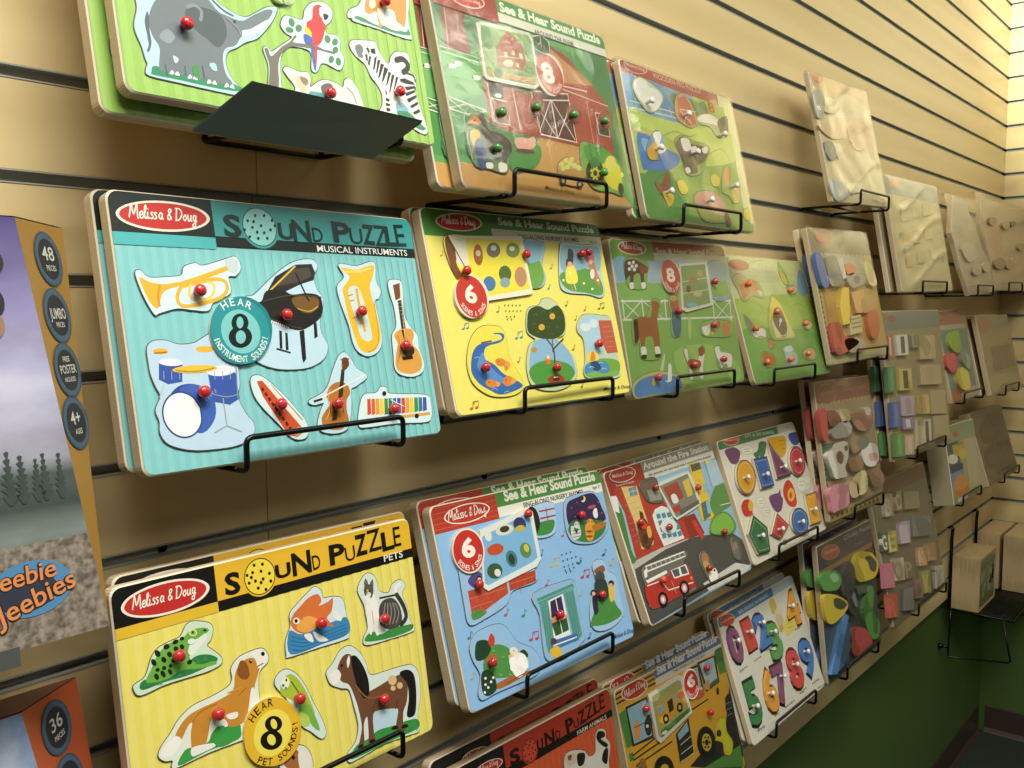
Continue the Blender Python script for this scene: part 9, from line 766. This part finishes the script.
plain('ceiling', -1.95, -3.2, ZC, CX+.12, .12, ZC+.05, mat('e4e0d4', .8, 0, 'ceiling_paint', .03, 20))
BASE = mat('4a3c34', .45, 0, 'brown_vinyl', .06, 30, gain=.75)
def baseb(name, side):
    mb = MB(); L0, L1 = (-1.95, CX-.0) if not side else (-.0, 3.2); t = .0195
    prof = [(t, 0), (t-.016, 0), (t-.012, .006), (t-.0045, .014), (t-.0035, .088), (t-.002, .0915), (t, .0915)]
    prof = [(y, z-.045) for y, z in prof]; n = len(prof); vs = [(L0, y, z) for y, z in prof]+[(L1, y, z) for y, z in prof]
    mb.add(vs, [(i, (i+1) % n, (i+1) % n+n, i+n) for i in range(n)]+[list(range(n))[::-1], [i+n for i in range(n)]], BASE)
    mb.v = xf(mb.v, side); return structure(mb.build(name))
baseb('baseboard_back', 0); baseb('baseboard_right', 1)
# ------------------------------------------------------------------ the puzzles
G_S = 'boxed sound puzzles on the wall racks'
def P(key, name, cat, label, face, group='wooden puzzles on wire racks', **k): return puzzle(key, name, cat, label, group, face, **k)
ROUGH[0] = .34
P('safari', 'sound_puzzle', 'puzzle', 'bright green wild animal sound puzzle with grey elephant, parrot and zebra, top left', '94bc58')
P('teal', 'sound_puzzle', 'puzzle', 'front teal striped musical instruments sound puzzle with piano and drum kit', '80c4c6')
P('pets', 'sound_puzzle', 'puzzle', 'front yellow pets sound puzzle with frog, dog, cat and brown horse', 'e8dc68')
P('yellow', 'sound_puzzle', 'puzzle', 'front yellow nursery rhymes sound puzzle with leafy tree and fish stream', 'eae070', th=.0125)
P('blue', 'sound_puzzle', 'puzzle', 'front pale blue nursery rhymes sound puzzle with window, sheep and brick wall', '8dbbe6', th=.0125)
P('barn', 'sound_puzzle', 'puzzle', 'front around the farm sound puzzle with large red barn and tractor', '5fa05a', th=.0125, wrap=.0035)
P('bus', 'sound_puzzle', 'puzzle', 'front yellow school bus sound puzzle below the fire station puzzle', 'd9a73c', th=.0125, wrap=.002)
P('redfarm', 'sound_puzzle', 'puzzle', 'front red farm animals sound puzzle with black and white cow at bottom edge', 'd8603a', wrap=.002)
P('horse', 'sound_puzzle', 'puzzle', 'green pasture sound puzzle with brown horse and white fence', '86b260', th=.0125, wrap=.004)
P('fire', 'sound_puzzle', 'puzzle', 'front fire station sound puzzle with red fire engine on grey road', '8fb4cc', th=.0125)
P('pegfarm', 'peg_puzzle', 'puzzle', 'front farm peg puzzle with red header, sheep and blue duck pond', 'a4bf58', th=.009, wrap=.005)
P('kennel', 'peg_puzzle', 'puzzle', 'green pet peg puzzle with yellow doghouse beside the pasture puzzle', '9cc262', th=.009, wrap=.004)
P('shapes', 'peg_puzzle', 'puzzle', 'white shapes peg puzzle with colored circle, square and triangle pieces', 'd8d4c4', th=.009)
P('numbers', 'peg_puzzle', 'puzzle', 'front white numbers peg puzzle with zero to nine pieces', 'd6d4c8', th=.009)
W = wood_mat('pale_board', 'b09a72', 'c8b48c', (1, 40, 40), .6, 2, 3)
P('tall1', 'chunky_puzzle', 'puzzle', 'cream plastic wrapped chunky puzzle standing alone high on wall', 'd8cca8', th=.009, wrap=.008, radius=.004, crease=.005)
P('tan5', 'block_set', 'puzzle', 'wide cream wrapped wooden block set on top right shelf row', 'd8cca0', th=.010, wrap=.008, radius=.003, crease=.005)
P('cut6', 'shaped_board', 'toy', 'grey beige cut out shaped board between the block set and knobbed board', 'beb49a', th=.012, wrap=.006, outline=OUTLINE['cut6'])
P('cut7', 'shaped_board', 'toy', 'pinkish tan wooden board with round brown knobs nearest the corner', 'c8b496', th=.012, wrap=.006, outline=OUTLINE['cut7'])
P('tall2', 'chunky_puzzle', 'puzzle', 'front wrapped construction chunky puzzle with yellow cone and red truck pieces', 'd4b464', th=.010, wrap=.009, radius=.004)
P('blocks', 'block_set', 'puzzle', 'front large wrapped letter block set with grey header above the letters', 'b4a47c', th=.010, wrap=.008, radius=.004)
P('small', 'figure_set', 'toy', 'card of green, pink and yellow toy figures beside the letter blocks', '7a9494', th=.010, wrap=.010, radius=.003)
P('alpha', 'letter_tray', 'puzzle', 'front tan wrapped wooden letter tray near the corner with white gloss streaks', 'b4a47c', th=.013, wrap=.005, radius=.003, crease=.004)
P('chunky', 'chunky_puzzle', 'puzzle', 'front farm animals chunky puzzle with pink pig and white cow pieces', 'b09a7c', th=.010, wrap=.010, radius=.004)
P('box6', 'toy_box', 'box', 'front pale green toy box with blue and orange picture panel', 'a49e70', th=.05, radius=.001, edge=mat('b0a484', .6, 0, 'tan_card'))
P('brown', 'toy_tray', 'box', 'dark brown wrapped wooden tray leaning beside the pale green toy box', '746450', th=.03, wrap=.003, radius=.003, crease=.004)
P('tools', 'chunky_puzzle', 'puzzle', 'front dark chunky tools puzzle with yellow tape measure and blue saw', '3a3c4c', th=.010, wrap=.010, radius=.004)
P('letters', 'chunky_puzzle', 'puzzle', 'large wrapped chunky letters puzzle at lower right beside the tools puzzle', '7f7660', th=.010, wrap=.009, radius=.004)
def back(key, label, dx=0, dz=0, dro=0, T=None, n=1):
    r = ROOT[key]; d = dup(r); d['label'] = label
    if T is None: T = .0138
    x, zb, yb, t, w, h, yw, ro = BOARD[key]
    R = rotm(t, yw, ro); nrm = R @ Vector((0, 1, 0))
    R2 = rotm(t, yw, ro+dro)
    c = r.matrix_world.translation+nrm*T; c.z = r.matrix_world.translation.z+dz; c.x += dx
    d.matrix_world = Matrix.Translation(c) @ R2.to_4x4(); return d
back('safari', 'second green wild animal sound puzzle behind the front one, sticking out lower left', -.010, -.013, 0, .0165)
back('barn', 'second red barn sound puzzle tucked directly behind the front one', -.017, 0, 0, .0170)
back('pegfarm', 'second farm peg puzzle tucked behind the front one on top row', -.005, 0, .006, .0165)
back('teal', 'second teal musical instruments sound puzzle tucked behind the front one', -.004, .001, .004, .0165)
back('yellow', 'second yellow nursery rhymes sound puzzle tucked behind the front one', 0, .001, .004, .0165)
back('pets', 'second yellow pets sound puzzle peeking above the front one', .010, .003, 0, .0165)
back('blue', 'second pale blue nursery rhymes sound puzzle tucked behind the front one', -.003, .004, 0, .0170)
back('fire', 'second fire station sound puzzle tucked behind the front one', -.003, .001, 0, .0170)
back('bus', 'second yellow school bus sound puzzle peeking above the front one', -.005, .006, 0, .0165)
back('redfarm', 'second red farm animals sound puzzle peeking above the front one', -.004, .010, 0, .0165)
back('numbers', 'second white numbers peg puzzle tucked behind the front one', -.004, .004, 0, .0165)
back('tall2', 'second construction chunky puzzle tucked behind the front one', .022, 0, 0, .026)
back('chunky', 'second farm animals chunky puzzle tucked behind the front one', +.013, 0, 0, .026)
back('tools', 'second dark chunky tools puzzle tucked behind the front one', -.004, .002, 0, .026)
back('blocks', 'second large letter block set tucked behind the front one', 0, 0, 0, .027)
back('tan5', 'second cream wooden block set tucked behind the front one', 0, 0, 0, .024)
back('alpha', 'second tan wooden letter tray tucked behind the front one', 0, 0, 0, .026)
# ------------------------------------------------------------------ racks
NAMES = dict(teal='teal musical instruments puzzles', barn='red barn puzzles', pegfarm='farm peg puzzles', tall1='lone cream wrapped puzzle high on wall', tan5='cream wooden block sets', cut6='grey beige shaped board', cut7='pinkish knobbed board',
    yellow='yellow nursery rhymes puzzles', horse='green pasture puzzle', kennel='doghouse peg puzzle', tall2='construction chunky puzzles', blocks='large letter block sets', small='card of toy figures', alpha='tan letter trays', pets='yellow pets puzzles', blue='pale blue nursery rhymes puzzles',
    fire='fire station puzzles', shapes='white shapes puzzle', chunky='farm animals chunky puzzles', brown='dark brown wrapped tray', numbers='white numbers puzzles', tools='dark tools puzzles', letters='large chunky letters puzzle', safari='green wild animal puzzles', bus='school bus puzzles', redfarm='red farm animals puzzles', box6='pale green toy box')
for k, (off, w) in RACK.items(): rack(k, 'black wire rack holding up the '+NAMES[k], off, w, .0045 if k == 'safari' else .011 if k not in ('tall2', 'chunky', 'tools', 'letters', 'blocks', 'small') else .014, 0, .006 if k == 'safari' else .022)
# dark sign holder clipped on the rack under the green puzzle
mb = MB(); T = [(.394, -.142, 1.5945), (.565, -.142, 1.591)]; Bt = [(.371, -.100, 1.563), (.546, -.100, 1.563)]
m = mat('6e7870', .5, 0, 'grey_plastic'); d = Vector((0, -.0017, .0022))
vs = [Vector(v) for v in (T[0], T[1], Bt[1], Bt[0])]; vs = vs+[v+d for v in vs]
c0 = sum(vs, Vector())/8
root = empty('sign_holder', c0); prop(root, 'dark grey blank sign holder under the green wild animal puzzles', 'sign holder')
mb.add([v-c0 for v in vs], [(0, 1, 2, 3), (7, 6, 5, 4), (0, 4, 5, 1), (1, 5, 6, 2), (2, 6, 7, 3), (3, 7, 4, 0)], m); mb.build('panel', root)
mb = MB(); mb.box(-.06, -.004, .006, -.03, .012, .013, m); mb.build('clip', root); mb = MB(); mb.box(.03, -.004, .006, .06, .012, .013, m); mb.build('clip', root)
# ------------------------------------------------------------------ wedge shaped puzzle boxes at left
def wedge_box(name, label, pts, side_col, top_col, front_mb, side_mb, sc=1):
    Fb, Ft, Bb, Btp, W = pts; Fb, Ft, Bb, Btp = map(Vector, (Fb, Ft, Bb, Btp))
    base = Vector((Fb.x-W/2, (Fb.y+Bb.y)/2, min(Fb.z, Bb.z)))
    root = empty(name, base); prop(root, label, 'box', 'jumbo floor puzzle boxes')
    mir = lambda p: Vector((2*base.x-p.x, p.y, p.z))
    R = [Fb-base, Ft-base, Btp-base, Bb-base]; L = [mir(p)-base for p in (Fb, Ft, Btp, Bb)]
    mb = MB(); ms = mat(side_col, .45, 0, '', .08, 30)
    mb.add(R, [(0, 3, 2, 1)], ms); mb.add(L, [(0, 1, 2, 3)], ms)
    mb.add([R[3], R[2], L[2], L[3]], [(0, 1, 2, 3)], ms); mb.add([R[0], R[3], L[3], L[0]], [(0, 1, 2, 3)], ms)
    mb.add([R[0], R[1], L[1], L[0]], [(0, 1, 2, 3)], ms)
    mb.build('carton', root)
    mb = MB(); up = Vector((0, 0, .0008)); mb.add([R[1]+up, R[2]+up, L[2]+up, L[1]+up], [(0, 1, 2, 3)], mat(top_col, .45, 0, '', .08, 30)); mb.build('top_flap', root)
    # front frame: u along x from the right front-bottom corner, v up the face
    v = (Ft-Fb); v0 = Vector((0, v.y, v.z)); h = v0.length; v0.normalize(); n = Vector((1, 0, 0)).cross(v0); n.normalize()
    if n.y > 0: n = -n
    def to_front(mb): mb.v = [tuple(R[0]+Vector((1, 0, 0))*a+v0*c+n*(-b+.0005)) for a, b, c in mb.v]
    fm = MB(); front_mb(fm, h, Ft.x-Fb.x, W); to_front(fm); fm.build('printed_front', root)
    # side frame: v up the front edge, u from front edge toward the back edge
    e = (Ft-Fb).normalized(); tmp = (Btp-Ft); u = (tmp-e*tmp.dot(e)).normalized(); ns = e.cross(u)
    if ns.dot(Vector((0, -1, 0))) < 0: ns = -ns
    for nm, cx, cz, fn in side_mb:
        s = MB(); fn(s); s.v = [tuple(R[0]+u*(cx+a)+e*(cz+c)+ns*(-b+.0006)) for a, b, c in s.v]; o = s.build('round_badge', root); o['label'] = nm
    return root
def badge(lines, r=.0188):
    def fn(s):
        cir = lambda q: [(q*math.cos(k*PI/16), q*math.sin(k*PI/16)) for k in range(32)]
        s.poly(cir(r), -.0001, mat('33485a', .5)); s.poly(cir(r*.93), -.0002, mat('3f5a70', .5)); s.poly(cir(r*.74), -.0003, mat('1b232b', .5))
        for t, x0, x1, z, h in lines: put_text(s, mat('c4c4bc', .5), t, (x0*r, z*r), (x1*r, z*r), h*r, 1, 0, -.0005)
    return fn
def sky_front(mb, h, dx, W):
    def quad(v0, v1, m, y): 
        f = lambda v: dx*v/h
        mb.poly([(-W-f(v0), v0), (f(v0), v0), (f(v1), v1), (-W-f(v1), v1)], y, m)
    quad(0, h, sky_print(), -.0001)
    rnd = random.Random(3)
    quad(.0, .063, rock_print(), -.0003)
    mt = mat('39463f', .5, 0, '', .3, 60)
    x = -.30
    while x < .02:
        tp = .112+rnd.uniform(0, .013); w = rnd.uniform(.006, .010)
        if x+w < dx*.14/h+.004:
            p = [(x-w*.12, .088)]
            k = 7
            for i in range(k): a = i/k; z = .09+(tp-.09)*a; p += [(x-w*(.62-.5*a)*(.7+.5*rnd.random()), z+.004), (x-w*.18*(1-a), z+.005)]
            p.append((x, tp))
            for i in range(k-1, -1, -1): a = i/k; z = .09+(tp-.09)*a; p += [(x+w*.18*(1-a), z+.005), (x+w*(.62-.5*a)*(.7+.5*rnd.random()), z+.004)]
            p.append((x+w*.12, .088)); mb.poly(p, -.0005, mt)
        x += rnd.uniform(.0045, .010)
    el = lambda cx, cz, a, b: [(cx+a*math.cos(k*PI/14), cz+b*math.sin(k*PI/14)) for k in range(28)]
    mb.poly(el(-.0455, .0355, .0250, .0172), -.0007, mat('4f86b4', .5)); mb.poly(el(-.049, .034, .019, .012), -.0009, mat('2c3444', .5))
    for q, c, wdt in ((0, '2e1c14', 4.5), (.0002, 'd98a52', 1.2)):
        put_text(mb, mat(c, .5), 'Heebie', (-.0745, .0365), (-.0300, .0405), .0118, wdt, .1, -.0011-q)
        put_text(mb, mat(c, .5), 'Jeebies', (-.0665, .0165), (-.0185, .0315), .0125, wdt, .1, -.0011-q)
    mb.poly(el(-.0485, .2395, .0085, .009), -.0007, mat('1c1c22', .5)); mb.poly(el(-.0495, .2140, .0075, .010), -.0007, mat('1c1c22', .5)); mb.poly(el(-.0505, .2000, .007, .009), -.0009, mat('9a7458', .5))
def blue_front(mb, h, dx, W):
    f = lambda v: dx*v/h
    mb.poly([(-W, 0), (0, 0), (dx, h), (-W-dx, h)], -.0001, cloud_print())
def noise_print(name, c1, c2, scale, grad=None, sc=(1, 1, 1)):
    if name in MATS: return MATS[name]
    m = bpy.data.materials.new(name); m.use_nodes = True; nt = m.node_tree; b = nt.nodes['Principled BSDF']
    tc = nt.nodes.new('ShaderNodeTexCoord'); mp = nt.nodes.new('ShaderNodeMapping'); mp.inputs['Scale'].default_value = sc
    nz = nt.nodes.new('ShaderNodeTexNoise'); nz.inputs['Scale'].default_value = scale; nz.inputs['Detail'].default_value = 6
    rp = nt.nodes.new('ShaderNodeValToRGB'); L = nt.links.new
    L(tc.outputs['Object'], mp.inputs[0]); L(mp.outputs[0], nz.inputs[0]); L(nz.outputs[0], rp.inputs[0])
    rp.color_ramp.elements[0].position = .35; rp.color_ramp.elements[0].color = [v*.86 for v in lin(c1)]+[1]
    rp.color_ramp.elements[1].position = .65; rp.color_ramp.elements[1].color = [v*.86 for v in lin(c2)]+[1]
    L(rp.outputs[0], b.inputs['Base Color']); b.inputs['Roughness'].default_value = .4
    if grad:      # printed picture: bands of the printed landscape from the bottom to the top of the box
        sx = nt.nodes.new('ShaderNodeSeparateXYZ'); mr = nt.nodes.new('ShaderNodeMapRange'); mr.inputs[2].default_value = .266
        g = nt.nodes.new('ShaderNodeValToRGB'); mx = nt.nodes.new('ShaderNodeMix'); mx.data_type = 'RGBA'; mx.blend_type = 'OVERLAY'; mx.inputs[0].default_value = .55
        L(tc.outputs['Object'], sx.inputs[0]); L(sx.outputs[2], mr.inputs[0]); L(mr.outputs[0], g.inputs[0])
        g.color_ramp.elements[0].position = grad[0][0]; g.color_ramp.elements[0].color = lin(grad[0][1])+[1]
        g.color_ramp.elements[1].position = grad[-1][0]; g.color_ramp.elements[1].color = lin(grad[-1][1])+[1]
        for p, c in grad[1:-1]: e = g.color_ramp.elements.new(p); e.color = lin(c)+[1]
        L(g.outputs[0], mx.inputs[6]); L(rp.outputs[0], mx.inputs[7]); L(mx.outputs[2], b.inputs['Base Color'])
    MATS[name] = m; return m
sky_print = lambda: noise_print('printed_stormy_sky', '6c6c7c', 'c8c8d0', 12, [(0, 'a0a49c'), (.25, '8c988e'), (.315, '465049'), (.39, '4a554e'), (.43, 'a4a4b0'), (.60, 'c4c4d4'), (.78, '8c86b0'), (1, '4a3e7a')], (1, 1, 2.2))
rock_print = lambda: noise_print('printed_rocky_ground', '5e564c', '9c9184', 230)
cloud_print = lambda: noise_print('printed_blue_sky', '3f6aa8', 'd4dce4', 14)
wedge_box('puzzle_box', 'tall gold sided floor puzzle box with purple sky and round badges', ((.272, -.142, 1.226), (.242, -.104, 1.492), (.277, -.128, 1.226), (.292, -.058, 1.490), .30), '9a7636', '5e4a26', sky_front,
    [('badge reading 48 pieces', .0335, .2455, badge([('48', -.48, .42, -.05, .52), ('PIECES', -.36, .36, -.42, .2)])), ('badge reading jumbo pieces', .0275, .207, badge([('JUMBO', -.62, .6, -.12, .4), ('PIECES', -.3, .34, -.42, .18)])),
     ('badge reading free poster included', .0240, .1700, badge([('FREE', -.26, .26, .3, .2), ('POSTER', -.62, .62, -.12, .32), ('INCLUDED', -.42, .42, -.42, .17)])), ('badge reading 4+ ages', .0185, .1345, badge([('4+', -.42, .36, -.05, .5), ('AGES', -.26, .3, -.42, .2)], .0182))])
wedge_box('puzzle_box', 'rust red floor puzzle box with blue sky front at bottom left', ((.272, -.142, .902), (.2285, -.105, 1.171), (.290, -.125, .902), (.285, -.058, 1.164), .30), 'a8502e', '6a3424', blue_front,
    [('badge reading 36 pieces', .0322, .2475, badge([('36', -.42, .42, -.05, .52), ('PIECES', -.36, .36, -.42, .2)])), ('plain round badge lower down', .0290, .2085, badge([('9', -.2, .2, -.1, .5)]))])
# small metal shelf under the tall box
def ledge(label, x0, x1, z, y):
    root = empty('metal_shelf', ((x0+x1)/2, 0, z)); prop(root, label, 'shelf', 'small metal shelves under the floor puzzle boxes')
    w = (x1-x0)/2; m = mat('8d9190', .35, .7, 'grey_shelf_metal')
    mb = MB(); mb.box(-w, y, -.003, w, -.001, 0, m); mb.box(-w, y-.002, -.006, w, y, .006, m); mb.build('shelf_plate', root)
    k = int((2.37-z)/.0762); zg = 2.37-k*.0762-z
    mb = MB(); mb.box(-w, -.003, -.02, w, -.001, zg-.003, m); mb.box(-w, -.003, zg-.0035, w, .005, zg-.002, m); mb.build('back_plate', root)
ledge('grey metal shelf under the gold sided floor puzzle box', -.06, .213, 1.2255, -.149)
ledge('grey metal shelf under the rust red floor puzzle box', -.06, .213, .9015, -.149)
# ------------------------------------------------------------------ wire shelf in the corner with wooden crates
SX0, SX1, SZ, SD = 2.822, 3.322, .529, .178
m = BLACKWIRE(); root = empty('wire_shelf', ((SX0+SX1)/2, 0, SZ)); prop(root, 'black wire shelf low in the corner carrying wooden boxes', 'shelf')
cx = (SX0+SX1)/2; a = SX0-cx; b = SX1-cx; r = .003
mb = MB(); mb.tube([(a, -.004, -.004), (a, -SD, -.004), (b, -SD, -.004), (b, -.004, -.004)], r, m, 8, True); mb.build('rim', root)
mb = MB()
for i in range(1, 26): yy = -.004-(SD-.008)*i/26; mb.tube([(a, yy, -.0024), (b, yy, -.0024)], .0021, m, 6)
for i in range(1, 5): xx = a+(b-a)*i/5; mb.tube([(xx, -.004, -.0052), (xx, -SD, -.0052)], .0016, m, 6)
mb.build('wire_deck', root)
for xx in (a+.001, b-.001):
    mb = MB(); mb.tube([(xx, -.012, -.004), (xx, -.010, -.06), (xx, -.008, -.143), (xx, -.012, -.148), (xx, -.1, -.136), (xx, -.170, -.126), (xx, -.173, -.121), (xx, -.150, -.004)], .0026, m); mb.build('brace_loop', root)
    mb = MB(); mb.tube([(xx, -.008, -.12), (xx, .018, -.12)], .0032, m); mb.tube([(xx, .008, -.12), (xx, .019, -.12)], .008, m, 10); mb.build('wall_foot', root)
for xx in (a, 3.10-cx):
    mb = MB(); zt = 2.37-21*.0762-SZ-.001; mb.tube([(xx, -.005, -.004), (xx, -.006, zt-.03), (xx, -.008, zt-.004), (xx, -.004, zt), (xx, .006, zt)], .0026, m)
    mb.tube([(xx+.018, -.005, -.004), (xx+.018, -.006, zt-.03), (xx+.018, -.008, zt-.004), (xx+.018, -.004, zt), (xx+.018, .006, zt)], .0026, m); mb.build('wall_hook', root)
mb = MB()
for i in range(5): mb.tube([(a, -.0075, .012+i*.016), (b, -.0075, .012+i*.016)], .0014, m, 6)
mb.build('back_guard', root)
PINE = lambda: wood_mat('pale_pine', 'a28c64', 'bfa87e', (26, 26, 1.2), .55, 2.5, 2.0)
def crate(label, x0, y0, z0, w, d, h, window):
    root = empty('wooden_box', (x0+w/2, y0-d/2, z0)); prop(root, label, 'box', 'wooden boxes on the wire shelf')
    hw, hd, t = w/2, d/2, .007; m = PINE()
    for nm, q in (('side_panel', (-hw, -hd+.002, 0, -hw+t, hd, h)), ('side_panel', (hw-t, -hd+.002, 0, hw, hd, h)), ('back_panel', (-hw+t, hd-t, 0, hw-t, hd, h)), ('bottom_panel', (-hw+t, -hd+.002, 0, hw-t, hd-t, t)), ('top_panel', (-hw+t, -hd+.002, h-t, hw-t, hd-t, h))):
        mb = MB(); mb.box(*q, m); mb.build(nm, root)
    mb = MB(); mb.box(-hw+t, -hd+.003, t, hw-t, -hd+.005, h-t, mat('7c7a58' if window else 'b89a6c', .35, 0, '', .2, 40))
    if window:
        rnd = random.Random(2)
        for i in range(16):
            xx = rnd.uniform(-hw+.02, hw-.03); zz = rnd.uniform(.02, h-.05); mb.box(xx, -hd+.0022, zz, xx+rnd.uniform(.01, .02), -hd+.0034, zz+rnd.uniform(.02, .035), mat(rnd.choice(['5a6648', '8f8a64', 'a89c74', '4c5644', '98a080']), .4))
        mb.box(-hw+.012, -hd+.0016, h-.034, hw-.012, -hd+.003, h-.02, mat('6a7458', .4))
    else:
        mb.box(-hw+.012, -hd+.0022, .02, hw-.012, -hd+.0034, .05, mat('a08458', .45))
    mb.build('front_picture', root); return root
crate('light wooden box with green picture window at left end of wire shelf', 2.826, -.0114, SZ+.0006, .190, .076, .156, 1)
crate('plain wooden box against the wall behind the picture box', 3.105, -.0114, SZ+.0006, .205, .066, .172, 0)
crate('plain wooden box at the shelf front edge beside the corner', 3.105, -.086, SZ+.0006, .205, .072, .172, 0)
# ------------------------------------------------------------------ light
def area_light(name, x, y, z, sx, sy, e, col=(1, .93, .76), rot=(0, 0, 0)):
    d = bpy.data.lights.new(name, 'AREA'); d.shape = 'RECTANGLE'; d.size = sx; d.size_y = sy; d.energy = e; d.color = col
    o = bpy.data.objects.new(name, d); o.location = (x, y, z); o.rotation_euler = rot; COL.objects.link(o); return o
for x, y, e in LIGHTS: area_light('ceiling_fluorescent', x, y, ZC-.02, 1.2, .5, e, LCOL if x < 1 else LCOL2)
for (x, y, z), (tx, ty, tz), e, ang, bl in SPOTS:
    d = bpy.data.lights.new('track_spot', 'SPOT'); d.energy = e; d.color = LCOL2; d.spot_size = math.radians(ang); d.spot_blend = bl; d.shadow_soft_size = .05
    o = bpy.data.objects.new('track_spot', d); o.location = (x, y, z); o.rotation_euler = (Vector((tx, ty, tz))-Vector((x, y, z))).to_track_quat('-Z', 'Y').to_euler(); COL.objects.link(o)
w = bpy.data.worlds.new('shop_ambient'); bpy.context.scene.world = w; w.use_nodes = True
w.node_tree.nodes['Background'].inputs[0].default_value = (1, .97, .86, 1); w.node_tree.nodes['Background'].inputs[1].default_value = AMB
# ------------------------------------------------------------------ camera
cam = bpy.data.cameras.new('camera'); co = bpy.data.objects.new('camera', cam); COL.objects.link(co)
cam.sensor_fit = 'HORIZONTAL'; cam.sensor_width = 36; cam.lens = CAM['f']*36/1024; cam.clip_start = .02
ya, pi_, ro = CAM['ypr']; F_ = Vector((math.sin(ya)*math.cos(pi_), math.cos(ya)*math.cos(pi_), -math.sin(pi_))); R_ = Vector((math.cos(ya), -math.sin(ya), 0)); U_ = R_.cross(F_)
c_, s_ = math.cos(ro), math.sin(ro); R2_ = R_*c_+U_*s_; U2_ = U_*c_-R_*s_
M = Matrix((R2_, U2_, -F_)).transposed().to_4x4(); M.translation = Vector(CAM['loc']); co.matrix_world = M
cam.dof.use_dof = False
sc = bpy.context.scene; sc.camera = co
sc.view_settings.view_transform = 'Standard'; sc.view_settings.look = 'None'; sc.view_settings.gamma = 1; sc.view_settings.exposure = EXPO; sc.view_settings.use_curve_mapping = False
